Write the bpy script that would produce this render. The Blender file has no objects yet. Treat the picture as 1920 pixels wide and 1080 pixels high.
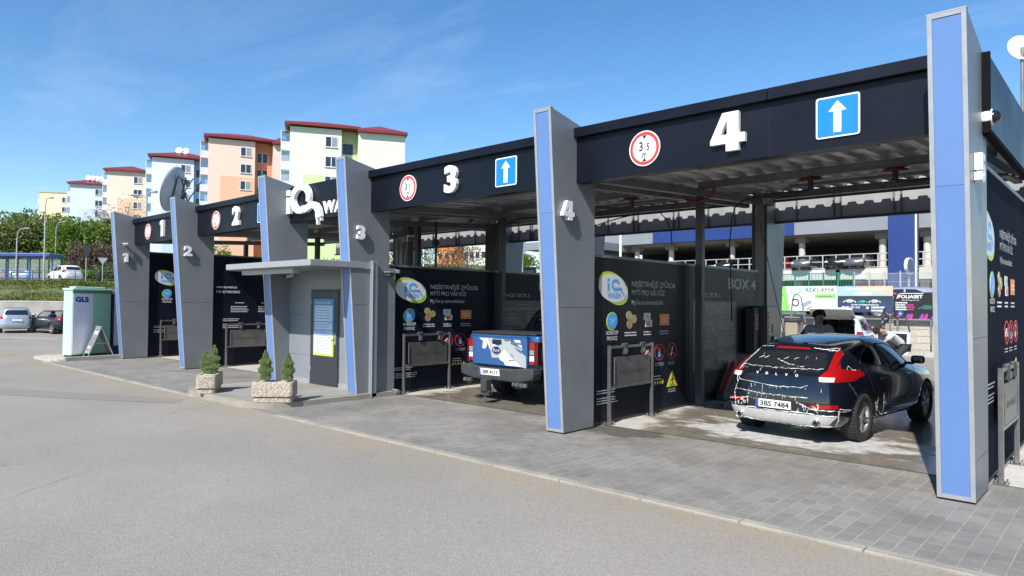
import bpy, bmesh, math, random
from mathutils import Vector as V, Matrix as MX
from mathutils.bvhtree import BVHTree
random.seed(7)
SC = bpy.context.scene
COL = SC.collection
PI = math.pi
rad = math.radians

# ------------------------------------------------------------------ camera frame (metres; z=0 is the lot)
YAW, PITCH, ROLL, FPX = rad(42.453), rad(1.296), rad(.527), 1289.656
CAM = V((0, 0, 1.9))
FW = V((-math.sin(YAW)*math.cos(PITCH), math.cos(YAW)*math.cos(PITCH), math.sin(PITCH)))
_R = V((math.cos(YAW), math.sin(YAW), 0)); _U = _R.cross(FW)
RT = _R*math.cos(ROLL)+_U*math.sin(ROLL); UP = -_R*math.sin(ROLL)+_U*math.cos(ROLL)
def ray(x, y): return FW+RT*((x-960)/FPX)+UP*((540-y)/FPX)
def at_d(x, y, d): return CAM+ray(x, y)*d
def at_y(x, y, Y):
    r = ray(x, y); return CAM+r*(Y/r.y)
def at_z(x, y, z=0):
    r = ray(x, y); return CAM+r*((z-1.9)/r.z)

# ------------------------------------------------------------------ materials
MATS = {}
def mat(name, col, rough=.5, metal=0, var=.08, scale=6, bump=0, bscale=60, coat=0, spec=.5, fine=0):
    if name in MATS: return MATS[name]
    m = bpy.data.materials.new(name); m.use_nodes = True
    nt = m.node_tree; N = nt.nodes; L = nt.links; b = N['Principled BSDF']
    b.inputs['Roughness'].default_value = rough; b.inputs['Metallic'].default_value = metal
    b.inputs['Specular IOR Level'].default_value = spec
    b.inputs['Coat Weight'].default_value = coat; b.inputs['Coat Roughness'].default_value = .03
    tc = N.new('ShaderNodeTexCoord')
    if var:
        n = N.new('ShaderNodeTexNoise'); n.inputs['Scale'].default_value = scale; n.inputs['Detail'].default_value = 5
        L.new(tc.outputs['Object'], n.inputs['Vector'])
        r = N.new('ShaderNodeMapRange'); r.inputs['From Min'].default_value = .3; r.inputs['From Max'].default_value = .7
        r.inputs['To Min'].default_value = 1-var; r.inputs['To Max'].default_value = 1+var
        L.new(n.outputs['Fac'], r.inputs['Value'])
        last = r.outputs['Result']
        if fine:
            n2 = N.new('ShaderNodeTexNoise'); n2.inputs['Scale'].default_value = bscale; n2.inputs['Detail'].default_value = 3
            L.new(tc.outputs['Object'], n2.inputs['Vector'])
            r2 = N.new('ShaderNodeMapRange'); r2.inputs['From Min'].default_value = .35; r2.inputs['From Max'].default_value = .65
            r2.inputs['To Min'].default_value = 1-fine; r2.inputs['To Max'].default_value = 1+fine
            L.new(n2.outputs['Fac'], r2.inputs['Value'])
            mm = N.new('ShaderNodeMath'); mm.operation = 'MULTIPLY'
            L.new(last, mm.inputs[0]); L.new(r2.outputs['Result'], mm.inputs[1]); last = mm.outputs[0]
        vm = N.new('ShaderNodeVectorMath'); vm.operation = 'SCALE'; vm.inputs[0].default_value = col[:3]
        L.new(last, vm.inputs['Scale']); L.new(vm.outputs[0], b.inputs['Base Color'])
        rr = N.new('ShaderNodeMapRange'); rr.inputs['From Min'].default_value = .3; rr.inputs['From Max'].default_value = .7
        rr.inputs['To Min'].default_value = max(0, rough*.85); rr.inputs['To Max'].default_value = min(1, rough*1.15)
        L.new(n.outputs['Fac'], rr.inputs['Value']); L.new(rr.outputs['Result'], b.inputs['Roughness'])
    else:
        b.inputs['Base Color'].default_value = (*col[:3], 1)
    if bump:
        n = N.new('ShaderNodeTexNoise'); n.inputs['Scale'].default_value = bscale; n.inputs['Detail'].default_value = 6
        L.new(tc.outputs['Object'], n.inputs['Vector'])
        bp = N.new('ShaderNodeBump'); bp.inputs['Strength'].default_value = bump; bp.inputs['Distance'].default_value = .02
        L.new(n.outputs['Fac'], bp.inputs['Height']); L.new(bp.outputs['Normal'], b.inputs['Normal'])
    MATS[name] = m
    return m

def glass(name, col=(.9, .95, .95), mix=.75):
    if name in MATS: return MATS[name]
    m = bpy.data.materials.new(name); m.use_nodes = True; nt = m.node_tree; N = nt.nodes; L = nt.links
    N.remove(N['Principled BSDF'])
    t = N.new('ShaderNodeBsdfTransparent'); t.inputs[0].default_value = (*col, 1)
    g = N.new('ShaderNodeBsdfGlossy'); g.inputs['Roughness'].default_value = .03
    f = N.new('ShaderNodeFresnel'); f.inputs[0].default_value = 1.6
    a = N.new('ShaderNodeMath'); a.operation = 'ADD'; a.inputs[1].default_value = 1-mix-.1
    mx = N.new('ShaderNodeMixShader')
    L.new(f.outputs[0], a.inputs[0]); L.new(a.outputs[0], mx.inputs[0]); L.new(t.outputs[0], mx.inputs[1]); L.new(g.outputs[0], mx.inputs[2])
    L.new(mx.outputs[0], N['Material Output'].inputs[0])
    MATS[name] = m
    return m

# ------------------------------------------------------------------ objects
def tag(o, label=None, cat=None, group=None, kind=None):
    if label: o['label'] = label
    if cat: o['category'] = cat
    if group: o['group'] = group
    if kind: o['kind'] = kind
    return o
def thing(name, label, cat, loc=(0, 0, 0), rz=0, group=None):
    o = bpy.data.objects.new(name, None); COL.objects.link(o); o.empty_display_size = .2
    o.location = loc; o.rotation_euler = (0, 0, rz)
    return tag(o, label, cat, group)
def obj(name, me, parent=None, loc=None):
    o = bpy.data.objects.new(name, me); COL.objects.link(o)
    if parent: o.parent = parent
    if loc is not None: o.location = loc
    return o
def copy_tree(o, parent=None):
    c = o.copy(); COL.objects.link(c)
    if parent: c.parent = parent
    for ch in list(o.children): copy_tree(ch, c)
    return c

class Fr:
    """flat frame: point = o + u*ux + v*uy + h*n"""
    def __init__(s, o, ux, uy):
        s.o = V(o); s.ux = V(ux).normalized(); s.uy = V(uy).normalized(); s.n = s.ux.cross(s.uy)
    def __call__(s, u, v, h=0): return s.o+s.ux*u+s.uy*v+s.n*h

_txt = {}
def text_mesh(t, bold):
    k = (t, bold)
    if k not in _txt:
        c = bpy.data.curves.new('t', 'FONT'); c.body = t; c.size = 1; c.offset = bold; c.resolution_u = 3
        o = bpy.data.objects.new('t', c); COL.objects.link(o)
        me = bpy.data.meshes.new_from_object(o)
        vs = [tuple(v.co) for v in me.vertices]; fs = [tuple(p.vertices) for p in me.polygons]
        bm = bmesh.new(); bm.from_mesh(me); bmesh.ops.remove_doubles(bm, verts=bm.verts, dist=1e-5)
        bm.verts.index_update()
        vs = [tuple(v.co) for v in bm.verts]; fs = [tuple(v.index for v in f.verts) for f in bm.faces if True]
        eds = [tuple(v.index for v in e.verts) for e in bm.edges if len(e.link_faces) == 1]
        up = [f.normal.z > 0 for f in bm.faces]
        fs = [f if u else f[::-1] for f, u in zip(fs, up)]
        bm.free()
        bpy.data.objects.remove(o); bpy.data.curves.remove(c); bpy.data.meshes.remove(me)
        _txt[k] = (vs, fs, eds)
    return _txt[k]

class MB:
    def __init__(s): s.v = []; s.f = []; s.m = []; s.sm = []; s.mats = []
    def mi(s, m):
        if m not in s.mats: s.mats.append(m)
        return s.mats.index(m)
    def add(s, vs, fs, m, smooth=False):
        n = len(s.v); s.v += [tuple(p) for p in vs]; k = s.mi(m)
        for f in fs: s.f.append(tuple(i+n for i in f)); s.m.append(k); s.sm.append(smooth)
        return s
    def box(s, a, b, m, bev=0, seg=1, T=None):
        x0, x1 = sorted((a[0], b[0])); y0, y1 = sorted((a[1], b[1])); z0, z1 = sorted((a[2], b[2]))
        if not bev:
            vs = [(x, y, z) for z in (z0, z1) for y in (y0, y1) for x in (x0, x1)]
            fs = [(0, 2, 3, 1), (4, 5, 7, 6), (0, 1, 5, 4), (1, 3, 7, 5), (3, 2, 6, 7), (2, 0, 4, 6)]
        else:
            bm = bmesh.new(); bmesh.ops.create_cube(bm, size=1)
            for v in bm.verts: v.co = V(((x0+x1)/2+v.co.x*(x1-x0), (y0+y1)/2+v.co.y*(y1-y0), (z0+z1)/2+v.co.z*(z1-z0)))
            bmesh.ops.bevel(bm, geom=bm.edges[:], offset=min(bev, .45*min(x1-x0, y1-y0, z1-z0)), segments=seg, affect='EDGES', profile=.5)
            bm.verts.index_update()
            vs = [v.co.copy() for v in bm.verts]; fs = [[v.index for v in f.verts] for f in bm.faces]; bm.free()
        if T: vs = [T @ V(v) for v in vs]
        return s.add(vs, fs, m)
    def prism(s, pts, ax, a, b, m, smooth=False):
        def P(p, t): return {'x': (t, p[0], p[1]), 'y': (p[0], t, p[1]), 'z': (p[0], p[1], t)}[ax]
        ar = sum(p[0]*q[1]-q[0]*p[1] for p, q in zip(pts, pts[1:]+pts[:1]))
        if (ar > 0) == (ax == 'y'): pts = pts[::-1]
        if a > b: a, b = b, a
        n = len(pts); vs = [P(p, a) for p in pts]+[P(p, b) for p in pts]
        fs = [tuple(range(n))[::-1], tuple(range(n, 2*n))]+[(i, (i+1) % n, n+(i+1) % n, n+i) for i in range(n)]
        return s.add(vs, fs, m)
    def fpoly(s, fr, pts, m, h0=0, h1=.004):
        ar = sum(p[0]*q[1]-q[0]*p[1] for p, q in zip(pts, pts[1:]+pts[:1]))
        if ar < 0: pts = pts[::-1]
        n = len(pts); vs = [fr(u, v, h0) for u, v in pts]+[fr(u, v, h1) for u, v in pts]
        fs = [tuple(range(n, 2*n))]+[(i, (i+1) % n, n+(i+1) % n, n+i) for i in range(n)]
        return s.add(vs, fs, m)
    def frect(s, fr, u0, v0, u1, v1, m, h0=0, h1=.004): return s.fpoly(fr, [(u0, v0), (u1, v0), (u1, v1), (u0, v1)], m, h0, h1)
    def fell(s, fr, u, v, a, b, m, h0=0, h1=.004, rot=0, n=36):
        c, d = math.cos(rot), math.sin(rot)
        return s.fpoly(fr, [(u+a*math.cos(t)*c-b*math.sin(t)*d, v+a*math.cos(t)*d+b*math.sin(t)*c) for t in [2*PI*i/n for i in range(n)]], m, h0, h1)
    def fring(s, fr, u, v, a, b, w, m, h0=0, h1=.004, n=36, t0=0, t1=2*PI):
        k = n if abs(t1-t0-2*PI) < 1e-6 else n+1
        T = [t0+(t1-t0)*i/n for i in range(k)]
        vs = []
        for t in T:
            for q, h in ((1, h0), (1, h1), (0, h1), (0, h0)):
                vs.append(fr(u+(a-(0 if q else w))*math.cos(t), v+(b-(0 if q else w))*math.sin(t), h))
        fs = []
        for i in range(n):
            j = (i+1) % k
            for q in range(3): fs.append((i*4+q, j*4+q, j*4+q+1, i*4+q+1))
        return s.add(vs, fs, m)
    def fstroke(s, fr, pts, w, m, h0=0, h1=.004):
        L = []; Rr = []; n = len(pts); ws = w if isinstance(w, (list, tuple)) else [w]*n
        for i, p in enumerate(pts):
            a = V(pts[max(i-1, 0)]); b = V(pts[min(i+1, n-1)]); d = (b-a).normalized(); nn = V((-d.y, d.x))*ws[i]/2
            L.append(V(p)+nn); Rr.append(V(p)-nn)
        vs = []
        for a, b in zip(L, Rr): vs += [fr(a.x, a.y, h0), fr(a.x, a.y, h1), fr(b.x, b.y, h1), fr(b.x, b.y, h0)]
        fs = [(0, 1, 2, 3), (4*n-1, 4*n-2, 4*n-3, 4*n-4)]
        for i in range(n-1):
            for q in range(3): fs.append((i*4+q, i*4+4+q, i*4+5+q, i*4+1+q))
        return s.add(vs, fs, m)
    def text(s, fr, t, u, v, size, m, h0=0, h1=.003, bold=0, al='l', sx=1, width=None, rot=0, side=None):
        vs, fs, eds = text_mesh(t, bold)
        xs = [p[0] for p in vs]; w = max(xs)-min(xs); x0 = min(xs)
        if width: sx = width/(w*size)
        off = {'l': 0, 'c': -w*size*sx/2, 'r': -w*size*sx}[al]
        c, d = math.cos(rot), math.sin(rot)
        def q(p): 
            a, b = (p[0]-x0)*size*sx+off, p[1]*size
            return u+a*c-b*d, v+a*d+b*c
        s.add([fr(*q(p), h1) for p in vs], fs, m)
        if h1-h0 > .02:
            s.add([fr(*q(p), h0) for p in vs]+[fr(*q(p), h1) for p in vs], [(a, b, b+len(vs), a+len(vs)) for a, b in eds], side or m)
        return s
    def cyl(s, p0, p1, r, m, n=12, r1=None, smooth=True):
        return s.tube([p0, p1], [r, r if r1 is None else r1], m, n, smooth)
    def tube(s, path, r, m, n=8, smooth=True):
        P = [V(p) for p in path]; k = len(P); rs = r if isinstance(r, (list, tuple)) else [r]*k
        vs = []; prev = None
        for i, p in enumerate(P):
            t = (P[min(i+1, k-1)]-P[max(i-1, 0)]); t = t.normalized() if t.length > 1e-9 else V((0, 0, 1))
            if prev is None: a = t.orthogonal().normalized()
            else:
                a = prev-t*prev.dot(t); a = a.normalized() if a.length > 1e-6 else t.orthogonal().normalized()
            prev = a; b = t.cross(a)
            vs += [p+(a*math.cos(2*PI*j/n)+b*math.sin(2*PI*j/n))*rs[i] for j in range(n)]
        fs = [(i*n+j, i*n+(j+1) % n, (i+1)*n+(j+1) % n, (i+1)*n+j) for i in range(k-1) for j in range(n)]
        s.add(vs, fs, m, smooth)
        s.add(vs[:n], [tuple(range(n))[::-1]], m); s.add(vs[-n:], [tuple(range(n))], m)
        return s
    def lathe(s, prof, o, ax, m, n=24, smooth=True, ang=None):
        ax = V(ax).normalized(); a = ax.orthogonal().normalized(); b = ax.cross(a); o = V(o); k = len(prof)
        vs = [o+ax*h+(a*math.cos(2*PI*j/n)+b*math.sin(2*PI*j/n))*r for r, h in prof for j in range(n)]
        fs = [(i*n+j, i*n+(j+1) % n, (i+1)*n+(j+1) % n, (i+1)*n+j) for i in range(k-1) for j in range(n)]
        s.add(vs, fs, m, smooth)
        if prof[0][0] > 1e-4: s.add(vs[:n], [tuple(range(n))[::-1]], m)
        if prof[-1][0] > 1e-4: s.add(vs[-n:], [tuple(range(n))], m)
        return s
    def ball(s, c, r, m, n=12):
        r = r if isinstance(r, (tuple, list)) else (r, r, r)
        pr = [(math.sin(PI*i/8), -math.cos(PI*i/8)) for i in range(9)]
        t = MB(); t.lathe([(max(p, 1e-5), h) for p, h in pr], (0, 0, 0), (0, 0, 1), m, n)
        return s.add([(c[0]+x*r[0], c[1]+y*r[1], c[2]+z*r[2]) for x, y, z in t.v], t.f, m, True)
    def mesh(s, name):
        me = bpy.data.meshes.new(name); me.from_pydata(s.v, [], s.f)
        for m in s.mats: me.materials.append(m)
        me.polygons.foreach_set('material_index', s.m); me.polygons.foreach_set('use_smooth', s.sm); me.update()
        return me
    def build(s, name, parent=None, loc=None): return obj(name, s.mesh(name), parent, loc)

# ------------------------------------------------------------------ palette
white = mat('white_paint', (.78, .78, .77), .45, var=.04)
print_white = mat('printed_white', (.66, .66, .66), .5, var=0)
print_grey = mat('printed_grey', (.44, .45, .47), .5, var=0)
sign_red = mat('sign_red', (.62, .045, .04), .4, var=.04)
sign_blue = mat('sign_blue', (.02, .25, .62), .35, var=.03)
black = mat('black_print', (.012, .012, .014), .5, var=0)
clad = mat('grey_cladding', (.19, .20, .212), .42, .1, var=.09, scale=1.5, spec=.5)
clad_lt = mat('light_cladding', (.215, .23, .25), .4, .1, var=.05, scale=2)
alu = mat('aluminium_trim', (.36, .37, .38), .38, .35, var=.06, scale=8)
lamp_blue = mat('blue_panel', (.10, .19, .41), .36, var=.04, scale=.9, coat=.25)
navy = mat('navy_cladding', (.003, .004, .0095), .38, .0, var=.15, scale=1.2, spec=.28)
galv = mat('galvanised_steel', (.2, .2, .2), .5, .4, var=.2, scale=3)
dark_steel = mat('dark_steel', (.05, .052, .058), .45, .2, var=.2, scale=4)
stainless = mat('stainless_steel', (.27, .265, .26), .3, .75, var=.1, scale=14)
stainless_dull = mat('brushed_plate', (.22, .215, .205), .38, .7, var=.12, scale=3)
rubber = mat('black_rubber', (.018, .018, .02), .75, var=.2, scale=30, bump=.2, bscale=90)
chrome = mat('chrome', (.7, .7, .7), .12, 1, var=0)
vinyl = mat('dark_vinyl', (.010, .012, .021), .36, var=.3, scale=.7, spec=.1)
matte_vinyl = mat('matte_vinyl', (.012, .015, .026), .85, var=.3, scale=.9, spec=.03)
matte_black = mat('matte_black_trim', (.008, .008, .009), .9, var=.1, spec=.05)
conc = mat('light_concrete', (.44, .42, .38), .85, var=.12, scale=1.4, bump=.25, bscale=50, fine=.1)
# ------------------------------------------------------------------ ground materials
def nodes_mat(name):
    m = bpy.data.materials.new(name); m.use_nodes = True; nt = m.node_tree
    return m, nt.nodes, nt.links, nt.nodes['Principled BSDF']
def noise(N, L, vec, sc, det=4, rough=.5):
    n = N.new('ShaderNodeTexNoise'); n.inputs['Scale'].default_value = sc; n.inputs['Detail'].default_value = det; n.inputs['Roughness'].default_value = rough
    L.new(vec, n.inputs['Vector']); return n.outputs['Fac']
def ramp(N, L, fac, lo, hi, a=0., b=1.):
    r = N.new('ShaderNodeMapRange'); r.inputs['From Min'].default_value = lo; r.inputs['From Max'].default_value = hi
    r.inputs['To Min'].default_value = a; r.inputs['To Max'].default_value = b; L.new(fac, r.inputs['Value']); return r.outputs['Result']
def mix(N, L, f, a, b):
    m = N.new('ShaderNodeMix'); m.data_type = 'RGBA'
    if isinstance(f, float): m.inputs[0].default_value = f
    else: L.new(f, m.inputs[0])
    for i, c in ((6, a), (7, b)):
        if isinstance(c, tuple): m.inputs[i].default_value = (*c, 1)
        else: L.new(c, m.inputs[i])
    return m.outputs[2]
def math2(N, L, op, a, b):
    m = N.new('ShaderNodeMath'); m.operation = op
    for i, c in enumerate((a, b)):
        if isinstance(c, (int, float)): m.inputs[i].default_value = c
        else: L.new(c, m.inputs[i])
    return m.outputs[0]
def geo(N): return N.new('ShaderNodeNewGeometry').outputs['Position']

def asphalt_mat(name, c0, c1, sp=.16):
    m, N, L, b = nodes_mat(name); p = geo(N)
    big = ramp(N, L, noise(N, L, p, .35, 6, .6), .35, .65)
    col = mix(N, L, big, c0, c1)
    st = ramp(N, L, noise(N, L, p, 1.7, 5, .65), .62, .78, 0, .35)
    col = mix(N, L, st, col, tuple(x*.62 for x in c0))
    sx = N.new('ShaderNodeSeparateXYZ'); L.new(p, sx.inputs[0])     # sandy dirt gathered along the kerb line
    dk = math2(N, L, 'ABSOLUTE', math2(N, L, 'SUBTRACT', sx.outputs[1], 5.7), 0)
    dd = math2(N, L, 'MULTIPLY', ramp(N, L, dk, 0, .75, 1, 0), ramp(N, L, noise(N, L, p, 1.1, 6, .7), .36, .6))
    col = mix(N, L, math2(N, L, 'MULTIPLY', dd, .8), col, (.27, .225, .155))
    vc = N.new('ShaderNodeTexVoronoi'); vc.feature = 'DISTANCE_TO_EDGE'; vc.inputs['Scale'].default_value = .16      # long thin cracks
    wv = N.new('ShaderNodeVectorMath'); wv.operation = 'ADD'; nn_ = N.new('ShaderNodeTexNoise'); nn_.inputs['Scale'].default_value = 1.1; nn_.inputs['Detail'].default_value = 6; L.new(p, nn_.inputs['Vector']); L.new(p, wv.inputs[0]); L.new(nn_.outputs['Color'], wv.inputs[1]); L.new(wv.outputs[0], vc.inputs['Vector'])
    ck = math2(N, L, 'MULTIPLY', ramp(N, L, vc.outputs['Distance'], .0, .0035, .65, 0), ramp(N, L, noise(N, L, p, .25, 2), .5, .58))
    col = mix(N, L, ck, col, (.08, .073, .062))
    sp_ = ramp(N, L, noise(N, L, p, 5.5, 2, .4), .735, .77, 0, .45); col = mix(N, L, sp_, col, (.12, .11, .095))
    v = N.new('ShaderNodeTexVoronoi'); v.inputs['Scale'].default_value = 70; L.new(p, v.inputs['Vector'])
    fine = ramp(N, L, noise(N, L, p, 90, 3, .7), .3, .7, 1-sp, 1+sp)
    f2 = ramp(N, L, v.outputs['Color'], 0, 1, 1-sp*1.1, 1+sp*1.1)
    fm = math2(N, L, 'MULTIPLY', fine, f2)
    sc = N.new('ShaderNodeVectorMath'); sc.operation = 'SCALE'; L.new(col, sc.inputs[0]); L.new(fm, sc.inputs['Scale'])
    L.new(sc.outputs[0], b.inputs['Base Color']); b.inputs['Roughness'].default_value = .88; b.inputs['Specular IOR Level'].default_value = .3
    bp = N.new('ShaderNodeBump'); bp.inputs['Strength'].default_value = .55; bp.inputs['Distance'].default_value = .006
    L.new(v.outputs['Distance'], bp.inputs['Height']); L.new(bp.outputs[0], b.inputs['Normal'])
    return m
asph = asphalt_mat('asphalt', (.27, .25, .217), (.230, .214, .187))
asph_dk = asphalt_mat('asphalt_patch', (.225, .208, .18), (.205, .19, .168))

def paver_mat():
    m, N, L, b = nodes_mat('concrete_pavers'); p = geo(N)
    mp = N.new('ShaderNodeMapping'); mp.inputs['Rotation'].default_value = (0, 0, PI/2); L.new(p, mp.inputs['Vector'])
    br = N.new('ShaderNodeTexBrick'); L.new(mp.outputs[0], br.inputs['Vector'])
    br.inputs['Scale'].default_value = 1; br.inputs['Brick Width'].default_value = .2; br.inputs['Row Height'].default_value = .145
    br.inputs['Mortar Size'].default_value = .007; br.inputs['Mortar Smooth'].default_value = .3; br.inputs['Bias'].default_value = 0
    br.inputs['Color1'].default_value = (.232, .219, .196, 1); br.inputs['Color2'].default_value = (.158, .15, .136, 1); br.inputs['Mortar'].default_value = (.30, .283, .253, 1)
    big = ramp(N, L, noise(N, L, p, .5, 5, .6), .35, .7)
    sx = N.new('ShaderNodeSeparateXYZ'); L.new(p, sx.inputs[0])
    wx = math2(N, L, 'POWER', math2(N, L, 'SUBTRACT', sx.outputs[0], -5.75), 2); wy = math2(N, L, 'MULTIPLY', math2(N, L, 'POWER', math2(N, L, 'SUBTRACT', sx.outputs[1], 8.75), 2), 3.)
    wet = ramp(N, L, math2(N, L, 'ADD', math2(N, L, 'SQRT', math2(N, L, 'ADD', wx, wy), 0), math2(N, L, 'MULTIPLY', noise(N, L, p, 3., 5, .65), 1.4)), 1.25, 1.55, 1, 0)
    col = mix(N, L, ramp(N, L, noise(N, L, p, .8, 6, .65), .44, .66, 0, .75), br.outputs['Color'], (.118, .111, .099))
    col = mix(N, L, math2(N, L, 'MULTIPLY', big, .6), col, (.222, .209, .186))
    col = mix(N, L, math2(N, L, 'MULTIPLY', wet, .75), col, (.075, .068, .058))
    fm = ramp(N, L, noise(N, L, p, 60, 3, .7), .3, .7, .88, 1.12)
    sc = N.new('ShaderNodeVectorMath'); sc.operation = 'SCALE'; L.new(col, sc.inputs[0]); L.new(fm, sc.inputs['Scale'])
    L.new(sc.outputs[0], b.inputs['Base Color'])
    L.new(math2(N, L, 'SUBTRACT', ramp(N, L, noise(N, L, p, .8, 4), .4, .7, .85, .6), math2(N, L, 'MULTIPLY', wet, .35)), b.inputs['Roughness'])
    bp = N.new('ShaderNodeBump'); bp.inputs['Strength'].default_value = .5; bp.inputs['Distance'].default_value = .008; bp.invert = True
    L.new(br.outputs['Fac'], bp.inputs['Height']); L.new(bp.outputs[0], b.inputs['Normal'])
    return m
pavers = paver_mat()

def bayfloor_mat(name, wet, foam, cx):
    """washed concrete: pale where dry, brown and glossy where wet, white where suds lie"""
    m, N, L, b = nodes_mat(name); p = geo(N)
    sx = N.new('ShaderNodeSeparateXYZ'); L.new(p, sx.inputs[0])
    n1 = noise(N, L, p, .9, 6, .6); n2 = noise(N, L, p, 2.4, 6, .6)
    dx = math2(N, L, 'ABSOLUTE', math2(N, L, 'SUBTRACT', sx.outputs[0], cx), 0)
    edge = ramp(N, L, dx, .6, 2.5, .38, -.12)
    wetm = ramp(N, L, math2(N, L, 'ADD', math2(N, L, 'ADD', n1, edge), wet), .6, .72)
    col = mix(N, L, ramp(N, L, n2, .3, .7), (.36, .34, .30), (.46, .44, .4))
    col = mix(N, L, wetm, col, mix(N, L, ramp(N, L, n2, .35, .65), (.155, .135, .105), (.215, .19, .155)))
    stretch = N.new('ShaderNodeMapping'); stretch.inputs['Scale'].default_value = (1.0, 1.9, 1); L.new(p, stretch.inputs['Vector'])
    n3 = noise(N, L, stretch.outputs[0], 1.7, 5, .58)
    ex = math2(N, L, 'POWER', math2(N, L, 'SUBTRACT', sx.outputs[0], -3.75), 2); ey = math2(N, L, 'MULTIPLY', math2(N, L, 'POWER', math2(N, L, 'SUBTRACT', sx.outputs[1], 10.1), 2), 2.2)
    fx = ramp(N, L, math2(N, L, 'SQRT', math2(N, L, 'ADD', ex, ey), 0), .7, 2.3, .27, -.12)
    fy = ramp(N, L, sx.outputs[1], 9.0, 9.9, -.2, .06)
    fm = ramp(N, L, math2(N, L, 'ADD', math2(N, L, 'ADD', n3, math2(N, L, 'ADD', fx, fy)), foam), .6, .74)
    lace = ramp(N, L, noise(N, L, p, 7, 5, .65), .34, .58, .55, 1)
    fm = math2(N, L, 'MULTIPLY', fm, lace)
    col = mix(N, L, math2(N, L, 'MULTIPLY', fm, .85), col, (.52, .52, .515))
    L.new(col, b.inputs['Base Color'])
    ro = math2(N, L, 'ADD', ramp(N, L, wetm, 0, 1, .75, .22), math2(N, L, 'MULTIPLY', fm, .35)); L.new(ro, b.inputs['Roughness'])
    bp = N.new('ShaderNodeBump'); bp.inputs['Strength'].default_value = .25; bp.inputs['Distance'].default_value = .012
    L.new(math2(N, L, 'ADD', n2, fm), bp.inputs['Height']); L.new(bp.outputs[0], b.inputs['Normal'])
    return m
kerbm = mat('kerb_concrete', (.27, .25, .212), .88, var=.16, scale=2.2, bump=.3, bscale=60, fine=.12)
slab_conc = mat('island_concrete', (.25, .235, .208), .88, var=.12, scale=1.2, bump=.3, bscale=60, fine=.12)
linep = mat('worn_line_paint', (.5, .5, .48), .8, var=.3, scale=14)

def sheet(name, pts, z, m, thick=None):
    b = MB()
    if thick: b.prism(pts, 'z', z-thick, z, m)
    else:
        ar = sum(p[0]*q[1]-q[0]*p[1] for p, q in zip(pts, pts[1:]+pts[:1]))
        if ar < 0: pts = pts[::-1]
        b.add([(x, y, z) for x, y in pts], [tuple(range(len(pts)))], m)
    return tag(b.build(name), kind='structure')
def R4(x0, y0, x1, y1): return [(x0, y0), (x1, y0), (x1, y1), (x0, y1)]

# ------------------------------------------------------------------ the lot
KY = 5.86                                     # kerb line
ground_mat = asph
sheet('parking_lot', R4(-58, -60, 60, 34), 0, asph)
sheet('far_ground', R4(-2500, -2500, 2500, 2500), -.05, mat('far_field', (.09, .1, .06), .9, var=.3, scale=.02))
# darker resurfaced strip across the lot
sheet('asphalt_strip', [(-24, .8), (-20, 1.6), (-15.2, 4.0), (-13.2, 5.2), (-13.6, 5.55), (-15.6, 4.6), (-20.2, 2.4), (-24.2, 1.55)], .004, asph_dk)
for q in ([(-45, 6.3), (-38.2, 9.55), (-38.3, 9.7), (-45.1, 6.45)], [(-43.4, 12.4), (-36.5, 14.9), (-36.6, 15.05), (-43.5, 12.55)], [(-33.5, 4.6), (-31, 4.8), (-31, 4.9), (-33.5, 4.7)]):
    sheet('parking_line', q, .005, linep)
sheet('paver_apron', R4(-24.3, KY+.06, 6, 9.0), .006, pavers)
# flush kerb
kb = MB()
x = -24.6
while x < 6:
    if not (-14.5 < x < -11.3): kb.box((x, KY-.06, -.1), (min(x+1, 6)-.008, KY+.06, .022), kerbm, .008)
    x += 1
tag(kb.build('kerb_strip'), kind='structure')
# concrete island in front of the kiosk
def rounded(x0, y0, x1, y1, r, corners=(1, 1, 1, 1), n=8):
    P = []
    for k, (cx, cy, a0) in enumerate(((x0, y0, PI), (x1, y0, 1.5*PI), (x1, y1, 0), (x0, y1, .5*PI))):
        if not corners[k]: P.append((cx, cy)); continue
        ox = cx+(r if cx == x0 else -r); oy = cy+(r if cy == y0 else -r)
        P += [(ox+r*math.cos(a0+PI/2*i/n), oy+r*math.sin(a0+PI/2*i/n)) for i in range(n+1)]
    return P
isl = rounded(-14.72, KY-.02, -11.22, 8.9, .75, (1, 1, 0, 0))
sheet('kiosk_island_kerb', isl, .10, kerbm, .2)
sheet('kiosk_island', rounded(-14.58, KY+.13, -11.36, 8.88, .62, (1, 1, 0, 0)), .106, slab_conc)
# gravel bed and its kerb under the parcel box
gravel = mat('pale_gravel', (.42, .38, .32), .9, var=.35, scale=22, bump=1, bscale=26, fine=.3)
sheet('gravel_bed', rounded(-26.6, KY+.1, -24.35, 8.6, .5, (1, 1, 0, 0)), .07, gravel, .15)
gk = MB(); gk.box((-24.47, KY+.5, -.1), (-24.33, 8.0, .13), kerbm, .012)
tag(gk.build('gravel_bed_kerb'), kind='structure')

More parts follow.
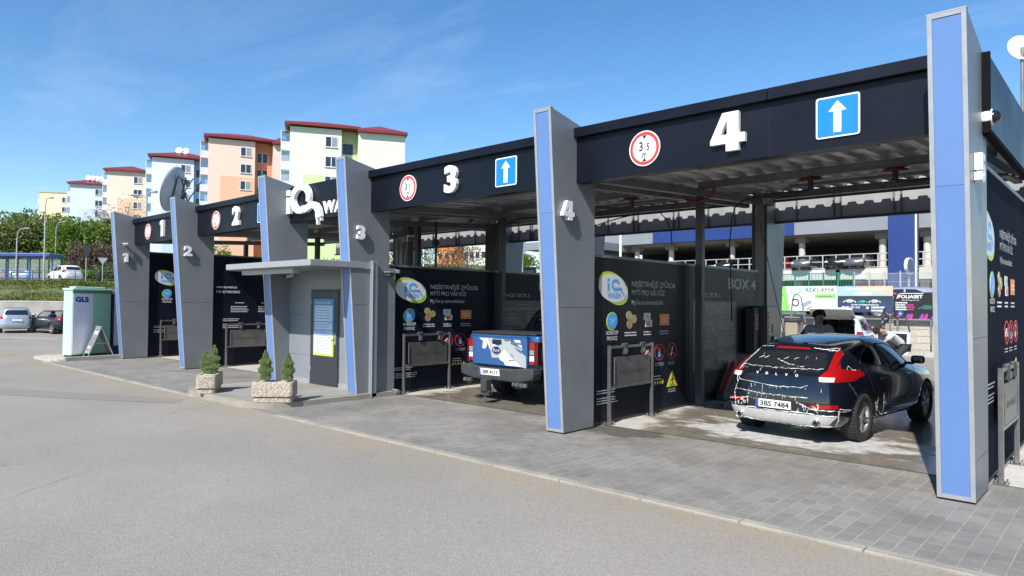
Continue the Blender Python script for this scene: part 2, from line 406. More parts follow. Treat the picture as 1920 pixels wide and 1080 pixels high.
# ------------------------------------------------------------------ car wash layout
PX = {'1': -24.47, '2': -19.70, 'i': -14.755, '3': -11.64, '4': -6.525, '5': -1.509}
PW = .324
YB, YT, ZT, YK = 7.928, 7.57, 4.716, 8.653      # pylon front foot, front top, top, back
YC, YP, ZF, ZC, ZL = 8.101, 8.18, 3.703, 4.514, 4.37
RY0, RY1 = 15.25, 16.0                          # rear pylons / rear fascia
bays = [('1', '1', '2'), ('2', '2', 'i'), ('i', 'i', '3'), ('3', '3', '4'), ('4', '4', '5')]
for k, (n, a, c) in enumerate(bays):
    if n == 'i': continue
    x0, x1 = PX[a]+PW-.1, PX[c]+.1
    wet, foam = {'1': (-.45, -.5), '2': (-.35, -.5), '3': (.14, -.14), '4': (.22, .05)}[n]
    sheet('bay_floor', R4(x0-.1, 9.0, x1+.1, 17.2), .012, bayfloor_mat('washed_concrete_'+n, wet, foam, (x0+x1)/2+(.25 if n == '4' else 0)))
sheet('outer_bay_floor', R4(-1.2, 9.0, 5, 17.2), .012, conc)
# ------------------------------------------------------------------ pylons
words = {'1': 'one', '2': 'two', '3': 'three', '4': 'four', '5': 'five'}
def make_pylon(key, label):
    x = PX[key]; t = thing('pylon', label, 'pylon', (x, YB, 0), group='leaning blue and grey pylons along the car wash front')
    o = MB(); P = lambda y, z: (y-YB, z)
    o.prism([P(YB, .03), P(YT, ZT), P(YK, 4.5), P(YK, .03)], 'x', 0, PW, clad)
    o.box((.02, .04, 0), (PW-.02, YK-YB-.03, .03), dark_steel)
    body = o.build('cladding', t)
    L = math.hypot(YT-YB, ZT-.03)
    fr = Fr((0, 0, .03), (1, 0, 0), (0, YT-YB, ZT-.03))
    w = .042
    p = MB(); sm = {'5': 3.05, '4': 3.2}.get(key, 3.15)
    p.frect(fr, w, w, PW-w, sm-.002, lamp_blue, 0, .006); p.frect(fr, w, sm+.002, PW-w, L-w, lamp_blue, 0, .006); p.build('light_panel', t)
    e = MB()
    e.frect(fr, 0, 0, w-.001, L, alu, -.004, .016); e.frect(fr, PW-w+.001, 0, PW, L, alu, -.004, .016)
    e.frect(fr, w, 0, PW-w, w-.001, alu, -.004, .014); e.frect(fr, w, L-w+.001, PW-w, L, alu, -.004, .014)
    e.box((-.004, YT-YB-.016, ZT), (PW+.004, YT-YB+.05, ZT+.012), alu)
    e.build('edge_trim', t)
    s = MB(); side = Fr((PW, 0, 0), (0, 1, 0), (0, 0, 1))
    for z in ((.42, 1.6) if key == '5' else (1.85,)):
        s = MB(); s.frect(side, .02 if z < 1 else -.1, z, YK-YB-.01, z+.005, dark_steel, 0, .0015); s.build('panel_joint', t)
    return t
make_pylon('1', 'leaning blue and grey pylon carrying a 1 and a camera, beside the parcel box')
make_pylon('2', 'leaning blue and grey pylon carrying a 2 on its side')
make_pylon('i', 'leaning pylon with a bare grey side, left of the canopied kiosk door')
make_pylon('3', 'leaning blue and grey pylon carrying a 3, right of the kiosk door')
make_pylon('4', 'leaning blue and grey pylon carrying a 4, between the blue pickup and the black car')
make_pylon('5', 'tallest-looking nearest blue pylon carrying a 5, at the right end of the car wash')
for k, a, b, yb in (('1', '1', '2', 0), ('2', '2', 'i', 0), ('3', '3', '4', 0), ('4', '4', '5', 0)):
    pass
def rear_pylon(key, label):
    t = thing('rear_pylon', label, 'pylon', (PX[key], RY0, 0), group='rear pylons at the back of the wash bays')
    o = MB(); o.prism([(0, .02), (0, 4.46), (1.12, 4.68), (.72, .02)], 'x', 0, PW, clad); o.build('cladding', t)
    e = MB(); e.box((-.01, -.02, .02), (.05, 0, 4.4), dark_steel); e.box((PW-.05, -.02, .02), (PW+.01, 0, 4.4), dark_steel); e.build('edge_trim', t)
for k, l in (('2', 'rear pylon behind bay two, mostly hidden in the dark'), ('i', 'rear pylon behind the kiosk seen under the white letters'),
             ('3', 'rear pylon at the back left of the pickup bay'), ('4', 'grey rear pylon standing behind the BOX 4 banner and payment cabinet'), ('5', 'rear pylon hidden behind the nearest blue pylon')):
    rear_pylon(k, l)

# ------------------------------------------------------------------ raised numerals
def numeral(ch, fr, h, depth, label, group):
    t = thing('numeral', label, 'number sign', fr.o, group=group)
    loc = Fr((0, 0, 0), fr.ux, fr.uy)
    if ch == '4':
        k = h; P = [(.02, .27), (.30, 1), (.66, 1), (.66, .43), (.80, .43), (.80, .20), (.66, .20), (.66, 0), (.38, 0), (.38, .20), (.02, .20)]
        a = MB(); P = []
        # body in three convex-ish pieces around the open triangle
        q = lambda L: [((u-.41)*k*1.2, v*k) for u, v in L]
        for L in ([(.02, .20), (.38, .20), (.38, .43), (.245, .43), (.405, .80), (.405, 1), (.30, 1), (.02, .30)],
                  [(.38, .0), (.66, 0), (.66, .20), (.80, .20), (.80, .43), (.66, .43), (.66, 1), (.405, 1), (.405, .80), (.405, .43), (.38, .43)]):
            a.fpoly(loc, q(L), white, .004, depth)
        a.build('numeral_body', t)
    elif ch == '1':
        a = MB(); k = h
        a.fpoly(loc, [((u-.25)*k*1.1, v*k) for u, v in [(.16, 0), (.46, 0), (.46, 1), (.24, 1), (0, .9), (0, .72), (.16, .76)]], white, .004, depth); a.build('numeral_body', t)
    else:
        a = MB(); vs, fs, ed = text_mesh(ch, .045)
        hh = max(p[1] for p in vs)-min(p[1] for p in vs); y0 = min(p[1] for p in vs); s = h/hh
        a.text(loc, ch, 0, -y0*s, s, white, .004, depth, bold=.045, al='c', sx=1.14); a.build('numeral_body', t)
    return t
for n, a, c in bays:
    if n == 'i': continue
    numeral(n, Fr((PX[a]+PW+2.40, YP, 3.83), (1, 0, 0), (0, 0, 1)), .485, .07, 'big white raised numeral %s on the dark fascia' % n, 'white numerals on the fascias')
for n in '1234':
    numeral(n, Fr((PX[n]+PW, 7.925, 3.125), (0, 1, 0), (0, 0, 1)), .28, .068, 'small raised numeral %s on the grey side of its pylon' % n, 'numerals on the pylon sides')
numeral('5', Fr((PX['5']+PW, 7.99, 3.115), (0, 1, 0), (0, 0, 1)), .285, .07, 'small raised numeral 5 on the side of the nearest pylon', 'numerals on the pylon sides')

# ------------------------------------------------------------------ traffic signs on the fascias
def limit_sign(x, n):
    t = thing('height_limit_sign', 'round red-rimmed 3.5 m height limit sign left of the big %s' % n, 'traffic sign', (x, YP, 4.05), group='height limit signs on the fascias')
    fr = Fr((0, 0, 0), (1, 0, 0), (0, 0, 1))
    d = MB(); d.fell(fr, 0, 0, .245, .245, alu, .004, .018); d.fell(fr, 0, 0, .243, .243, white, .018, .021); d.build('disc', t)
    r = MB(); r.fring(fr, 0, 0, .228, .228, .043, sign_red, .021, .024, 40); r.build('red_rim', t)
    l = MB(); l.text(fr, '3', -.085, -.03, .18, black, .021, .024, sx=.85, bold=.02); l.text(fr, '5', .032, -.03, .135, black, .021, .024, sx=.85, bold=.02); l.text(fr, '.', .006, -.03, .12, black, .021, .024)
    l.text(fr, 'm', 0, -.128, .13, black, .021, .024, al='c', sx=.75, bold=.02)
    l.fpoly(fr, [(-.035, .178), (.035, .178), (0, .125)], black, .021, .024); l.fpoly(fr, [(-.035, -.178), (.035, -.178), (0, -.13)], black, .021, .024)
    l.build('lettering', t)
def arrow_sign(x, n):
    t = thing('one_way_sign', 'square blue one-way sign with white arrow, right of the big %s' % n, 'traffic sign', (x, YP, 4.05), group='blue arrow signs on the fascias')
    fr = Fr((0, 0, 0), (1, 0, 0), (0, 0, 1))
    def rr(h, r): return rounded(-h, -h, h, h, r, n=5)
    b = MB(); b.fpoly(fr, rr(.235, .03), white, .004, .02); b.build('plate', t)
    c = MB(); c.fpoly(fr, rr(.218, .022), mat('arrow_blue', (.006, .19, .60), .35, var=.03), .02, .0225); c.build('blue_field', t)
    a = MB(); a.fpoly(fr, [(-.042, -.18), (.042, -.18), (.042, .06), (.098, .06), (0, .178), (-.098, .06), (-.042, .06)], white, .0225, .025); a.build('arrow', t)
for n, a, c in bays:
    if n == 'i': continue
    limit_sign(PX[a]+PW+1.18, n)
    arrow_sign(PX[a]+PW+3.69, n)

# ------------------------------------------------------------------ roofs
deckm = mat('corrugated_deck', (.5, .5, .49), .42, .45, var=.25, scale=2.5)
inner = mat('fascia_inner_sheet', (.33, .335, .335), .5, .2, var=.08, scale=2)
DZ = lambda y: 4.24+.056*(y-12.0)
def make_roof(n, a, c, label):
    x0, x1 = PX[a]+PW+.002, PX[c]-.002
    t = thing('bay_roof', label, 'roof', (x0, YP, ZF), group='flat roofs over the wash bays')
    W = x1-x0; q = lambda y, z: (y-YP, z-ZF)
    f = MB(); zt = ZC if n == 'i' else ZL
    f.box((0, 0, 0), (W, .06, zt-ZF), navy); f.box((0, .06, 0), (W, .16, .05), navy); f.build('fascia', t)
    for k in (.62,):
        j = MB(); j.box((W*k, -.0015, 0), (W*k+.004, 0, zt-ZF-.01), black); j.build('panel_joint', t)
    if n != 'i':
        k = MB(); k.box((0, YC-YP, ZL-ZF+.002), (W*.62, .3, ZC-ZF), navy, .006); k.box((W*.62+.004, YC-YP, ZL-ZF+.002), (W, .3, ZC-ZF), navy, .006); k.build('coping', t)
    d = MB(); per = .333; N = int((W+PW)/per)+1; vs = []; prof = []
    for i in range(N):
        b = i*per-PW/2
        for du, dz in ((0, 0), (.12, 0), (.15, .062), (.30, .062)):
            if b+du < W+PW/2-.02: prof.append((b+du, dz))
    prof.append((W+PW/2, prof[-1][1]))
    ya, yb2 = q(8.66, 0)[0], q(15.42, 0)[0]; za, zb = DZ(8.66)-ZF, DZ(15.42)-ZF
    m = len(prof)
    vs = [(u, ya, za+dz) for u, dz in prof]+[(u, yb2, zb+dz) for u, dz in prof]
    vs += [(u, ya, za+dz+.008) for u, dz in prof]+[(u, yb2, zb+dz+.008) for u, dz in prof]
    fs = [(i, m+i, m+i+1, i+1) for i in range(m-1)]+[(2*m+i, 2*m+i+1, 3*m+i+1, 3*m+i) for i in range(m-1)]+[(m+i, 3*m+i, 3*m+i+1, m+i+1) for i in range(m-1)]
    d.add(vs, fs, deckm); d.build('deck', t)
    for y in (8.75, 12.0, 15.2):
        b = MB(); y0 = q(y, 0)[0]
        zz = DZ(y)-.006-ZF
        for s in ((-.05, -.018, .05, 0), (-.05, -.14, .05, -.122), (-.006, -.122, .006, -.018)):
            b.box((.0, y0+s[0], zz+s[1]), (W, y0+s[2], zz+s[3]), galv)
        b.build('cross_beam', t)
    for x in (.09, W-.09):
        b = MB(); b.prism([q(8.7, DZ(8.7)-.29), q(15.15, DZ(15.15)-.29), q(15.15, DZ(15.15)-.15), q(8.7, DZ(8.7)-.15)], 'x', x-.06, x+.06, galv); b.build('side_beam', t)
    p = MB(); p.box((.02, q(11.85, 0)[0], .012-ZF), (.15, q(11.98, 0)[0], 3.94-ZF), dark_steel, .006); p.box((-.03, q(11.79, 0)[0], .014-ZF), (.22, q(12.04, 0)[0], .03-ZF), galv)
    p.build('post', t)
    r = MB(); r.box((0, q(15.76, 0)[0], 3.84-ZF), (W, q(15.82, 0)[0], 4.78-ZF), inner); r.build('rear_fascia', t)
    e = MB(); e.box((0, q(15.70, 0)[0], 3.79-ZF), (W, q(15.80, 0)[0], 3.838-ZF), dark_steel)
    for k in (.1, .27, .30, .52, .55, .72, .86):
        e.box((W*k, q(15.70, 0)[0], 3.838-ZF), (W*k+.03, q(15.758, 0)[0], 4.7-ZF), galv)
    e.build('rear_frame', t)
    # services under the deck: light bars and pipes
    if n != 'i':
        for yy in (10.0, 13.8):
            g = MB(); g.box((W*.22, q(yy, 0)[0]-.04, DZ(yy)-.09-ZF), (W*.78, q(yy, 0)[0]+.04, DZ(yy)-.03-ZF), galv, .008); g.build('light_bar', t)
    pp = MB(); pp.tube([(0, q(15.05, 0)[0], 4.22-ZF), (W, q(15.05, 0)[0], 4.22-ZF)], .02, galv); pp.tube([(0, q(14.98, 0)[0], 4.18-ZF), (W, q(14.98, 0)[0], 4.18-ZF)], .014, dark_steel); pp.build('pipe', t)
    if n == '4':
        s = MB(); s.box((W+PW+.01, q(8.42, 0)[0], .02), (W+PW+.06, q(15.9, 0)[0], ZC-ZF-.02), navy); s.build('side_fascia', t)
        s = MB(); s.box((W+PW-.02, q(8.38, 0)[0], -.02), (W+PW+.075, q(8.419, 0)[0], ZC-ZF), matte_black); s.box((W+PW+.0, q(8.42, 0)[0], -.03), (W+PW+.075, q(15.9, 0)[0], .019), matte_black); s.build('edge_trim', t)
    return t
for (n, a, c), l in zip(bays, ('dark flat roof with corrugated deck over the farthest bay, number 1', 'dark flat roof over bay number 2', 'short dark roof behind the white iQ letters',
                               'dark flat roof over the blue pickup, number 3', 'dark flat roof over the foamy black car, number 4')):
    make_roof(n, a, c, l)

# ------------------------------------------------------------------ iQ WASH letters
t = thing('letter_sign', 'white raised iQ WASH letters on the short dark roof above the kiosk', 'sign', (-14.42, YP, 3.6))
fr = Fr((0, 0, 0), (1, 0, 0), (0, 0, 1))
b = MB(); X = lambda x: x+14.42
b.fpoly(fr, [(X(-14.42), .30), (X(-14.26), .30), (X(-14.26), .66), (X(-14.42), .68)], white, .02, .10)
b.fpoly(fr, [(X(-14.42), .72), (X(-14.26), .70), (X(-14.26), .83), (X(-14.42), .84)], white, .02, .10)
b.build('letter_i', t)
b = MB(); cx, cz, ra, rb = X(-13.82), .60, .33, .265
path = [(cx+ra*math.cos(rad(a)), cz+rb*math.sin(rad(a))) for a in range(-22, 300, 11)]
path += [(X(-13.6), .345), (X(-13.45), .40), (X(-13.32), .42), (X(-13.2), .38), (X(-13.1), .28), (X(-13.06), .12)]
b.fstroke(fr, path, [.145]*len(path[:-4])+[.14, .15, .17, .17], white, .02, .11)
b.build('letter_q', t)
b = MB()
for k, (u, v) in enumerate(((-13.14, -.03), (-13.02, .05))):
    b.fstroke(fr, [(X(u)-.04, v+.24), (X(u), v+.1), (X(u)+.01, v)], [.07, .06, .045], white, .02, .09-.01*k)
b.build('water_drops', t)
b = MB(); b.text(fr, 'WASH', X(-12.97), .20, .36, white, .02, .06, bold=.03, width=1.2); b.build('letters', t)

# ------------------------------------------------------------------ partition walls with printed banners
lime = mat('lime_print', (.42, .58, .03), .4, var=.03); sky_b = mat('logo_blue', (.06, .36, .78), .4, var=.03)
orange = mat('orange_print', (.75, .24, .05), .45, var=.04); coin_a = mat('coin_gold', (.42, .33, .16), .4, .2); coin_b = mat('coin_copper', (.40, .24, .17), .4, .2)
yellow = mat('yellow_print', (.72, .62, .03), .45, var=.03); dim_red = mat('banner_red', (.40, .035, .03), .45, var=.04)
panel_dk = mat('banner_panel', (.009, .01, .013), .4, var=.1); skin_p = mat('glove_print', (.6, .45, .33), .5)
def logo(parent, fr, u, v, a, b):
    l = MB(); l.fell(fr, u, v, a, b, lime, 0, .003, rot=-.35); l.build('logo_swoosh', parent)
    l = MB(); l.fell(fr, u-.012, v, a*.955, b*.93, print_white, .003, .006, rot=-.12, n=44); l.build('logo_field', parent)
    s = b/.25
    l = MB(); l.fpoly(fr, [(u-.20*s, v-.04*s), (u-.13*s, v-.04*s), (u-.13*s, v+.085*s), (u-.20*s, v+.085*s)], sky_b, .006, .008)
    l.fpoly(fr, [(u-.20*s, v+.115*s), (u-.13*s, v+.115*s), (u-.13*s, v+.16*s), (u-.20*s, v+.16*s)], sky_b, .006, .008)
    P = [(u+.045*s+.10*s*math.cos(rad(q)), v+.06*s+.075*s*math.sin(rad(q))) for q in range(8, 292, 14)]+[(u+.16*s, v-.005*s), (u+.24*s, v-.015*s)]
    l.fstroke(fr, P, .055*s, sky_b, .006, .008)
    for k in range(4): l.fstroke(fr, [(u+(.19+.03*k)*s, v+(-.01-.02*k)*s), (u+(.24+.03*k)*s, v+(-.05-.025*k)*s), (u+(.25+.025*k)*s, v+(-.10-.025*k)*s)], .012*s, sky_b, .006, .008)
    l.text(fr, 'WASH', u-.20*s, v-.165*s, .135*s, sky_b, .006, .008, bold=.03, width=.40*s); l.build('lettering', parent)
def bars(mb, fr, u, v, w, n, dv, m=None, h=.011, jag=.25):
    for i in range(n):
        x = u; e = u+w*(1-random.random()*jag)
        while x < e:
            q = random.uniform(.02, .075); mb.frect(fr, x, v-i*dv, min(x+q, e), v-i*dv+h, m or print_grey, 0, .0015); x += q+.012
def rack(Xp, key, txt_label):
    t = thing('mat_rack', txt_label, 'mat rack', (Xp+.1, 9.05, .012), group='steel mat racks along the banner walls')
    for y in (0, 1.27):
        p = MB(); p.box((-.025, y-.025, .01), (.025, y+.025, 1.24), stainless, .004); p.box((-.07, y-.08, 0), (.07, y+.08, .01), stainless)
        for dx in (-.05, .05):
            for dy in (-.06, .06): p.cyl((dx, y+dy, .01), (dx, y+dy, .045), .012, chrome, 6)
        p.build('post', t)
    b = MB(); b.box((-.02, .026, 1.19), (.02, 1.244, 1.23), stainless, .004); b.build('top_bar', t)
    b = MB(); b.box((-.02, .026, .555), (.02, 1.244, .59), stainless, .004); b.build('lower_bar', t)
    b = MB(); b.box((-.012, .12, .592), (.012, 1.2, 1.05), stainless_dull, .003); b.build('panel', t)
    b = MB(); b.text(Fr((.0125, .12, .6), (0, 1, 0), (0, 0, 1)), 'DRŽÁKY KOBERCŮ', .54, .17, .095, mat('faded_print', (.07, .07, .07), .5), 0, .002, bold=.01, al='c'); b.build('lettering', t)
    b = MB(); b.box((.013, .1, .62), (.03, .125, 1.02), stainless, .003); b.build('edge_handle', t)
    for y in (.38, .92):
        c = MB(); c.box((-.03, y, 1.08), (.035, y+.09, 1.26), dark_steel, .008); c.box((.035, y+.01, 1.10), (.05, y+.08, 1.18), stainless, .006); c.cyl((.01, y-.02, 1.25), (.01, y+.11, 1.25), .018, stainless, 8); c.build('clamp', t)
    return t
def front_layout(t, fr, dv=0, s=1, du=0):
    logo(t, fr, .65*s+du, 2.16+dv, .435*s, .24)
    l = MB()
    l.text(fr, 'NEJŠETRNĚJŠÍ ZPŮSOB', 1.18, 2.205+dv, .13, print_grey, width=1.44, bold=.01)
    l.text(fr, 'MYTÍ PRO VÁS VŮZ', 1.18, 2.06+dv, .13, print_grey, width=1.08, bold=.01)
    l.text(fr, 'Myčka je samoobslužná', 1.18, 1.905+dv, .105, print_grey, width=1.02, bold=.012)
    l.text(fr, 'NONSTOP', .61, 1.415+dv, .09, print_white, width=.34, al='c', bold=.015); l.text(fr, 'PROVOZ', .61, 1.325+dv, .09, print_white, width=.29, al='c', bold=.015)
    for u, w in ((1.16, .36), (1.70, .27), (2.26, .34)): bars(l, fr, u-w/2, 1.425+dv, w, 2, .045, print_white if u < 2 else print_grey, .02, .15)
    for u, w in ((1.69, .3), (2.09, .3), (2.52, .26)): bars(l, fr, u-w/2, .865+dv, w, 2, .035, print_grey, .012, .2)
    bars(l, fr, .2, .53+dv, .55, 2, .04, print_grey, .015); bars(l, fr, .2, .41+dv, .65, 3, .04, print_grey, .015); bars(l, fr, 1.85, .64+dv, .33, 2, .05, print_white, .018)
    l.build('lettering', t)
    l = MB(); l.fell(fr, .60, 1.63+dv, .16, .145, lime, 0, .003, rot=.5); l.fell(fr, .61, 1.635+dv, .143, .128, sky_b, .003, .006); l.text(fr, '24', .595, 1.59+dv, .13, print_white, .006, .008, al='c'); l.text(fr, 'h', .70, 1.65+dv, .06, print_white, .006, .008, al='c'); l.build('round_the_clock_symbol', t)
    l = MB()
    for u, v, m in ((1.10, 1.72, coin_a), (1.25, 1.66, mat('coin_brass', (.36, .34, .10), .4, .2)), (1.12, 1.57, coin_b)): l.fell(fr, u, v+dv, .085, .075, m, 0, .004); l.fring(fr, u, v+dv, .066, .058, .008, coin_a, .004, .006)
    l.build('coin_symbol', t)
    l = MB(); l.frect(fr, 1.56, 1.64+dv, 1.78, 1.76+dv, print_white); l.text(fr, 'VISA', 1.67, 1.68+dv, .06, sign_blue, .004, .006, al='c', bold=.02); l.frect(fr, 1.61, 1.52+dv, 1.83, 1.638+dv, print_white)
    l.fell(fr, 1.695, 1.58+dv, .04, .035, sign_red, .004, .006); l.fell(fr, 1.745, 1.58+dv, .04, .035, orange, .006, .0075); l.build('card_symbol', t)
    l = MB(); l.frect(fr, 2.09, 1.54+dv, 2.42, 1.74+dv, orange); bars(l, Fr(fr(0, 0, .004), fr.ux, fr.uy), 2.17, 1.65+dv, .18, 2, .05, print_white, .02, .1); l.build('orange_card', t)
    for k, u in enumerate((1.69, 2.09, 2.52)):
        l = MB(); l.fring(fr, u, 1.07+dv, .172, .148, .02, dim_red); d = .12
        l.fstroke(fr, [(u-d, 1.07+dv+d*.85), (u+d, 1.07+dv-d*.85)] if k else [(u-d, 1.07+dv-d*.85), (u+d, 1.07+dv+d*.85)], .02, dim_red, .006, .009)
        if k == 0: l.frect(fr, u-.09, 1.02+dv, u+.09, 1.08+dv, print_white); l.fpoly(fr, [(u-.05, 1.08+dv), (u+.05, 1.08+dv), (u+.03, 1.12+dv), (u-.03, 1.12+dv)], print_white)
        elif k == 1: l.fpoly(fr, [(u-.04, .98+dv), (u+.04, .98+dv), (u+.03, 1.10+dv), (u-.03, 1.10+dv)], sky_b); l.frect(fr, u-.02, 1.10+dv, u+.035, 1.16+dv, dim_red)
        else: l.fstroke(fr, [(u-.04, .99+dv), (u, 1.06+dv), (u+.03, 1.15+dv)], [.07, .05, .03], skin_p)
        l.build('prohibition_symbol', t)
    l = MB()
    for i in range(5):
        u = 1.86+.085*i; l.fpoly(fr, [(u+(.04 if k % 2 == 0 else .017)*math.cos(PI/2+k*PI/5), .535+dv+(.04 if k % 2 == 0 else .017)*math.sin(PI/2+k*PI/5)) for k in range(10)], yellow)
    l.build('rating_stars', t)
    l = MB(); u = 2.53; l.fpoly(fr, [(u-.19, .43+dv), (u+.19, .43+dv), (u, .72+dv)], yellow); l.fstroke(fr, [(u+.02, .62+dv), (u, .56+dv), (u+.03, .51+dv), (u-.02, .46+dv)], .022, black, .004, .006); l.fstroke(fr, [(u-.06, .53+dv), (u, .57+dv), (u+.07, .55+dv)], .016, black, .004, .006)
    l.fell(fr, u+.03, .635+dv, .014, .014, black, .004, .006, n=10); l.fstroke(fr, [(u-.08, .45+dv), (u+.1, .45+dv)], .01, black, .004, .006); l.build('slip_warning', t)
    l = MB(); bars(l, fr, u-.13, .375+dv, .26, 2, .04, print_grey, .016, .1); l.build('slip_caption', t)
def make_wall(n, top, label):
    Xp = PX[n]+PW-.085 if n != '5' else PX['5']+PW-.04
    t = thing('banner_wall', label, 'partition wall', (Xp, YK+.003, 0), group='printed banner walls between the bays')
    y1 = 14.95-YK; fr = Fr((.0005, 0, 0), (0, 1, 0), (0, 0, 1))
    vm_ = matte_vinyl if n == '5' else vinyl; b = MB(); b.box((-.02, 0, .06), (0, 3.15, top), vm_); b.build('banner', t)
    b = MB(); b.box((-.022, 3.17, .06), (-.001, y1, top), vm_); b.build('banner', t)
    for y in (.02, 3.16, y1-.03):
        p = MB(); p.box((-.075, y-.025, .012), (-.023, y+.025, top+.02), dark_steel); p.build('post', t)
    p = MB(); p.box((-.07, -.0, top+.001), (.012, y1, top+.045), mat('banner_rail', (.16, .165, .17), .4, .3)); p.box((-.06, 0, .0125), (-.006, y1, .058), dark_steel); p.build('rail', t)
    if n == '2':
        l = MB(); l.text(fr, 'www.iq-wash.eu', .13, 2.27, .10, print_white, width=.6, bold=.015); l.text(fr, 'f', .13, 2.13, .10, print_white, bold=.02); l.fring(fr, .23, 2.165, .035, .035, .01, print_white); l.text(fr, 'IQ WASH BRNO', .3, 2.13, .10, print_white, width=.52, bold=.015)
        for u, v, w, k in ((.68, 1.84, .32, 1), (.56, 1.73, .56, 4), (1.5, 1.84, .3, 1), (1.4, 1.73, .5, 4), (.33, 1.37, .5, 2), (.33, 1.22, .55, 3)): bars(l, fr, u, v, w, k, .05, print_white, .02, .15)
        l.build('lettering', t)
    else:
        front_layout(t, fr, {'1': .5, '5': .53}.get(n, 0), .9 if n == '1' else 1, -.3 if n == '5' else 0)
    if n in '34':
        fr2 = Fr((-.0005, 0, 0), (0, 1, 0), (0, 0, 1))
        l = MB(); l.frect(fr2, 3.32, .62, 5.22, 1.98, panel_dk, 0, .002); l.build('instruction_panel', t)
        fr3 = Fr((.002, 0, 0), (0, 1, 0), (0, 0, 1))
        l = MB(); l.text(fr2, 'BOX '+n, 4.83, 2.25, .31, print_grey, width=1.36, bold=.02); l.text(fr2, 'NÁVOD BOX '+n, 3.4, 2.06, .125, print_grey, width=1.06, bold=.012)
        bars(l, fr3, 3.95, 1.87, .6, 1, .05); bars(l, fr3, 3.42, 1.79, 1.7, 2, .045)
        for k, (h1, h2) in enumerate((('1. CHEMICKÉ PŘEDMYTÍ', '4. OPLACH VODOU'), ('2. AKTIVNÍ PĚNA', '5. OŠETŘENÍ VOSKEM'), ('3. HLAVNÍ MYTÍ', '6. LEŠTĚNÍ'))):
            v = 1.62-.35*k; l.text(fr3, h1, 3.42, v, .055, print_grey, bold=.01); l.text(fr3, h2, 4.35, v+.03, .055, print_grey, bold=.01)
            bars(l, fr3, 3.42, v-.06, .8, 5, .042, None, .011, .15); bars(l, fr3, 4.35, v-.03, .8, 5, .042, None, .011, .15)
        l.build('instruction_lettering', t)
    return Xp
WX = {}
for n, top, lab in (('1', 3.46, 'tall dark printed banner wall behind pylon 1 with a partly hidden oval logo'), ('2', 3.18, 'dark banner wall right of pylon 2 with web address and small white text'),
                    ('3', 2.64, 'dark banner wall with oval logo beside the blue pickup'), ('4', 2.64, 'dark banner wall with oval logo and BOX 4 lettering beside the black car'),
                    ('5', 3.4, 'dark outer banner wall at the far right behind the nearest pylon')):
    WX[n] = make_wall(n, top, lab)
    rack(WX[n], n, {'1': 'steel mat rack glimpsed between pylons 1 and 2', '2': 'steel mat rack behind the small shrub right of pylon 2', '3': 'steel mat rack left of the blue pickup',
                    '4': 'steel mat rack with a sunlit corner right of pylon 4', '5': 'shiny steel mat rack at the right edge behind the nearest pylon'}[n])
# a post at the far right edge of the outer bay
t = thing('steel_post', 'stainless post at the extreme right edge of the outer banner wall', 'post', (WX['5']+.22, 11.4, .012))
b = MB(); b.box((-.04, -.04, .012), (.04, .04, 1.3), stainless, .006); b.build('shaft', t); b = MB(); b.box((-.09, -.09, 0), (.09, .09, .012), stainless); b.build('base_plate', t)

# ------------------------------------------------------------------ bay 4 and 3 equipment
def lance_holder(n, label):
    t = thing('lance_holder', label, 'lance holder', (WX[n]+.09, 13.0, .012), group='red lance holders')
    b = MB(); b.box((-.07, -.12, 0), (.1, .16, .16), dark_steel, .02); b.build('foot', t)
    b = MB(); T = MX.Translation((0, .05, .12)) @ MX.Rotation(rad(-41), 4, 'X')
    b.box((-.05, -.055, 0), (.05, .055, .8), mat('lance_red', (.32, .03, .025), .45), .02, 2, T); b.build('tube', t)
    d = V((0, math.sin(rad(41)), math.cos(rad(41)))); fr = Fr(V((.0505, .05, .12)), d, V((0, -d.z, d.y)))
    l = MB(); l.text(fr, 'HLAVNÍ PISTOLE', .4, -.03, .095, black, 0, .003, al='c', bold=.015); l.build('lettering', t)
lance_holder('4', 'red sloping lance holder at the foot of the BOX 4 banner'); lance_holder('3', 'red sloping lance holder hidden beyond the pickup')
def cabinet(n, label):
    t = thing('payment_cabinet', label, 'payment machine', (WX[n]+.02, 14.25, .9), group='payment cabinets on the banner walls')
    cm = mat('cabinet_grey', (.045, .047, .05), .4, .3)
    b = MB(); b.box((0, 0, 0), (.2, .30, .95), cm, .015); b.build('side_box', t)
    b = MB(); b.box((0, .34, -.05), (.34, .92, 1.0), mat('cabinet_steel', (.10, .10, .105), .35, .5), .02); b.build('housing', t)
    fr = Fr((.2005, 0, 0), (0, 1, 0), (0, 0, 1))
    l = MB(); l.frect(fr, .05, .42, .25, .88, mat('label_red', (.25, .03, .025), .5)); bars(l, Fr((.205, 0, 0), (0, 1, 0), (0, 0, 1)), .07, .8, .16, 7, .05, print_white, .02, .1); l.build('price_label', t)
    fr = Fr((.3405, .34, 0), (0, 1, 0), (0, 0, 1))
    l = MB()
    for k in range(8): l.fell(fr, .1, .85-.1*k, .022, .022, print_grey, 0, .01, n=12)
    l.build('buttons', t); l = MB(); l.frect(fr, .3, .42, .5, .6, mat('display_green', (.12, .2, .08), .3), 0, .012); l.build('display', t)
    l = MB(); l.box((.341, .62, .15), (.39, .76, .34), stainless, .01); l.build('coin_slot', t)
cabinet('4', 'dark payment cabinet with red label behind the black car'); cabinet('3', 'payment cabinet at the rear of the pickup bay')
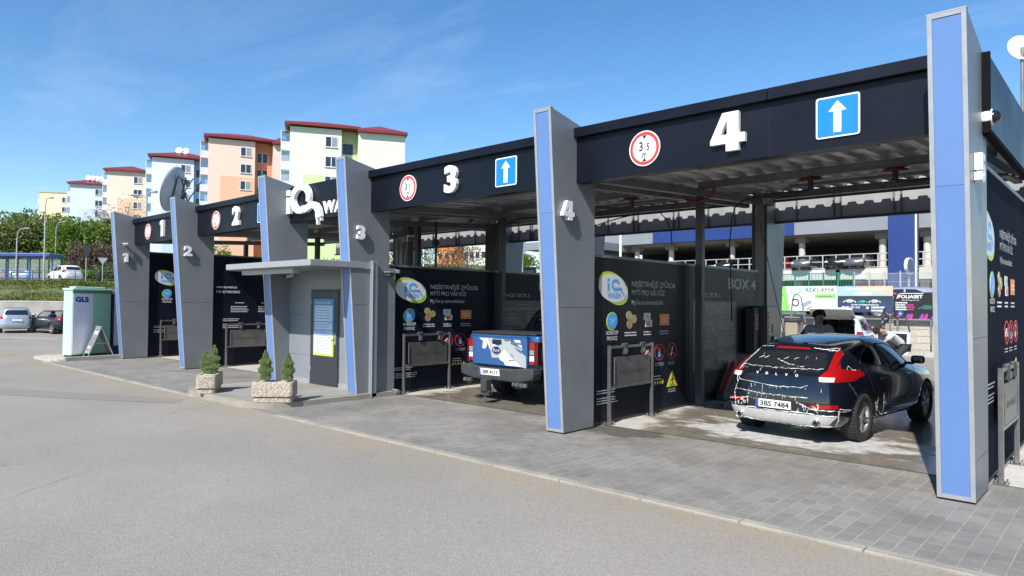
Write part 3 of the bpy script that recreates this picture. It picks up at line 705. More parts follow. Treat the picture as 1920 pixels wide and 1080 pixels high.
def boom(n, xo, Y, ang, label):
    """ceiling boom: red swivel, curved arm, hanging hose"""
    cx = PX[n]+PW+xo; t = thing('wash_boom', label, 'ceiling boom', (cx, Y, 4.10), rz=ang, group='swivelling ceiling booms')
    b = MB(); b.box((-.12, -.12, -.016), (.12, .12, 0), dark_steel); b.cyl((0, 0, -.016), (0, 0, -.22), .045, dark_steel, 10); b.build('bracket', t)
    b = MB(); b.lathe([(.06, 0), (.19, .004), (.19, .028), (.06, .03)], (0, 0, -.06), (0, 0, 1), mat('swivel_red', (.16, .012, .012), .45), 20); b.build('swivel', t)
    b = MB(); pth = [(0, 0, -.2), (.25, 0, -.22), (.9, 0, -.16), (1.5, 0, -.2), (1.72, 0, -.3)]
    b.tube(pth, [.03, .028, .024, .02, .018], dark_steel); b.build('arm', t)
    b = MB(); b.tube([(1.72, 0, -.3), (1.8, 0, -.5), (1.84, .02, -1.0), (1.7, .12, -1.8), (1.5, .3, -2.5)], .011, rubber, 6); b.build('hose', t)
boom('4', 2.05, 12.07, rad(160), 'ceiling boom with red swivel in the middle of bay 4'); boom('4', 3.35, 12.07, rad(20), 'ceiling boom with red swivel nearest the right pylon')
boom('3', 1.3, 12.07, rad(170), 'ceiling boom over the pickup, left of centre'); boom('3', 3.6, 12.07, rad(200), 'ceiling boom over the pickup, right of centre')
t = thing('hose_reel', 'dark red hoop guard on the post top of bay 4', 'hose guard', (PX['4']+PW+.085, 11.91, 3.95))
b = MB(); P = [(0.33*math.cos(a), .0, .33*math.sin(a)*.7) for a in [PI+PI*i/14 for i in range(15)]]; b.tube([(x, -.09, z+.12) for x, y, z in P], .028, mat('hoop_red', (.18, .012, .012), .45)); b.build('hoop', t)
b = MB(); b.box((-.05, -.12, .03), (.05, -.066, .12), dark_steel); b.build('bracket', t)
def hang(name, label, path, r, m, cat='hose'):
    b = MB(); b.tube(path, r, m, 6); return tag(b.build(name), label, cat)
def sag(p, q, s, n=10):
    p, q = V(p), V(q); return [p.lerp(q, i/n)-V((0, 0, s*4*(i/n)*(1-i/n))) for i in range(n+1)]
hang('red_hose', 'thin dark red hose hanging slantwise before the rear pylon of bay 4', sag(at_y(1425, 418, 14.9), at_y(1470, 622, 14.7), .05), .009, mat('hose_red', (.10, .012, .014), .5))
hang('black_cable', 'black cable looping down below the roof in bay 4', sag(at_y(1115, 424, 14.6), at_y(1183, 404, 14.6), -.02)+[at_y(x, y, 14.6) for x, y in ((1225, 398), (1237, 398), (1250, 412), (1258, 432), (1260, 458))], .014, rubber, 'cable')
hang('looped_cable', 'grey cable sagging under the beam near the rear post of bay 4', [at_y(x, y, 14.3) for x, y in ((1398, 374), (1412, 382), (1425, 386), (1440, 381), (1455, 370), (1478, 350), (1484, 340))], .016, galv, 'cable')
# low floodlights and clutter at post tops
def flood(p, rz, label):
    t = thing('floodlight', label, 'floodlight', p, rz, 'small floodlights under the roofs')
    b = MB(); b.box((-.13, -.03, -.09), (.13, .03, .09), dark_steel, .015); b.build('housing', t)
    b = MB(); b.box((-.115, -.036, -.075), (.115, -.0305, .075), mat('lamp_glass', (.35, .36, .37), .15)); b.build('lens', t)
    b = MB(); b.box((-.02, .03, -.02), (.02, .12, .12), dark_steel); b.build('bracket', t)
flood(at_y(1440, 378, 14.5), .3, 'small floodlight by the rear post of bay 4'); flood(at_y(1340, 378, 14.5), -.2, 'small floodlight under the deck left of the rear post in bay 4')
flood(at_y(790, 418, 13.5), .4, 'small floodlight left in the pickup bay'); flood(at_y(880, 412, 13.5), -.4, 'small floodlight right in the pickup bay')
# drop pipe with a lantern-like regulator in bay 3
p0 = at_y(818, 404, 12.2); t = thing('drop_pipe', 'vertical pipe with a round regulator hanging in the pickup bay', 'pipe', (p0.x, p0.y, 2.66))
b = MB(); b.tube([(0, 0, 0), (0, 0, 1.42)], .035, dark_steel); b.build('pipe', t); b = MB(); b.lathe([(.035, 0), (.11, .03), (.1, .08), (.036, .16)], (0, 0, .78), (0, 0, 1), dark_steel, 14); b.build('regulator', t)
t = thing('steel_column', 'dark column left of the drop pipe above the banner in the pickup bay', 'column', (at_y(765, 440, 12.0).x, 12.0, .012))
b = MB(); b.box((-.13, -.1, 0), (.13, .1, 4.08), dark_steel, .01); b.build('shaft', t); b = MB(); b.box((-.16, -.13, 3.55), (.16, .13, 3.72), galv, .01); b.build('collar', t)
t = thing('steel_column', 'dark broad column right of the drop pipe in the pickup bay', 'column', (at_y(925, 440, 13.6).x, 13.6, .012))
b = MB(); b.box((-.2, -.12, 0), (.2, .12, 4.08), dark_steel, .01); b.build('shaft', t); b = MB(); b.box((-.23, -.15, 0), (.23, .15, .02), galv); b.build('base_plate', t)

# ------------------------------------------------------------------ kiosk
t = thing('kiosk', 'grey clad kiosk with dark door under a flat canopy, between two pylons', 'kiosk', (-13, 8.22, 0))
K = lambda x, y, z: (x+13, y-8.22, z)
seam = mat('cladding_seam', (.07, .075, .08), .6)
b = MB(); b.box(K(PX['i']+PW+.003, 8.22, .107), K(-13.51, 8.34, 2.62), clad_lt); b.box(K(-12.41, 8.22, .107), K(PX['3']-.003, 8.34, 2.62), clad_lt); b.box(K(-13.51, 8.22, 2.17), K(-12.41, 8.34, 2.62), clad_lt)
b.box(K(PX['i']+PW+.01, 8.345, .01), K(-11.42, 11.6, 2.6), clad); b.build('wall', t)
b = MB()
for z in (.72, 1.6):
    b.box(K(PX['i']+PW+.005, 8.2185, z), K(-13.515, 8.22, z+.006), seam); b.box(K(-12.405, 8.2185, z), K(PX['3']-.005, 8.22, z+.006), seam)
b.build('wall_joint', t)
b = MB(); b.box(K(PX['i']+PW+.004, 8.2, .107), K(-13.52, 8.219, .2), alu); b.build('plinth', t); b = MB(); b.box(K(-12.4, 8.2, .107), K(PX['3']-.004, 8.219, .2), alu); b.build('plinth', t)
doorm = mat('door_anthracite', (.03, .034, .042), .4, .1, var=.05)
b = MB(); b.box(K(-13.47, 8.195, .11), K(-12.45, 8.25, 2.13), doorm, .004); d = b.build('door', t)
b = MB(); b.box(K(-13.51, 8.205, .107), K(-13.472, 8.27, 2.17), doorm); b.box(K(-12.448, 8.205, .107), K(-12.41, 8.27, 2.17), doorm); b.box(K(-13.472, 8.205, 2.133), K(-12.448, 8.27, 2.17), doorm); b.build('door_frame', t)
b = MB(); b.box(K(-12.56, 8.188, 1.0), K(-12.51, 8.195, 1.24), alu, .003); b.tube([K(-12.535, 8.19, 1.14), K(-12.535, 8.14, 1.14), K(-12.67, 8.135, 1.14)], .011, chrome); b.build('handle', d)
b = MB()
for z in (.4, 1.85): b.cyl(K(-13.475, 8.19, z), K(-13.475, 8.19, z+.1), .012, alu, 8)
b.build('hinge', d)
# canopy
b = MB(); b.box(K(-14.69, 6.83, 2.57), K(-11.29, 8.0, 2.69), alu, .006); b.box(K(-11.33, 8.0, 2.56), K(-11.29, 8.22, 2.69), alu)
b.box(K(PX['i']+PW+.01, 8.0, 2.62), K(PX['3']-.01, 8.22, 2.68), alu); c = b.build('canopy', t)
b = MB(); b.box(K(-14.66, 6.86, 2.555), K(-11.32, 7.9, 2.568), clad); b.build('soffit', c)
b = MB(); b.box(K(-14.3, 7.0, 2.46), K(-12.2, 7.15, 2.553), mat('lamp_housing', (.4, .39, .36), .4)); b.build('ceiling_lamp', c)
b = MB(); b.box(K(-11.35, 8.18, .03), K(-11.22, 8.31, 2.72), clad_lt, .006); b.box(K(-11.225, 8.175, .03), K(-11.205, 8.185, 2.72), alu); b.build('corner_post', t)
b = MB()
for i, z in enumerate((.05, .92, 1.76)): b.box(K(-11.36, 8.315, z), K(-11.30, 8.80, (.915, 1.755, 2.6)[i]), clad)
b.build('side_panel', t)
b = MB(); b.box(K(-11.29, 8.5, 2.42), K(-11.10, 8.62, 2.50), dark_steel, .01); b.box(K(-11.295, 8.48, 2.5), K(-11.08, 8.64, 2.52), alu, .004); b.build('side_lamp', t)
for z in (.06, 2.50):
    b = MB(); b.box(K(-11.32, 8.76, z), K(-11.20, 8.84, z+.07), alu, .006); b.box(K(-11.30, 8.75, z+.015), K(-11.22, 8.759, z+.055), black); b.build('banner_bracket', t)
# door notice
t = thing('notice_poster', 'tall blue and white notice poster with lime edge on the kiosk door', 'poster', (-13.37, 8.195, .74))
fr = Fr((0, 0, 0), (1, 0, 0), (0, 0, 1)); pb = mat('poster_blue', (.03, .24, .55), .4)
b = MB(); b.frect(fr, 0, 0, .78, 1.22, lime, .001, .004); b.frect(fr, .0, .5, .78, 1.22, pb, .0045, .006); b.build('sheet', t)
b = MB()
for v0, v1 in ((.74, 1.08), (.56, .72)): b.frect(fr, .05, v0, .73, v1, mat('poster_pale', (.55, .62, .7), .5), .006, .008)
b.frect(fr, .05, .40, .38, .54, mat('poster_pale', (.5, .6, .7), .5), .006, .008); b.frect(fr, .40, .40, .73, .54, mat('poster_pale', (.5, .6, .7), .5), .006, .008); b.frect(fr, .05, .04, .73, .38, print_white, .006, .008); b.build('text_panel', t)
f2 = Fr((0, -.008, 0), (1, 0, 0), (0, 0, 1)); b = MB(); b.text(Fr((0, -.006, 0), (1, 0, 0), (0, 0, 1)), 'Návod k použití', .39, 1.12, .085, print_white, al='c', bold=.012, width=.6)
for v, n in ((1.03, 5), (.67, 2), (.49, 2), (.33, 5)): bars(b, f2, .09, v, .58, n, .058, pb, .014, .2)
b.build('lettering', t)
# cameras
def camera_unit(p, d, label, dome=False):
    t = thing('security_camera', label, 'camera', p, group='security cameras')
    d = V(d)
    b = MB()
    if dome:
        b.lathe([(.085, 0), (.088, .05), (.08, .085)], (0, 0, 0), d, white, 20); b.build('base', t); b = MB(); b.lathe([(.068, .085), (.066, .11), (.045, .145), (1e-5, .158)], (0, 0, 0), d, mat('dome_black', (.01, .01, .012), .08), 20); b.build('dome', t)
    else:
        b.box((-.03, -.03, -.05), (.03, .03, .0), white, .008); b.tube([(0, 0, -.02), d*.08], .018, white); b.build('mount', t)
        b = MB(); b.cyl(d*.06+V((0, .05, 0)), d*.1+V((0, -.12, -.02)), .035, white, 12); b.build('body', t); b = MB(); b.cyl(d*.1+V((0, -.12, -.02)), d*.103+V((0, -.135, -.022)), .03, black, 12); b.build('lens', t)
camera_unit((PX['1']+PW+.03, 7.9, 3.7), (1, 0, 0), 'small round camera above the numeral 1 on the farthest pylon')
camera_unit((PX['5']+PW, 8.45, 3.85), (1, 0, 0), 'white dome camera with black lens on the nearest pylon', True)
t = camera_unit((-14.2, 8.12, 2.53), (0, -.3, -.5), 'small white camera under the kiosk canopy')

# white cabinet behind pylon 1 is built with the left side things
# ------------------------------------------------------------------ cars: lofted bodies with carved windows and lamps
def loft_bm(stn, crown_r=.05, crown_f=.12):
    """stn: list of (side points (x,y,z) bottom->top, roof crown). returns bmesh of a closed car shell"""
    bm = bmesh.new(); FX = (.5, 0, -.5); rings = []
    for pts, cr in stn:
        ring = [bm.verts.new(p) for p in pts]
        xt, yt, zt = pts[-1]; top = [bm.verts.new((f*xt, yt, zt+cr*(1-f*f))) for f in FX]
        left = [bm.verts.new((-x, y, z)) for x, y, z in pts[::-1]]
        xb, yb, zb = pts[0]; bot = [bm.verts.new((-f*xb, yb, zb)) for f in FX]
        rings.append((ring, top, left, bot))
    flat = [r[0]+r[1]+r[2]+r[3] for r in rings]; m = len(flat[0])
    for a, b in zip(flat, flat[1:]):
        for i in range(m):
            j = (i+1) % m; bm.faces.new((a[i], b[i], b[j], a[j]))
    for (ring, top, left, bot), sgn, cr in ((rings[0], -1, crown_r), (rings[-1], 1, crown_f)):
        n = len(ring); rows = []
        for i in range(n):
            r = ring[i]; l = left[n-1-i]
            if i == 0: mid = bot[::-1]
            elif i == n-1: mid = top
            else: mid = [bm.verts.new((f*r.co.x, r.co.y+sgn*cr*(1-f*f), r.co.z)) for f in FX]
            rows.append([r]+list(mid)+[l])
        for A, B in zip(rows, rows[1:]):
            for k in range(4): bm.faces.new((A[k], B[k], B[k+1], A[k+1]))
    bmesh.ops.recalc_face_normals(bm, faces=bm.faces)
    return bm
def subdiv(bm, n=2):
    me = bpy.data.meshes.new('s'); bm.to_mesh(me); bm.free()
    o = bpy.data.objects.new('s', me); COL.objects.link(o)
    md = o.modifiers.new('s', 'SUBSURF'); md.levels = n; md.render_levels = n
    me2 = bpy.data.meshes.new_from_object(o.evaluated_get(bpy.context.evaluated_depsgraph_get()))
    bpy.data.objects.remove(o); b = bmesh.new(); b.from_mesh(me2); bpy.data.meshes.remove(me2); bpy.data.meshes.remove(me)
    return b
def arches(bm, W, axles, zc, r):
    """cut the wheel openings"""
    me = bpy.data.meshes.new('b'); bm.to_mesh(me); bm.free()
    o = bpy.data.objects.new('b', me); COL.objects.link(o); cut = []
    for y in axles:
        for sx in (-1, 1):
            c = MB(); c.cyl((sx*(W/2-.30), y, zc), (sx*(W/2+.3), y, zc), r, black, 40, smooth=False); k = c.build('c'); cut.append(k)
            md = o.modifiers.new('b', 'BOOLEAN'); md.operation = 'DIFFERENCE'; md.object = k; md.solver = 'EXACT'
    me2 = bpy.data.meshes.new_from_object(o.evaluated_get(bpy.context.evaluated_depsgraph_get()))
    bpy.data.objects.remove(o)
    for k in cut: bpy.data.objects.remove(k)
    b = bmesh.new(); b.from_mesh(me2); bpy.data.meshes.remove(me2)
    for f in b.faces:
        c = f.calc_center_median(); f.material_index = 0; f.smooth = True
        for y in axles:
            if math.hypot(c.y-y, c.z-zc) < r*.999+.004 and abs(c.x) > W/2-.34 and abs(c.x) < W/2+.1 and (f.normal.x*(1 if c.x > 0 else -1) < .75 or abs(c.x) < W/2-.2): f.material_index = 1; f.smooth = False
    return b
def carve(bm, poly, ax, pred, keep=False):
    """cut a convex polygon out of the shell; ax 'x': poly in (y,z); 'y': poly in (x,z). returns a bmesh of the piece"""
    n = len(poly); ar = sum(p[0]*q[1]-q[0]*p[1] for p, q in zip(poly, poly[1:]+poly[:1]))
    if ar < 0: poly = poly[::-1]
    mk = (lambda u, v: V((0, u, v))) if ax == 'x' else (lambda u, v: V((u, 0, v)))
    lo = [min(p[k] for p in poly)-.12 for k in (0, 1)]; hi = [max(p[k] for p in poly)+.12 for k in (0, 1)]
    def near(f):
        c = f.calc_center_median(); u = c.y if ax == 'x' else c.x
        return pred(c, f.normal) and lo[0] < u < hi[0] and lo[1] < c.z < hi[1]
    for p, q in zip(poly, poly[1:]+poly[:1]):
        g = [f for f in bm.faces if near(f)]
        es = list({e for f in g for e in f.edges}); vs = list({v for f in g for v in f.verts})
        d = (q[0]-p[0], q[1]-p[1]); no = mk(-d[1], d[0])
        bmesh.ops.bisect_plane(bm, geom=g+es+vs, plane_co=mk(*p), plane_no=no, dist=1e-5)
    def inside(f):
        c = f.calc_center_median(); u, v = (c.y if ax == 'x' else c.x), c.z
        return pred(c, f.normal) and all((q[0]-p[0])*(v-p[1])-(q[1]-p[1])*(u-p[0]) > -1e-6 for p, q in zip(poly, poly[1:]+poly[:1]))
    sel = [f for f in bm.faces if inside(f)]
    out = bmesh.new(); vm = {}
    for f in sel:
        vs = []
        for v in f.verts:
            if v not in vm: vm[v] = out.verts.new(v.co)
            vs.append(vm[v])
        nf = out.faces.new(vs); nf.smooth = True
    if not keep: bmesh.ops.delete(bm, geom=sel, context='FACES')
    return out
def bm_obj(name, bm, mats, parent, thick=0):
    if thick:   # give a carved piece its thickness inwards
        bm.normal_update(); r = bmesh.ops.solidify(bm, geom=bm.faces[:], thickness=thick)
    me = bpy.data.meshes.new(name); bm.to_mesh(me)
    for m in mats: me.materials.append(m)
    return obj(name, me, parent)
def join(*bms):
    a = bms[0]
    for b in bms[1:]:
        me = bpy.data.meshes.new('j'); b.to_mesh(me); a.from_mesh(me); bpy.data.meshes.remove(me); b.free()
    return a
def car_stations(L, W, H, box=0., nose=1.):
    """hatchback side points scaled to L x W x H; box>0 lifts the tail (estate / SUV)"""
    sx, sy, sz = W/1.79, L/4.37, H/1.45
    S = [
     ([(.52,.12,.24),(.65,.07,.30),(.73,.02,.45),(.73,.03,.62),(.71,.09,.86),(.67,.15,1.0),(.585,.42-.2*box,1.31),(.525,.42-.2*box,1.39)],.03),
     ([(.66,.32,.22),(.80,.30,.26),(.845,.27,.45),(.845,.27,.65),(.825,.34,.89),(.765,.42,1.0),(.645,.62-.2*box,1.335),(.565,.60-.2*box,1.405)],.035),
     ([(.70,.85,.22),(.85,.85,.25),(.895,.85,.45),(.895,.85,.66),(.872,.88,.89),(.82,.9,.985),(.67,1.0,1.35),(.575,1.0,1.42)],.035),
     ([(.70,1.6,.22),(.84,1.6,.24),(.885,1.6,.45),(.885,1.6,.66),(.872,1.6,.875),(.825,1.6,.965),(.68,1.6,1.355),(.58,1.6,1.435)],.03),
     ([(.70,2.3,.22),(.84,2.3,.24),(.885,2.3,.45),(.885,2.3,.66),(.872,2.3,.865),(.825,2.3,.95),(.68,2.15,1.345),(.58,2.1,1.43)],.03),
     ([(.70,2.8,.22),(.84,2.8,.24),(.885,2.8,.45),(.885,2.8,.66),(.872,2.8,.86),(.825,2.8,.945),(.69,2.50,1.27),(.59,2.44,1.36)],.03),
     ([(.70,3.35,.22),(.85,3.35,.25),(.892,3.35,.45),(.89,3.35,.66),(.868,3.38,.84),(.80,3.24,.93),(.735,3.0,.985),(.63,3.06,1.0)],.03),
     ([(.68,3.9,.22),(.84,3.9,.26),(.885,3.9,.45),(.875,3.9,.64),(.83,3.9,.79),(.75,3.9,.85),(.62,3.9,.885),(.5,3.9,.9)],.02),
     ([(.6,4.2,.24),(.74,4.2,.28),(.80,4.22,.45),(.785,4.22,.6),(.72,4.2,.72),(.64,4.2,.765),(.53,4.2,.79),(.43,4.2,.8)],.012),
     ([(.5,4.27,.28),(.6,4.29,.32),(.66,4.31,.45),(.64,4.31,.56),(.58,4.28,.66),(.52,4.27,.69),(.44,4.26,.71),(.36,4.25,.72)],.01)]
    return [([(x*sx, y*sy, z*sz) for x, y, z in p], c*sz) for p, c in S]
tyre_m = mat('tyre', (.022, .022, .024), .7, var=.25, scale=20, bump=.4, bscale=40)
rim_m = mat('alloy_rim', (.45, .45, .46), .3, .75, var=.1)
rim_lt = mat('silver_rim', (.4, .4, .41), .32, .8, var=.1)
carglass = mat('car_glass', (.012, .016, .02), .04, var=0, spec=.9, coat=.6)
sideglass = mat('car_side_glass', (.06, .085, .11), .05, var=.5, scale=1.6, spec=.9, coat=1)
lamp_red = mat('lamp_red', (.30, .005, .007), .12, var=.05, coat=.6); lamp_clear = mat('lamp_clear', (.62, .6, .58), .15, var=.1, scale=30, coat=.5)
trim_blk = mat('black_trim', (.014, .014, .016), .5, var=.1)
plate_w = mat('plate_white', (.72, .72, .70), .4, var=.03); plate_b = mat('plate_blue', (.02, .08, .42), .4, var=0)
def wheel(parent, x, y, r, w, rim, spokes=10, detail=True):
    s = 1 if x > 0 else -1; o = bpy.data.objects.new('wheel', None)
    b = MB(); ax = (s, 0, 0)
    b.lathe([(r*.66, -w*.5), (r*.93, -w*.5), (r*.985, -w*.42), (r, -w*.3), (r, w*.3), (r*.985, w*.42), (r*.93, w*.5), (r*.67, w*.5), (r*.64, w*.38), (r*.64, -w*.4)], (0, 0, 0), ax, tyre_m, 40 if detail else 20)
    if detail:
        for k in range(44):
            a = 2*PI*k/44; ca, sa = math.cos(a), math.sin(a)
            for q in (-1, 1):
                T = MX.Rotation(a, 4, 'X') @ MX.Rotation(q*.35, 4, 'Z')
                b.box((q*w*.30-.035, -.012, r-.01), (q*w*.30+.035, .012, r+.008), tyre_m, 0, 1, MX.Rotation(a, 4, 'X'))
    b_t = b
    m = MB(); m.lathe([(r*.64, -w*.2), (r*.66, w*.40), (r*.62, w*.43), (r*.60, w*.36), (r*.58, w*.05)], (0, 0, 0), ax, rim, 40 if detail else 20)
    m.lathe([(r*.6, 0), (1e-4, 0)], (s*w*.03, 0, 0), ax, trim_blk, 24)
    m.lathe([(r*.16, w*.08), (r*.15, w*.36), (r*.1, w*.38), (1e-4, w*.385)], (0, 0, 0), ax, rim, 16)
    for k in range(spokes):
        a = 2*PI*k/spokes+(.16 if detail and k % 2 else -.16 if detail else 0)
        d = V((0, math.cos(a), math.sin(a))); t = V((0, -math.sin(a), math.cos(a)))
        wd0, wd1 = r*.035, r*.05; h0, h1 = s*w*.34, s*w*.40
        P = [d*r*.1-t*wd0, d*r*.63-t*wd1, d*r*.63+t*wd1, d*r*.1+t*wd0]
        vs = [p+V((s*w*.2, 0, 0)) for p in P]+[P[0]+V((h0, 0, 0)), P[1]+V((h1, 0, 0)), P[2]+V((h1, 0, 0)), P[3]+V((h0, 0, 0))]
        m.add(vs, [(0, 1, 2, 3), (4, 5, 6, 7), (0, 1, 5, 4), (1, 2, 6, 5), (2, 3, 7, 6), (3, 0, 4, 7)], rim)
    COL.objects.link(o); o.parent = parent; o.location = (x, y, r)
    b_t.build('tyre', o); m.build('rim', o)
    return o
def plate(parent, fr, txt, w=.52, h=.112):
    b = MB(); b.frect(fr, -w/2, -h/2, w/2, h/2, plate_w, 0, .008); b.frect(fr, -w/2, -h/2, -w/2+.045, h/2, plate_b, .008, .0095)
    p = b.build('number_plate', parent)
    if txt: l = MB(); l.text(fr, txt, .022, -.036, .1, black, .008, .0098, al='c', bold=.03, width=.42); l.build('lettering', p)
    return p
def hatch(name, label, cat, loc, rz, L, W, H, paint, box=0., wr=.31, group=None, rim=None, ptxt=None, lamps='v', open_top=False, detail=False):
    t = thing(name, label, cat, loc, rz, group)
    st = car_stations(L, W, H, box); sy, sz, sx = L/4.37, H/1.45, W/1.79
    if open_top:
        st = [([(x, y, min(z, (.93 if i < 6 else 9)*sz+.004*k)) for k, (x, y, z) in enumerate(p)], min(c, .01)) for i, (p, c) in enumerate(st)]
    bm = subdiv(loft_bm(st), 2)
    ax = (.82*sy, 3.46*sy); bm = arches(bm, W, ax, wr, wr*1.12)
    R = lambda c, n: n.x*(1 if c.x > 0 else -1) > .25 and c.z > .9*sz
    if not open_top:
        for side in (1, -1):
            P = lambda c, n, side=side: c.x*side > .3*sx and n.x*side > .2
            for poly in ([(.80,1.045),(1.74,1.0),(1.70,1.335),(1.25,1.325),(1.0,1.22)], [(1.82,.997),(2.84,.985),(2.46,1.24),(2.16,1.325),(1.78,1.338)]):
                bm_obj('side_window', carve(bm, [(y*sy, z*sz) for y, z in poly], 'x', P), [carglass], t)
        bm_obj('rear_window', carve(bm, [(x*sx, z*sz) for x, z in ((-.60, 1.03), (.60, 1.03), (.52, 1.30), (-.52, 1.30))], 'y', lambda c, n: c.y < .9*sy and n.y < -.1), [carglass], t)
        bm_obj('windscreen', carve(bm, [(x*sx, z*sz) for x, z in ((-.66, 1.02), (.66, 1.02), (.55, 1.32), (-.55, 1.32))], 'y', lambda c, n: c.y > 2.3*sy and n.y > .1), [carglass], t)
    for side in (1, -1):
        poly = [(.60,.80),(.90,.80),(.90,.99),(.66,.99)] if lamps == 'v' else [(.62,.80),(.92,.80),(.92,1.16),(.64,1.05)]
        bm_obj('tail_lamp', carve(bm, [(side*x*sx, z*sz) for x, z in poly], 'y', lambda c, n: c.y < .5*sy and n.y < .3), [lamp_red], t)
        bm_obj('headlight', carve(bm, [(side*x*sx, z*sz) for x, z in ((.45,.58),(.86,.60),(.86,.76),(.5,.70))], 'y', lambda c, n: c.y > 3.8*sy), [lamp_clear], t)
    bm_obj('body', bm, [paint, trim_blk], t)
    for y in ax:
        for s in (1, -1): wheel(t, s*(W/2-.12), y, wr, .2, rim or rim_lt, 7, detail)
    for s in (1, -1):
        b = MB(); b.ball((s*(W/2+.08), 2.85*sy, 1.0*sz), (.09, .06, .07), paint, 10); b.build('mirror', t)
    plate(t, Fr((0, -.075*1+.03, .74*sz), (1, 0, 0), (0, 0, 1)), ptxt)
    if open_top:
        b = MB(); b.tube([(.66*sx, 3.1*sy, .97*sz), (.56*sx, 2.6*sy, 1.30*sz), (-.56*sx, 2.6*sy, 1.30*sz), (-.66*sx, 3.1*sy, .97*sz)], .03, paint); b.build('windscreen_frame', t)
        b = MB(); b.add([(.62*sx, 3.08*sy, .98*sz), (.54*sx, 2.61*sy, 1.29*sz), (-.54*sx, 2.61*sy, 1.29*sz), (-.62*sx, 3.08*sy, .98*sz)], [(0, 1, 2, 3)], glass('clear_glass')); b.build('windscreen', t)
        for s in (1, -1):
            b = MB(); b.box((s*.36-.2, 1.75*sy, .85*sz), (s*.36+.2, 1.95*sy, 1.12*sz), trim_blk, .06, 2); b.box((s*.36-.12, 1.74*sy, 1.13*sz), (s*.36+.12, 1.84*sy, 1.30*sz), trim_blk, .04, 2); b.build('seat', t)
    return t

# ---------------- the foamy black hatchback
paint_blk = mat('black_car_paint', (.006, .008, .014), .12, .0, var=.1, scale=2, coat=.7, spec=.5)
foam_m = mat('soap_foam', (.78, .78, .77), .6, var=.06, scale=40, bump=.5, bscale=70)
skid = mat('foamed_silver_skid', (.5, .5, .49), .4, .2, var=.12, scale=6)
t = thing('hatchback_car', 'black hatchback covered in foam streaks standing in bay 4', 'car', (-3.83, 9.75, .012), rad(-5))
tint = glass('tinted_glass', (.42, .47, .50), .78)
HS = car_stations(4.37, 1.80, 1.455)
HS[0] = ([(.54,.12,.20),(.68,.07,.25),(.76,.02,.42),(.755,.02,.60),(.735,.06,.84),(.69,.12,1.0),(.57,.58,1.235),(.515,.54,1.295)],.04)
HS[1] = ([(.68,.32,.20),(.82,.30,.23),(.865,.27,.44),(.865,.27,.66),(.845,.32,.90),(.785,.40,1.01),(.61,.82,1.275),(.54,.80,1.335)],.04)
HS[2] = ([(.70,.85,.21),(.85,.85,.24),(.898,.85,.45),(.90,.85,.68),(.88,.88,.90),(.815,.9,.995),(.635,1.18,1.325),(.55,1.18,1.395)],.04)
bm = subdiv(loft_bm(HS, .06), 3)
WR = .335; AX = (.83, 3.48); bm = arches(bm, 1.80, AX, WR, .372)
bv = BVHTree.FromBMesh(bm)
for side in (1, -1):
    P = lambda c, n, side=side: c.x*side > .3 and n.x*side > .2
    for poly in ([(.98,1.075),(1.74,1.005),(1.71,1.315),(1.48,1.30),(1.16,1.20)], [(1.80,1.0),(2.84,.985),(2.46,1.24),(2.18,1.325),(1.77,1.335)]):
        bm_obj('side_window', carve(bm, poly, 'x', P), [tint], t)
bm_obj('rear_window', carve(bm, [(-.60,1.03),(.60,1.03),(.505,1.225),(-.505,1.225)], 'y', lambda c, n: c.y < .9 and n.y < -.1), [carglass], t)
bm_obj('windscreen', carve(bm, [(-.66,1.02),(.66,1.02),(.55,1.32),(-.55,1.32)], 'y', lambda c, n: c.y > 2.2 and n.y > .1), [tint], t)
bm_obj('brake_lamp', carve(bm, [(-.26,1.268),(.26,1.268),(.24,1.29),(-.24,1.29)], 'y', lambda c, n: c.y < .9 and n.y < .3), [lamp_red], t)
rearp = lambda c, n: c.y < .9 and n.y < .75
for side in (1, -1):
    f = lambda P: [(side*x, z) for x, z in P]
    cl = carve(bm, f([(.58,.86),(.74,.86),(.74,.92),(.565,.92)]), 'y', rearp)
    lo = carve(bm, f([(.565,.92),(.855,.92),(.855,.985),(.70,1.04),(.625,1.0)]), 'y', rearp); l2 = carve(bm, f([(.74,.86),(.855,.86),(.855,.92),(.74,.92)]), 'y', rearp)
    up = carve(bm, f([(.64,1.0),(.70,1.04),(.68,1.10),(.625,1.265),(.565,1.265)]), 'y', lambda c, n: c.y < .74 and n.y < .75)
    up2 = carve(bm, f([(.701,1.041),(.74,1.028),(.692,1.10)]), 'y', rearp)
    lamp = bm_obj('tail_lamp', join(lo, l2, up, up2), [lamp_red], t); bm_obj('reversing_lamp', cl, [lamp_clear], lamp)
    bm_obj('reflector', carve(bm, f([(.45,.50),(.80,.50),(.80,.555),(.50,.545)]), 'y', lambda c, n: c.y < .3), [lamp_red], t)
    bm_obj('headlight', carve(bm, f([(.45,.58),(.86,.60),(.86,.76),(.5,.70)]), 'y', lambda c, n: c.y > 3.8), [lamp_clear], t)
bm_obj('skid_plate', carve(bm, [(-.66,.245),(.66,.245),(.79,.40),(.62,.405),(-.62,.405),(-.79,.40)], 'y', lambda c, n: c.y < .3), [skid], t)
bm_obj('lower_grille', carve(bm, [(-.44,.42),(.44,.42),(.42,.56),(-.42,.56)], 'y', lambda c, n: c.y < .3), [trim_blk], t)
body = bm_obj('body', bm, [paint_blk, trim_blk], t)
for y in AX:
    for s in (1, -1): wheel(t, s*.775, y, WR, .225, rim_m, 10)
def on_body(u, v, ax='y', side=1):
    if ax == 'y': h = bv.ray_cast(V((u, -3, v)), V((0, 1, 0)))
    else: h = bv.ray_cast(V((side*3, u, v)), V((-side, 0, 0)))
    return (h[0], h[1]) if h[0] else (None, None)
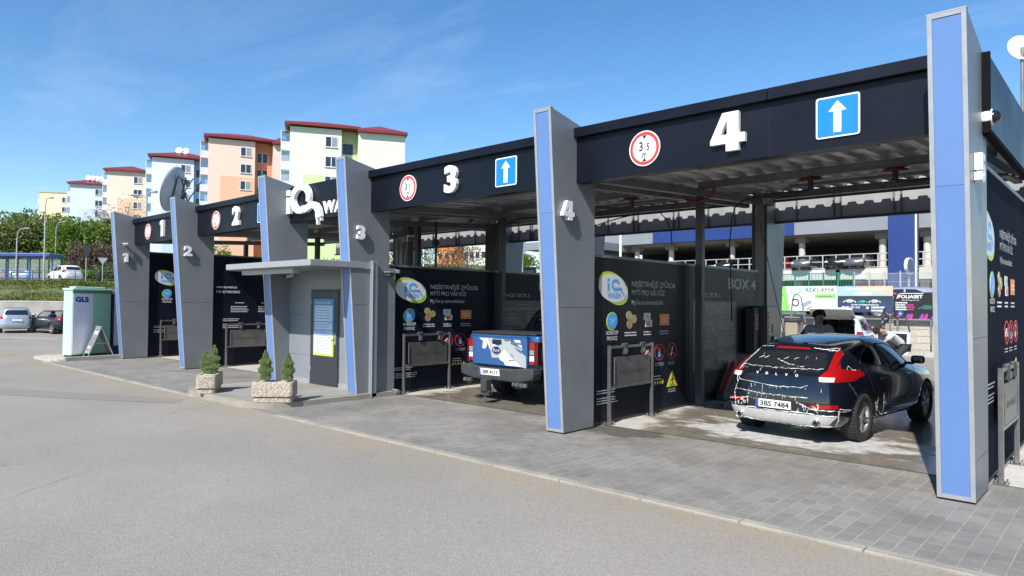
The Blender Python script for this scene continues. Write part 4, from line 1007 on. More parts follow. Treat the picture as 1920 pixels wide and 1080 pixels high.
def surf_line(mb, pts, r, m, ax='y', side=1, n=40, jit=0., lift=.0):
    L = []; P = [V(p) for p in pts]; seg = max(1, n//(len(P)-1))
    for a, b in zip(P, P[1:]):
        for i in range(seg): L.append(a.lerp(b, i/seg))
    L.append(P[-1]); out = []; rs = []
    for p in L:
        c, nn = on_body(p.x+random.uniform(-jit, jit), p.y+random.uniform(-jit, jit), ax, side)
        if c is not None: out.append(c+nn*lift); rs.append(r*.55*random.choice((.15, .3, .5, .6, .8, 1.0)) if jit else r)
    if len(out) > 1: mb.tube(out, rs, m, 6)
b = MB()      # seams and door gaps
surf_line(b, [(-.56,.99),(.56,.99)], .004, black); surf_line(b, [(-.70,.64),(-.62,.60),(.62,.60),(.70,.64)], .004, black)
for s in (1, -1):
    surf_line(b, [(1.78, 1.0), (1.82, .7), (1.80, .3)], .0035, black, 'x', s); surf_line(b, [(2.96, .97), (2.95, .6), (2.88, .3)], .0035, black, 'x', s); surf_line(b, [(1.0, 1.0), (1.12, .75), (1.25, .55), (1.27, .3)], .0035, black, 'x', s)
tag(b.build('panel_gap', t), kind='stuff')
for s in (1, -1):
    for poly in ([(.98,1.075),(1.74,1.005),(1.71,1.315),(1.48,1.30),(1.16,1.20)], [(1.80,1.0),(2.84,.985),(2.46,1.24),(2.18,1.325),(1.77,1.335)]):
        b = MB(); surf_line(b, poly+poly[:1], .009, trim_blk, 'x', s, 60); b.build('window_seal', t)
for x in (-.36, .36):
    for y, hh in ((1.35, 1.18), (2.1, 1.16)):
        b = MB(); b.box((x-.24, y, .5), (x+.24, y+.16, hh), trim_blk, .06, 2); b.box((x-.12, y, hh-.02), (x+.12, y+.1, hh+.14), trim_blk, .04, 2); b.build('seat', t)
b = MB(); b.box((-.7, .9, .40), (.7, 3.3, .5), trim_blk); b.box((-.66, 2.75, .5), (.66, 3.1, .95), trim_blk, .05); b.build('cabin_floor', t)
b = MB()      # soap lines on the tail
surf_line(b, [(-.60,1.02),(.0,1.005),(.58,1.02)], .010, foam_m, jit=.006); surf_line(b, [(-.66,.92),(-.58,.80),(0,.755),(.36,.765),(.44,.80)], .011, foam_m, jit=.005)
surf_line(b, [(-.62,.67),(-.2,.635),(.45,.63)], .011, foam_m, jit=.006); surf_line(b, [(-.63,.95),(-.605,1.03),(-.57,1.15),(-.54,1.24)], .012, foam_m, jit=.005)
surf_line(b, [(-.66,.90),(-.61,.76),(-.66,.62),(-.64,.50),(-.64,.40)], .011, foam_m, jit=.006); surf_line(b, [(-.52,1.275),(-.3,1.29)], .008, foam_m, jit=.004); surf_line(b, [(.3,1.285),(.52,1.27),(.56,1.26)], .013, foam_m, jit=.005)
surf_line(b, [(-.80,.50),(-.4,.565)], .013, foam_m, jit=.008); surf_line(b, [(.30,.565),(.5,.48),(.8,.475),(.85,.46)], .014, foam_m, jit=.007); surf_line(b, [(-.8,.40),(-.4,.42),(.4,.42),(.80,.40)], .016, foam_m, jit=.007)
for k in range(44):
    z0 = random.choice((1.0, .765, .635, .57, .41)); x = random.uniform(-.62, .62); surf_line(b, [(x, z0), (x+random.uniform(-.006, .006), z0-random.uniform(.015, .055))], .006, foam_m, jit=.003, n=5)
for k in range(22):
    x = random.choice((random.uniform(-.6, -.40), random.uniform(.33, .62))); z0 = random.uniform(.46, .57); surf_line(b, [(x, z0), (x+random.uniform(-.02, .02), z0-random.uniform(.02, .06))], .012, foam_m, jit=.012, n=6)
surf_line(b, [(.80,.47),(.79,.36),(.74,.26)], .014, foam_m, jit=.006); surf_line(b, [(-.7,.255),(-.2,.235),(.3,.235),(.7,.255)], .014, foam_m, jit=.008)
surf_line(b, [(-.2,.76),(-.2,.66),(-.21,.57)], .006, foam_m, jit=.004)
for k in range(7):
    x, z = random.uniform(-.45, .45), random.uniform(1.04, 1.19); a = random.uniform(-.06, .06); surf_line(b, [(x, z), (x+a, z+random.uniform(.0, .03))], .006, foam_m, jit=.004, n=4)
surf_line(b, [(-.12,1.12),(-.02,1.09),(.1,1.06),(.32,1.035)], .010, foam_m, jit=.007)
for x0, z0 in ((-.42, 1.12),): surf_line(b, [(x0, z0), (x0+.05, z0+.03), (x0+.1, z0+.0), (x0+.13, z0+.035)], .008, foam_m, jit=.004, n=12)
tag(b.build('foam_streak', t), kind='stuff')
b = MB()      # soap down the right side
for k in range(9):
    y = random.uniform(1.1, 2.6); z = random.uniform(.45, .72); surf_line(b, [(y, z), (y+random.uniform(-.02, .02), z-random.uniform(.08, .22))], random.uniform(.002, .004), foam_m, 'x', 1, 8, .002)
surf_line(b, [(1.22,.52),(1.3,.34),(1.5,.27),(2.1,.255),(3.0,.25)], .013, foam_m, 'x', 1, 40, .004); surf_line(b, [(1.25,.44),(1.5,.31),(2.3,.285)], .014, foam_m, 'x', 1, 30, .005)
surf_line(b, [(.18,.50),(.42,.47)], .015, foam_m, 'x', 1, 12, .006); surf_line(b, [(.56,1.27),(.66,1.285),(.78,1.29),(.68,1.255),(.58,1.26)], .012, foam_m, 'x', 1, 30, .006)
surf_line(b, [(.52,1.02),(.60,1.05),(.66,1.0),(.74,.99)], .013, foam_m, 'x', 1, 16, .008); surf_line(b, [(.40,.84),(.52,.72),(.62,.62)], .004, foam_m, 'x', 1, 16, .003)
tag(b.build('foam_streak', t), kind='stuff')
for s in (-1, 1):
    b = MB(); b.lathe([(.05, 0), (.052, .06), (.042, .062), (.04, 0)], (s*.56, .035, .295), (0, -1, 0), chrome, 18); b.lathe([(.04, .0), (1e-4, .001)], (s*.56, .03, .295), (0, -1, 0), black, 14); b.build('exhaust', t)
c, nn = on_body(0, .505); plate(t, Fr(c-V((.02, .014, 0)), (1, 0, 0), (0, 0, 1)), '3BS 7484')
b = MB()
for k, ch in enumerate('VOLVO'):
    u = -.30+.145*k; c, nn = on_body(u, .905); b.text(Fr(c, (1, 0, 0), (0, nn.z if False else .25, 1)), ch, 0, 0, .05, foam_m, .003, .010, bold=.03, al='c')
b.build('badge', t)
b = MB(); b.prism([(-.06, 0), (.12, 0), (.10, .055), (.06, .07)], 'x', -.02, .02, paint_blk)
c, nn = V((0, .95, 1.46)), None; o = b.build('antenna_fin', t, (0, .85, 1.47))
for s in (1, -1):
    b = MB(); b.box((s*.98-.105, 2.70, 1.0), (s*.98+.095, 2.80, 1.125), paint_blk, .045, 3); b.box((s*.84-.06, 2.72, .98), (s*.86+.06, 2.78, 1.02), trim_blk, .01); b.build('mirror', t)
    for y in (1.55, 2.62):
        c, nn = on_body(y, .84, 'x', s); b = MB(); b.box((c.x-.012, y-.1, .825), (c.x+s*.028, y+.1, .855), paint_blk, .01, 2); b.build('door_handle', t)
b = MB(); P = [on_body(x, z)[0]+V((0, -.015, 0)) for x, z in ((0, 1.02), (.1, 1.035), (.25, 1.05), (.4, 1.06))]; b.tube(P, [.016, .01, .007, .005], trim_blk, 6); b.build('rear_wiper', t)

# ---------------- the blue pickup
paint_blue = mat('blue_metallic_paint', (.03, .115, .31), .25, .35, var=.06, scale=3, coat=.8)
t = thing('pickup_truck', 'blue pickup with grey camouflage tailgate reversed towards the camera in bay 3', 'pickup', (-9.04, 9.52, .012), rad(0))
def st(y, p, c=0): return ([(x, y+(dy or 0), z) for x, z, dy in p], c)
def bed(y): return st(y, [(.70,.62,0),(.90,.64,0),(.935,.78,0),(.94,.95,0),(.935,1.1,0),(.925,1.22,0),(.90,1.285,0),(.85,1.30,0)])
def cab(y, zr, wr, dy=0): return st(y, [(.70,.50,0),(.90,.52,0),(.94,.70,0),(.94,.95,0),(.93,1.12,0),(.90,1.24,0),(wr+.06,zr-.1,dy),(wr-.04,zr,dy)], .03)
S_ = [st(.10, [(.68,.66,0),(.87,.68,0),(.905,.80,0),(.91,.95,0),(.905,1.1,0),(.895,1.21,0),(.875,1.265,0),(.83,1.28,0)]), bed(.13), bed(.5), bed(1.2), bed(1.62), bed(1.66),
      cab(1.70, 1.28, .85), cab(1.73, 1.78, .66, .06), cab(2.1, 1.86, .62), cab(2.9, 1.86, .62), cab(3.4, 1.80, .60, -.1), cab(3.95, 1.25, .72, .0), cab(4.6, 1.20, .60), cab(5.1, 1.08, .50), cab(5.18, 1.0, .44)]
bm = subdiv(loft_bm(S_, 0, .1), 2); bm = arches(bm, 1.9, (1.12, 4.3), .40, .47)
bm_obj('rear_window', carve(bm, [(-.62,1.34),(.62,1.34),(.56,1.72),(-.56,1.72)], 'y', lambda c, n: 1.6 < c.y < 2.1 and n.y < -.2), [carglass], t)
for s in (1, -1):
    for poly in ([(1.95,1.3),(2.75,1.3),(2.72,1.72),(2.0,1.72)], [(2.85,1.3),(3.7,1.3),(3.3,1.70),(2.82,1.72)]): bm_obj('side_window', carve(bm, poly, 'x', lambda c, n, s=s: c.x*s > .4 and n.x*s > .2), [carglass], t)
bm_obj('windscreen', carve(bm, [(-.64,1.32),(.64,1.32),(.54,1.74),(-.54,1.74)], 'y', lambda c, n: c.y > 3.2 and n.y > .1), [carglass], t)
for f in bm.faces:
    c_ = f.calc_center_median()
    if 1.6 < c_.y < 2.0 and c_.z > 1.31: f.material_index = 1  # back of the blue cab coloured black, painting in the shade under the roof
bm_obj('body', bm, [paint_blue, trim_blk], t)
for y in (1.12, 4.3):
    for s in (1, -1): wheel(t, s*.80, y, .40, .28, rim_m, 6, False)
for s in (1, -1):
    for y in (1.12, 4.3):
        b = MB(); P = [(s*.945, y+.50*math.cos(a), .40+.50*math.sin(a)) for a in [PI*i/14 for i in range(15)]]; b.tube(P, .045, paint_blue, 8); b.build('wheel_flare', t)
tg = MB(); tg.box((-.715, .0, .70), (.715, .10, 1.285), paint_blue, .022, 3); tgo = tg.build('tailgate', t)
b = MB(); b.box((-.72, -.012, 1.25), (.72, .05, 1.287), paint_blue, .012, 2); b.box((-.66, .0, 1.287), (.66, .08, 1.30), trim_blk, .006); b.build('spoiler_edge', tgo)
fr = Fr((0, 0, 0), (1, 0, 0), (0, 0, 1)); g1 = mat('decal_pale', (.62, .63, .63), .35, var=.03); g2 = mat('decal_grey', (.34, .37, .38), .35, var=.03); g3 = mat('decal_slate', (.10, .125, .155), .35, var=.03)
TX = lambda px: -.715+(px-215)/(785-215)*1.43; TZ = lambda px, py: 1.285-((py-245)-(px-215)*.05)/(335+0)*.585*1.03
def dec(mb, pts, m, h): mb.fpoly(fr, [(TX(x), TZ(x, y)) for x, y in pts], m, .0005, h)
b = MB(); dec(b, [(290,288),(440,292),(440,350),(490,375),(425,378),(415,425),(385,350),(330,318)], g1, .002)
dec(b, [(335,325),(378,355),(365,395),(350,405),(325,395)], g1, .002); dec(b, [(378,292),(438,293),(440,352),(415,420),(405,350)], g2, .003)
dec(b, [(445,300),(550,303),(570,325),(625,318),(625,352),(750,408),(720,425),(775,480),(780,598),(735,590),(620,470),(560,415),(520,455),(480,380),(540,352)], g2, .004)
dec(b, [(425,378),(478,388),(520,450),(505,500),(430,498),(418,430)], g2, .0035); dec(b, [(505,470),(560,415),(585,440),(640,500),(733,586),(570,575),(555,540),(515,520)], g1, .005)
dec(b, [(655,310),(715,312),(725,335),(740,395),(690,360)], g1, .0045); dec(b, [(555,303),(640,306),(610,322),(570,328)], g3, .0055); dec(b, [(622,330),(735,340),(738,362),(640,356)], g3, .006)
dec(b, [(655,380),(720,412),(738,455),(700,430)], g3, .0055); dec(b, [(608,518),(665,520),(665,530),(608,530)], g3, .0065); dec(b, [(625,455),(640,460),(655,485),(640,478)], g3, .0065); b.build('camouflage_decal', tgo)
b = MB(); b.box((TX(437), -.02, TZ(480, 352)), (TX(532), .002, TZ(480, 306)), trim_blk, .012, 2); b.build('handle', tgo)
b = MB(); b.fell(fr, TX(482), TZ(482, 420), .118, .076, chrome, 0, .014); b.fell(fr, TX(482), TZ(482, 420), .104, .064, mat('emblem_blue', (.01, .02, .09), .25), .014, .018)
b.text(fr, 'Ford', TX(482), TZ(482, 420)-.026, .085, g1, .018, .020, al='c'); b.build('emblem', tgo)
for s in (1, -1):
    z0, z1 = .74, 1.19
    o = MB(); o.box((s*.722, .055, z0), (s*.93, .32, z1), mat('lamp_smoked', (.05, .008, .01), .12, coat=.6), .02, 2); L_ = o.build('tail_lamp', t)
    o = MB(); o.box((s*.735, .04, z0+.02), (s*.86, .06, z0+.075), lamp_red, .006); o.build('red_lens', L_); o = MB(); o.box((s*.735, .04, z1-.145), (s*.87, .06, z1-.015), lamp_red, .006); o.build('red_lens', L_)
    o = MB(); o.box((s*.74, .038, z0+.085), (s*.85, .058, z0+.185), lamp_clear, .006); o.box((s*.74, .040, z0+.20), (s*.85, .058, z0+.295), mat('lamp_dim', (.25, .24, .24), .2), .006); o.build('clear_lens', L_)
bum = mat('bumper_plastic', (.035, .037, .039), .6, var=.15, scale=6, bump=.2, bscale=120)
b = MB(); b.prism([(-.95,.60),(-.93,.70),(-.70,.70),(-.4,.665),(.4,.665),(.70,.70),(.93,.70),(.95,.60),(.93,.50),(.60,.43),(-.60,.43),(-.93,.50)], 'y', -.10, .16, bum)
bo = b.build('bumper', t); md = bo.modifiers.new('bevel', 'BEVEL'); md.width = .03; md.segments = 3; md.limit_method = 'ANGLE'
for s in (1, -1):
    b = MB(); b.tube([(s*.62-.05, -.15, .44), (s*.62-.05, -.20, .40), (s*.62-.05, -.15, .34), (s*.62+.05, -.15, .34), (s*.62+.05, -.20, .40), (s*.62+.05, -.15, .44)], .013, trim_blk, 6); b.build('tow_loop', t)
b = MB(); b.box((-.22, -.28, .22), (-.06, -.1, .46), bum, .02); b.cyl((-.14, -.2, .1), (-.14, -.2, .22), .03, dark_steel); b.box((-.25, -.24, .14), (-.03, -.12, .24), bum, .015); b.build('tow_hitch', t)
b = MB(); b.box((.45, -.12, .36), (.80, -.06, .43), stainless, .01); b.box((-.85, -.12, .36), (-.62, -.06, .43), stainless, .01); b.build('step_pad', t)
b = MB(); b.box((-.6, .3, .36), (.6, .9, .5), trim_blk, .03); b.cyl((-.8, 1.12, .40), (.8, 1.12, .40), .09, trim_blk, 12); b.build('underbody', t)
b = MB(); b.box((-.84, .10, 1.295), (.84, 1.62, 1.335), rubber, .015, 2); b.build('tonneau_cover', t)
plate(t, Fr((-.14, -.105, .585), (1, 0, 0), (0, -.12, 1)), '2BR 4117', .54, .125)
# ------------------------------------------------------------------ parcel box, cabinet, A-board
gls_l = mat('parcel_mint', (.42, .66, .50), .4, var=.03); gls_g = mat('parcel_green', (.36, .62, .43), .4, var=.03); gls_w = mat('parcel_white', (.74, .76, .82), .4, var=.03)
RZ = math.atan2(1.32, -.65)
t = thing('parcel_box', 'tall mint green and white parcel box with dark blue lettering, left of pylon 1', 'parcel box', (-25.05, 6.70, .07), RZ)
b = MB(); b.box((0, 0, .06), (1.47, .36, 2.12), gls_l, .012); b.box((.03, .03, 0), (1.44, .33, .06), dark_steel); b.build('housing', t)
b = MB(); b.box((.02, -.014, .1), (.76, -.001, 2.02), gls_w, .004); b.build('white_door', t); b = MB(); b.box((.775, -.014, .1), (1.45, -.001, 2.02), gls_g, .004); b.build('green_door', t)
b = MB(); b.box((-.03, -.06, 2.125), (1.5, .39, 2.19), gls_l, .015); b.box((.15, .05, 2.195), (1.3, .33, 2.25), gls_g, .02); b.box((.0, -.03, 2.05), (1.47, -.002, 2.12), mat('parcel_shadow_gap', (.12, .2, .15), .5)); b.build('lid', t)
fr = Fr((0, -.0145, 0), (1, 0, 0), (0, 0, 1)); b = MB(); b.text(fr, 'GLS', .10, 1.76, .215, mat('gls_blue', (.015, .02, .22), .4), bold=.055, width=.49); b.fell(fr, .61, 1.775, .015, .015, orange); b.build('lettering', t)
f2 = Fr((-.0005, .36, 0), (0, -1, 0), (0, 0, 1)); b = MB(); bars(b, f2, .08, 1.72, .2, 2, .14, gls_g, .04, .1); b.build('side_label', t)
t = thing('utility_cabinet', 'pale grey cabinet with dark blue edge squeezed between the parcel box and pylon 1', 'cabinet', (-25.72, 8.12, .0), RZ)
b = MB(); b.box((0, .0, .35), (1.2, .4, 2.15), gls_w, .01); b.box((.02, .02, 0), (1.18, .38, .35), mat('cabinet_navy', (.015, .018, .06), .4)); b.build('housing', t); b = MB(); b.box((-.07, -.01, .0), (-.003, .41, 2.1), MATS['cabinet_navy']); b.build('edge_panel', t)
b = MB(); b.box((-.08, -.04, 2.155), (1.24, .44, 2.21), gls_w, .01); b.build('lid', t)

t = thing('a_board', 'folding metal A-board with a faded poster in front of the parcel box', 'A-board', (-24.86, 7.42, .0), rad(-2))
hz, sp_ = 1.02, .40
for s, nm in ((-1, 'front_panel'), (1, 'rear_panel')):
    b = MB(); fr = Fr((-.28*-s if False else (-.28 if s < 0 else .28), s*sp_, 0), (1 if s < 0 else -1, 0, 0), (0, -s*sp_, hz)); L_ = math.hypot(hz, sp_)
    for u0, v0, u1, v1 in ((0, 0, .035, L_), (.525, 0, .56, L_), (.035, .2, .525, .24), (.035, L_-.05, .525, L_)): b.frect(fr, u0, v0, u1, v1, alu, -.012, .012)
    b.frect(fr, .035, .24, .525, L_-.05, mat('board_grey', (.3, .3, .3), .5), -.004, .004); o = b.build(nm, t)
    if s < 0:
        b = MB(); b.frect(fr, .05, .27, .51, L_-.07, mat('faded_poster', (.2, .18, .18), .5, var=.5, scale=7), .004, .006); b.frect(fr, .06, .85, .50, .96, print_grey, .006, .007); b.frect(fr, .1, .35, .35, .45, print_grey, .006, .007); b.build('poster', o)
for s in (-1, 1):
    b = MB(); b.box((s*.26-.01, -.2, .5), (s*.26+.01, .2, .515), alu); b.build('cross_stay', t)
b = MB(); b.box((-.29, -.03, hz-.01), (.29, .03, hz+.03), alu, .008); b.build('hinge', t)

# ------------------------------------------------------------------ planters with dwarf conifers
def aggregate():
    m, N, L, b = nodes_mat('washed_aggregate'); tc = N.new('ShaderNodeTexCoord').outputs['Object']
    v = N.new('ShaderNodeTexVoronoi'); v.inputs['Scale'].default_value = 58; L.new(tc, v.inputs['Vector'])
    hs = N.new('ShaderNodeSeparateColor'); L.new(v.outputs['Color'], hs.inputs[0])
    c = mix(N, L, ramp(N, L, hs.outputs[0], 0, 1), (.20, .145, .10), (.56, .48, .38)); c = mix(N, L, ramp(N, L, hs.outputs[1], .75, .95), c, (.58, .56, .52))
    c = mix(N, L, ramp(N, L, v.outputs['Distance'], .45, .75), c, (.30, .26, .21)); L.new(c, b.inputs['Base Color']); b.inputs['Roughness'].default_value = .8
    bp = N.new('ShaderNodeBump'); bp.inputs['Strength'].default_value = .8; bp.inputs['Distance'].default_value = .008; bp.invert = True; L.new(v.outputs['Distance'], bp.inputs['Height']); L.new(bp.outputs[0], b.inputs['Normal'])
    return m
agg = aggregate(); soilm = mat('white_pebbles', (.5, .49, .46), .85, var=.4, scale=40, bump=1, bscale=40)
def planter(p, ux, label):
    rz = math.atan2(ux[1], ux[0]); t = thing('planter', label, 'planter', p, rz, 'exposed aggregate planters by the kiosk')
    W, D = .74, .38
    def rr(i, r=.07): return rounded(i, i, W-i, D-i, r, n=4)
    b = MB(); b.prism(rr(.03, .06), 'z', 0, .09, agg); b.prism(rr(.055, .06), 'z', .09, .105, agg); b.prism(rr(0), 'z', .105, .32, agg)
    o = rr(0); i_ = rr(.055, .05); n = len(o)
    b.add([(x, y, .32) for x, y in o]+[(x, y, .36) for x, y in rr(.008)]+[(x, y, .36) for x, y in i_]+[(x, y, .322) for x, y in i_], [(k, (k+1) % n, n+(k+1) % n, n+k) for k in range(n)]+[(n+k, n+(k+1) % n, 2*n+(k+1) % n, 2*n+k) for k in range(n)]+[(2*n+k, 2*n+(k+1) % n, 3*n+(k+1) % n, 3*n+k) for k in range(n)], agg)
    b.build('trough', t); b = MB(); b.prism(rr(.057, .05), 'z', .322, .342, soilm); b.build('pebbles', t)
    return t
def leafmat(name, c0, c1, sc=3., rough=.6, tr=.25):
    m, N, L, b = nodes_mat(name); p = N.new('ShaderNodeTexCoord').outputs['Object']
    f = ramp(N, L, noise(N, L, p, sc, 3), .32, .68); c = mix(N, L, f, c0, c1)
    c = mix(N, L, ramp(N, L, noise(N, L, p, sc*6, 2), .3, .7, 0, .45), c, tuple(x*.5 for x in c0))
    L.new(c, b.inputs['Base Color']); b.inputs['Roughness'].default_value = rough; b.inputs['Specular IOR Level'].default_value = .25
    if tr:
        tl = N.new('ShaderNodeBsdfTranslucent'); L.new(c, tl.inputs[0]); mx = N.new('ShaderNodeMixShader'); mx.inputs[0].default_value = tr
        L.new(b.outputs[0], mx.inputs[1]); L.new(tl.outputs[0], mx.inputs[2]); L.new(mx.outputs[0], N['Material Output'].inputs[0])
    return m
bark = mat('bark', (.11, .085, .06), .9, var=.3, scale=8, bump=.6, bscale=20)
def rv():
    while 1:
        v = V((random.uniform(-1, 1), random.uniform(-1, 1), random.uniform(-1, 1)))
        if .05 < v.length < 1: return v
def leaf(mb_v, mb_f, p, d, n, l, w):
    s = d.cross(n); s = s.normalized()*w/2 if s.length > 1e-6 else V((w/2, 0, 0)); k = len(mb_v)
    mb_v += [p-s*.4, p+d*l*.5-s, p+d*l, p+d*l*.5+s]; mb_f.append((k, k+1, k+2, k+3))
conif = leafmat('conifer_needles', (.28, .36, .15), (.50, .60, .27), 14, .6, .5)
def conifer(p, tips, label):
    t = thing('dwarf_conifer', label, 'conifer', p, 0, 'dwarf conifers in the planters'); vs, fs = [], []
    for (x, y, h, r) in tips:
        for k in range(int(5200*h*r/.06)):
            q = random.random()**.75; z = .02+h*q*.97; rr_ = r*(math.sin(PI*min(1, q*.93+.12))**.8)*(1-.35*q)*(1+.22*math.sin(7*q*PI+x*40)); a = random.uniform(0, 2*PI); e = rr_*math.sqrt(random.uniform(.25, 1))
            d = V((math.cos(a)*.55, math.sin(a)*.55, .75+random.uniform(-.2, .5))).normalized(); leaf(vs, fs, V((x+e*math.cos(a), y+e*math.sin(a), z)), d, rv().normalized(), random.uniform(.022, .05), .012)
    m = MB(); m.add(vs, fs, conif); m.build('foliage', t); m = MB()
    for (x, y, h, r) in tips: m.tube([(x*.3, y*.3, -.02), (x, y, .1), (x, y, h*.8)], [.016, .012, .004], bark, 6)
    m.build('stem', t)
A1 = at_z(405, 738, .106); B1 = at_z(430, 722, .106); d1 = (B1-A1); d1.z = 0; d1.normalize(); n1 = V((-d1.y, d1.x, 0))
planter(A1, d1, 'left exposed aggregate planter with one twin-topped conifer, seen end on')
A1 = A1; c1 = A1+d1*.40+n1*.20+V((0, 0, .335)); conifer(c1, [(-.06, -.05, .44, .105), (.065, .055, .54, .115), (0, 0, .34, .13)], 'bushy twin-topped dwarf conifer in the left planter')
A2 = at_z(469, 755, .106); B2 = at_z(554, 755, .106); d2 = (B2-A2); d2.z = 0; d2.normalize(); n2 = V((-d2.y, d2.x, 0))
planter(A2, d2, 'right exposed aggregate planter with two slim conifers, seen broadside')
conifer(A2+d2*.20+n2*.2+V((0, 0, .335)), [(0, 0, .54, .125)], 'slim pale dwarf conifer at the left end of the right planter')
conifer(A2+d2*.60+n2*.2+V((0, 0, .335)), [(0, 0, .50, .115)], 'slim dwarf conifer at the right end of the right planter')

# ------------------------------------------------------------------ embankment on the left
def flat(v): v = V(v); v.z = 0; return v
def pd(px, d, z=0): q = at_d(px, 562, d); return V((q.x, q.y, z))
def terrain(name, rows, m, cols, kind='structure', amp=.0):
    vs = []; 
    for d, z in rows:
        for px in cols:
            p = pd(px, d, z); p.z += amp*math.sin(p.x*.9+p.y*.3)*math.cos(p.y*1.1-p.x*.35); vs.append(p)
    n = len(cols); fs = [(i*n+j, i*n+j+1, (i+1)*n+j+1, (i+1)*n+j) for i in range(len(rows)-1) for j in range(n-1)]
    b = MB(); b.add(vs, fs, m, True); return tag(b.build(name), kind=kind)
grassm = mat('bank_grass', (.085, .10, .03), .9, var=.5, scale=.8, bump=.6, bscale=6, fine=.3)
CL = list(range(-700, 561, 30))
terrain('grass_bank', [(48.3, 1.66), (49.2, 2.0), (51, 2.5), (53.5, 2.95), (56, 3.25), (58.5, 3.38)], grassm, CL, amp=.06)
terrain('upper_street', [(58.5, 3.38), (64, 3.42), (76, 3.6)], asph_dk, CL)
terrain('hill', [(76, 3.6), (90, 4.6), (115, 7.5), (150, 10.5), (200, 12), (400, 14)], grassm, CL+list(range(620, 1000, 60)), amp=.3)
t = thing('retaining_wall', 'low weathered concrete retaining wall behind the parked cars at far left', 'wall', pd(60, 48.2))
wallm = mat('weathered_concrete', (.30, .285, .26), .9, var=.25, scale=.9, bump=.3, bscale=20, fine=.1)
o0 = pd(60, 48.2); b = MB(); P = [pd(px, 48.2)-o0 for px in CL]; Q = [p+(p+o0).normalized()*.3 for p in P]; k = len(P)
vs = [p for p in P]+[p+V((0, 0, 1.66)) for p in P]+[q+V((0, 0, 1.66)) for q in Q]; b.add(vs, [(i, i+1, k+i+1, k+i) for i in range(k-1)]+[(k+i, k+i+1, 2*k+i+1, 2*k+i) for i in range(k-1)], wallm); b.build('wall_face', t)
b = MB(); b.tube([p+V((0, 0, 1.70))+(p+o0).normalized()*.12 for p in P], .09, wallm, 6); b.build('coping', t)
# grass and weeds
def tufts(name, rows, px0, px1, n, m, l, up=1.):
    vs, fs = [], []
    for i in range(n):
        d = random.uniform(*rows[0:2]); px = random.uniform(px0, px1); f = (d-48.3)/10.2; z = 1.66+1.72*(1-(1-max(0, min(1, f)))**1.7); p = pd(px, d, z-.03)
        for k in range(3):
            leaf(vs, fs, p+V((random.uniform(-.1, .1), random.uniform(-.1, .1), 0)), V((random.uniform(-.6, .6), random.uniform(-.6, .6), up)).normalized(), rv().normalized(), l*random.uniform(.5, 1.3), l*.45)
    b = MB(); b.add(vs, fs, m); return tag(b.build(name), kind='stuff')
tag(tufts('grass', (48.4, 58.5), -60, 260, 5200, leafmat('grass_blades', (.08, .11, .022), (.22, .26, .06), .5), .22), 'long yellow green grass and weeds on the bank above the retaining wall', 'grass')
tag(tufts('bank_flowers', (50, 57), -60, 240, 240, leafmat('pale_flowers', (.5, .5, .35), (.6, .58, .45), .5), .11), 'small pale flowers scattered over the grassy bank', 'flowers')

# railing along the upper street
t = thing('railing', 'thin dark two-rail railing along the top of the grass bank', 'railing', pd(90, 59, 3.4)); o0 = pd(90, 59, 3.4)
for px in range(-60, 260, 40):
    p = pd(px, 59, 3.38)-o0; b = MB(); b.tube([p, p+V((0, 0, 1.0))], .03, dark_steel, 6); b.build('post', t)
for h in (.28, .98): b = MB(); b.tube([pd(px, 59, 3.38+h)-o0 for px in range(-60, 245, 20)], .028, dark_steel, 6); b.build('rail', t)
# bus shelter
bs = mat('shelter_blue', (.03, .07, .32), .4); p0 = pd(-70, 63, 3.42); p1 = pd(96, 63, 3.42); u = (p1-p0).normalized(); L_ = (p1-p0).length; nn = V((-u.y, u.x, 0))
t = thing('bus_shelter', 'blue framed glass bus shelter on the upper street', 'bus shelter', p0, math.atan2(u.y, u.x))
b = MB(); b.box((-.2, -.5, 2.36), (L_+.05, 1.5, 2.62), bs, .05); b.box((-.22, -.52, 2.60), (L_+.07, 1.52, 2.66), mat('shelter_roof', (.25, .36, .55), .4), .02); b.build('roof', t)
for k in range(5):
    for y in (.0, 1.3):
        b = MB(); b.box((L_*k/4-.05, y-.05, 0), (L_*k/4+.05, y+.05, 2.36), bs); b.build('post', t)
gl = glass('shelter_glass', (.85, .93, .95), .86)
for k in range(4): b = MB(); b.box((L_*k/4+.06, 1.28, .3), (L_*(k+1)/4-.06, 1.3, 2.2), gl); b.build('glass_panel', t)
b = MB(); b.box((.4, .9, .42), (L_-.6, 1.2, .48), bs); b.build('bench', t); b = MB(); b.box((0, 1.27, .22), (L_, 1.31, .28), bs); b.box((0, 1.27, .95), (L_, 1.31, 1.0), bs); b.build('cross_bar', t)
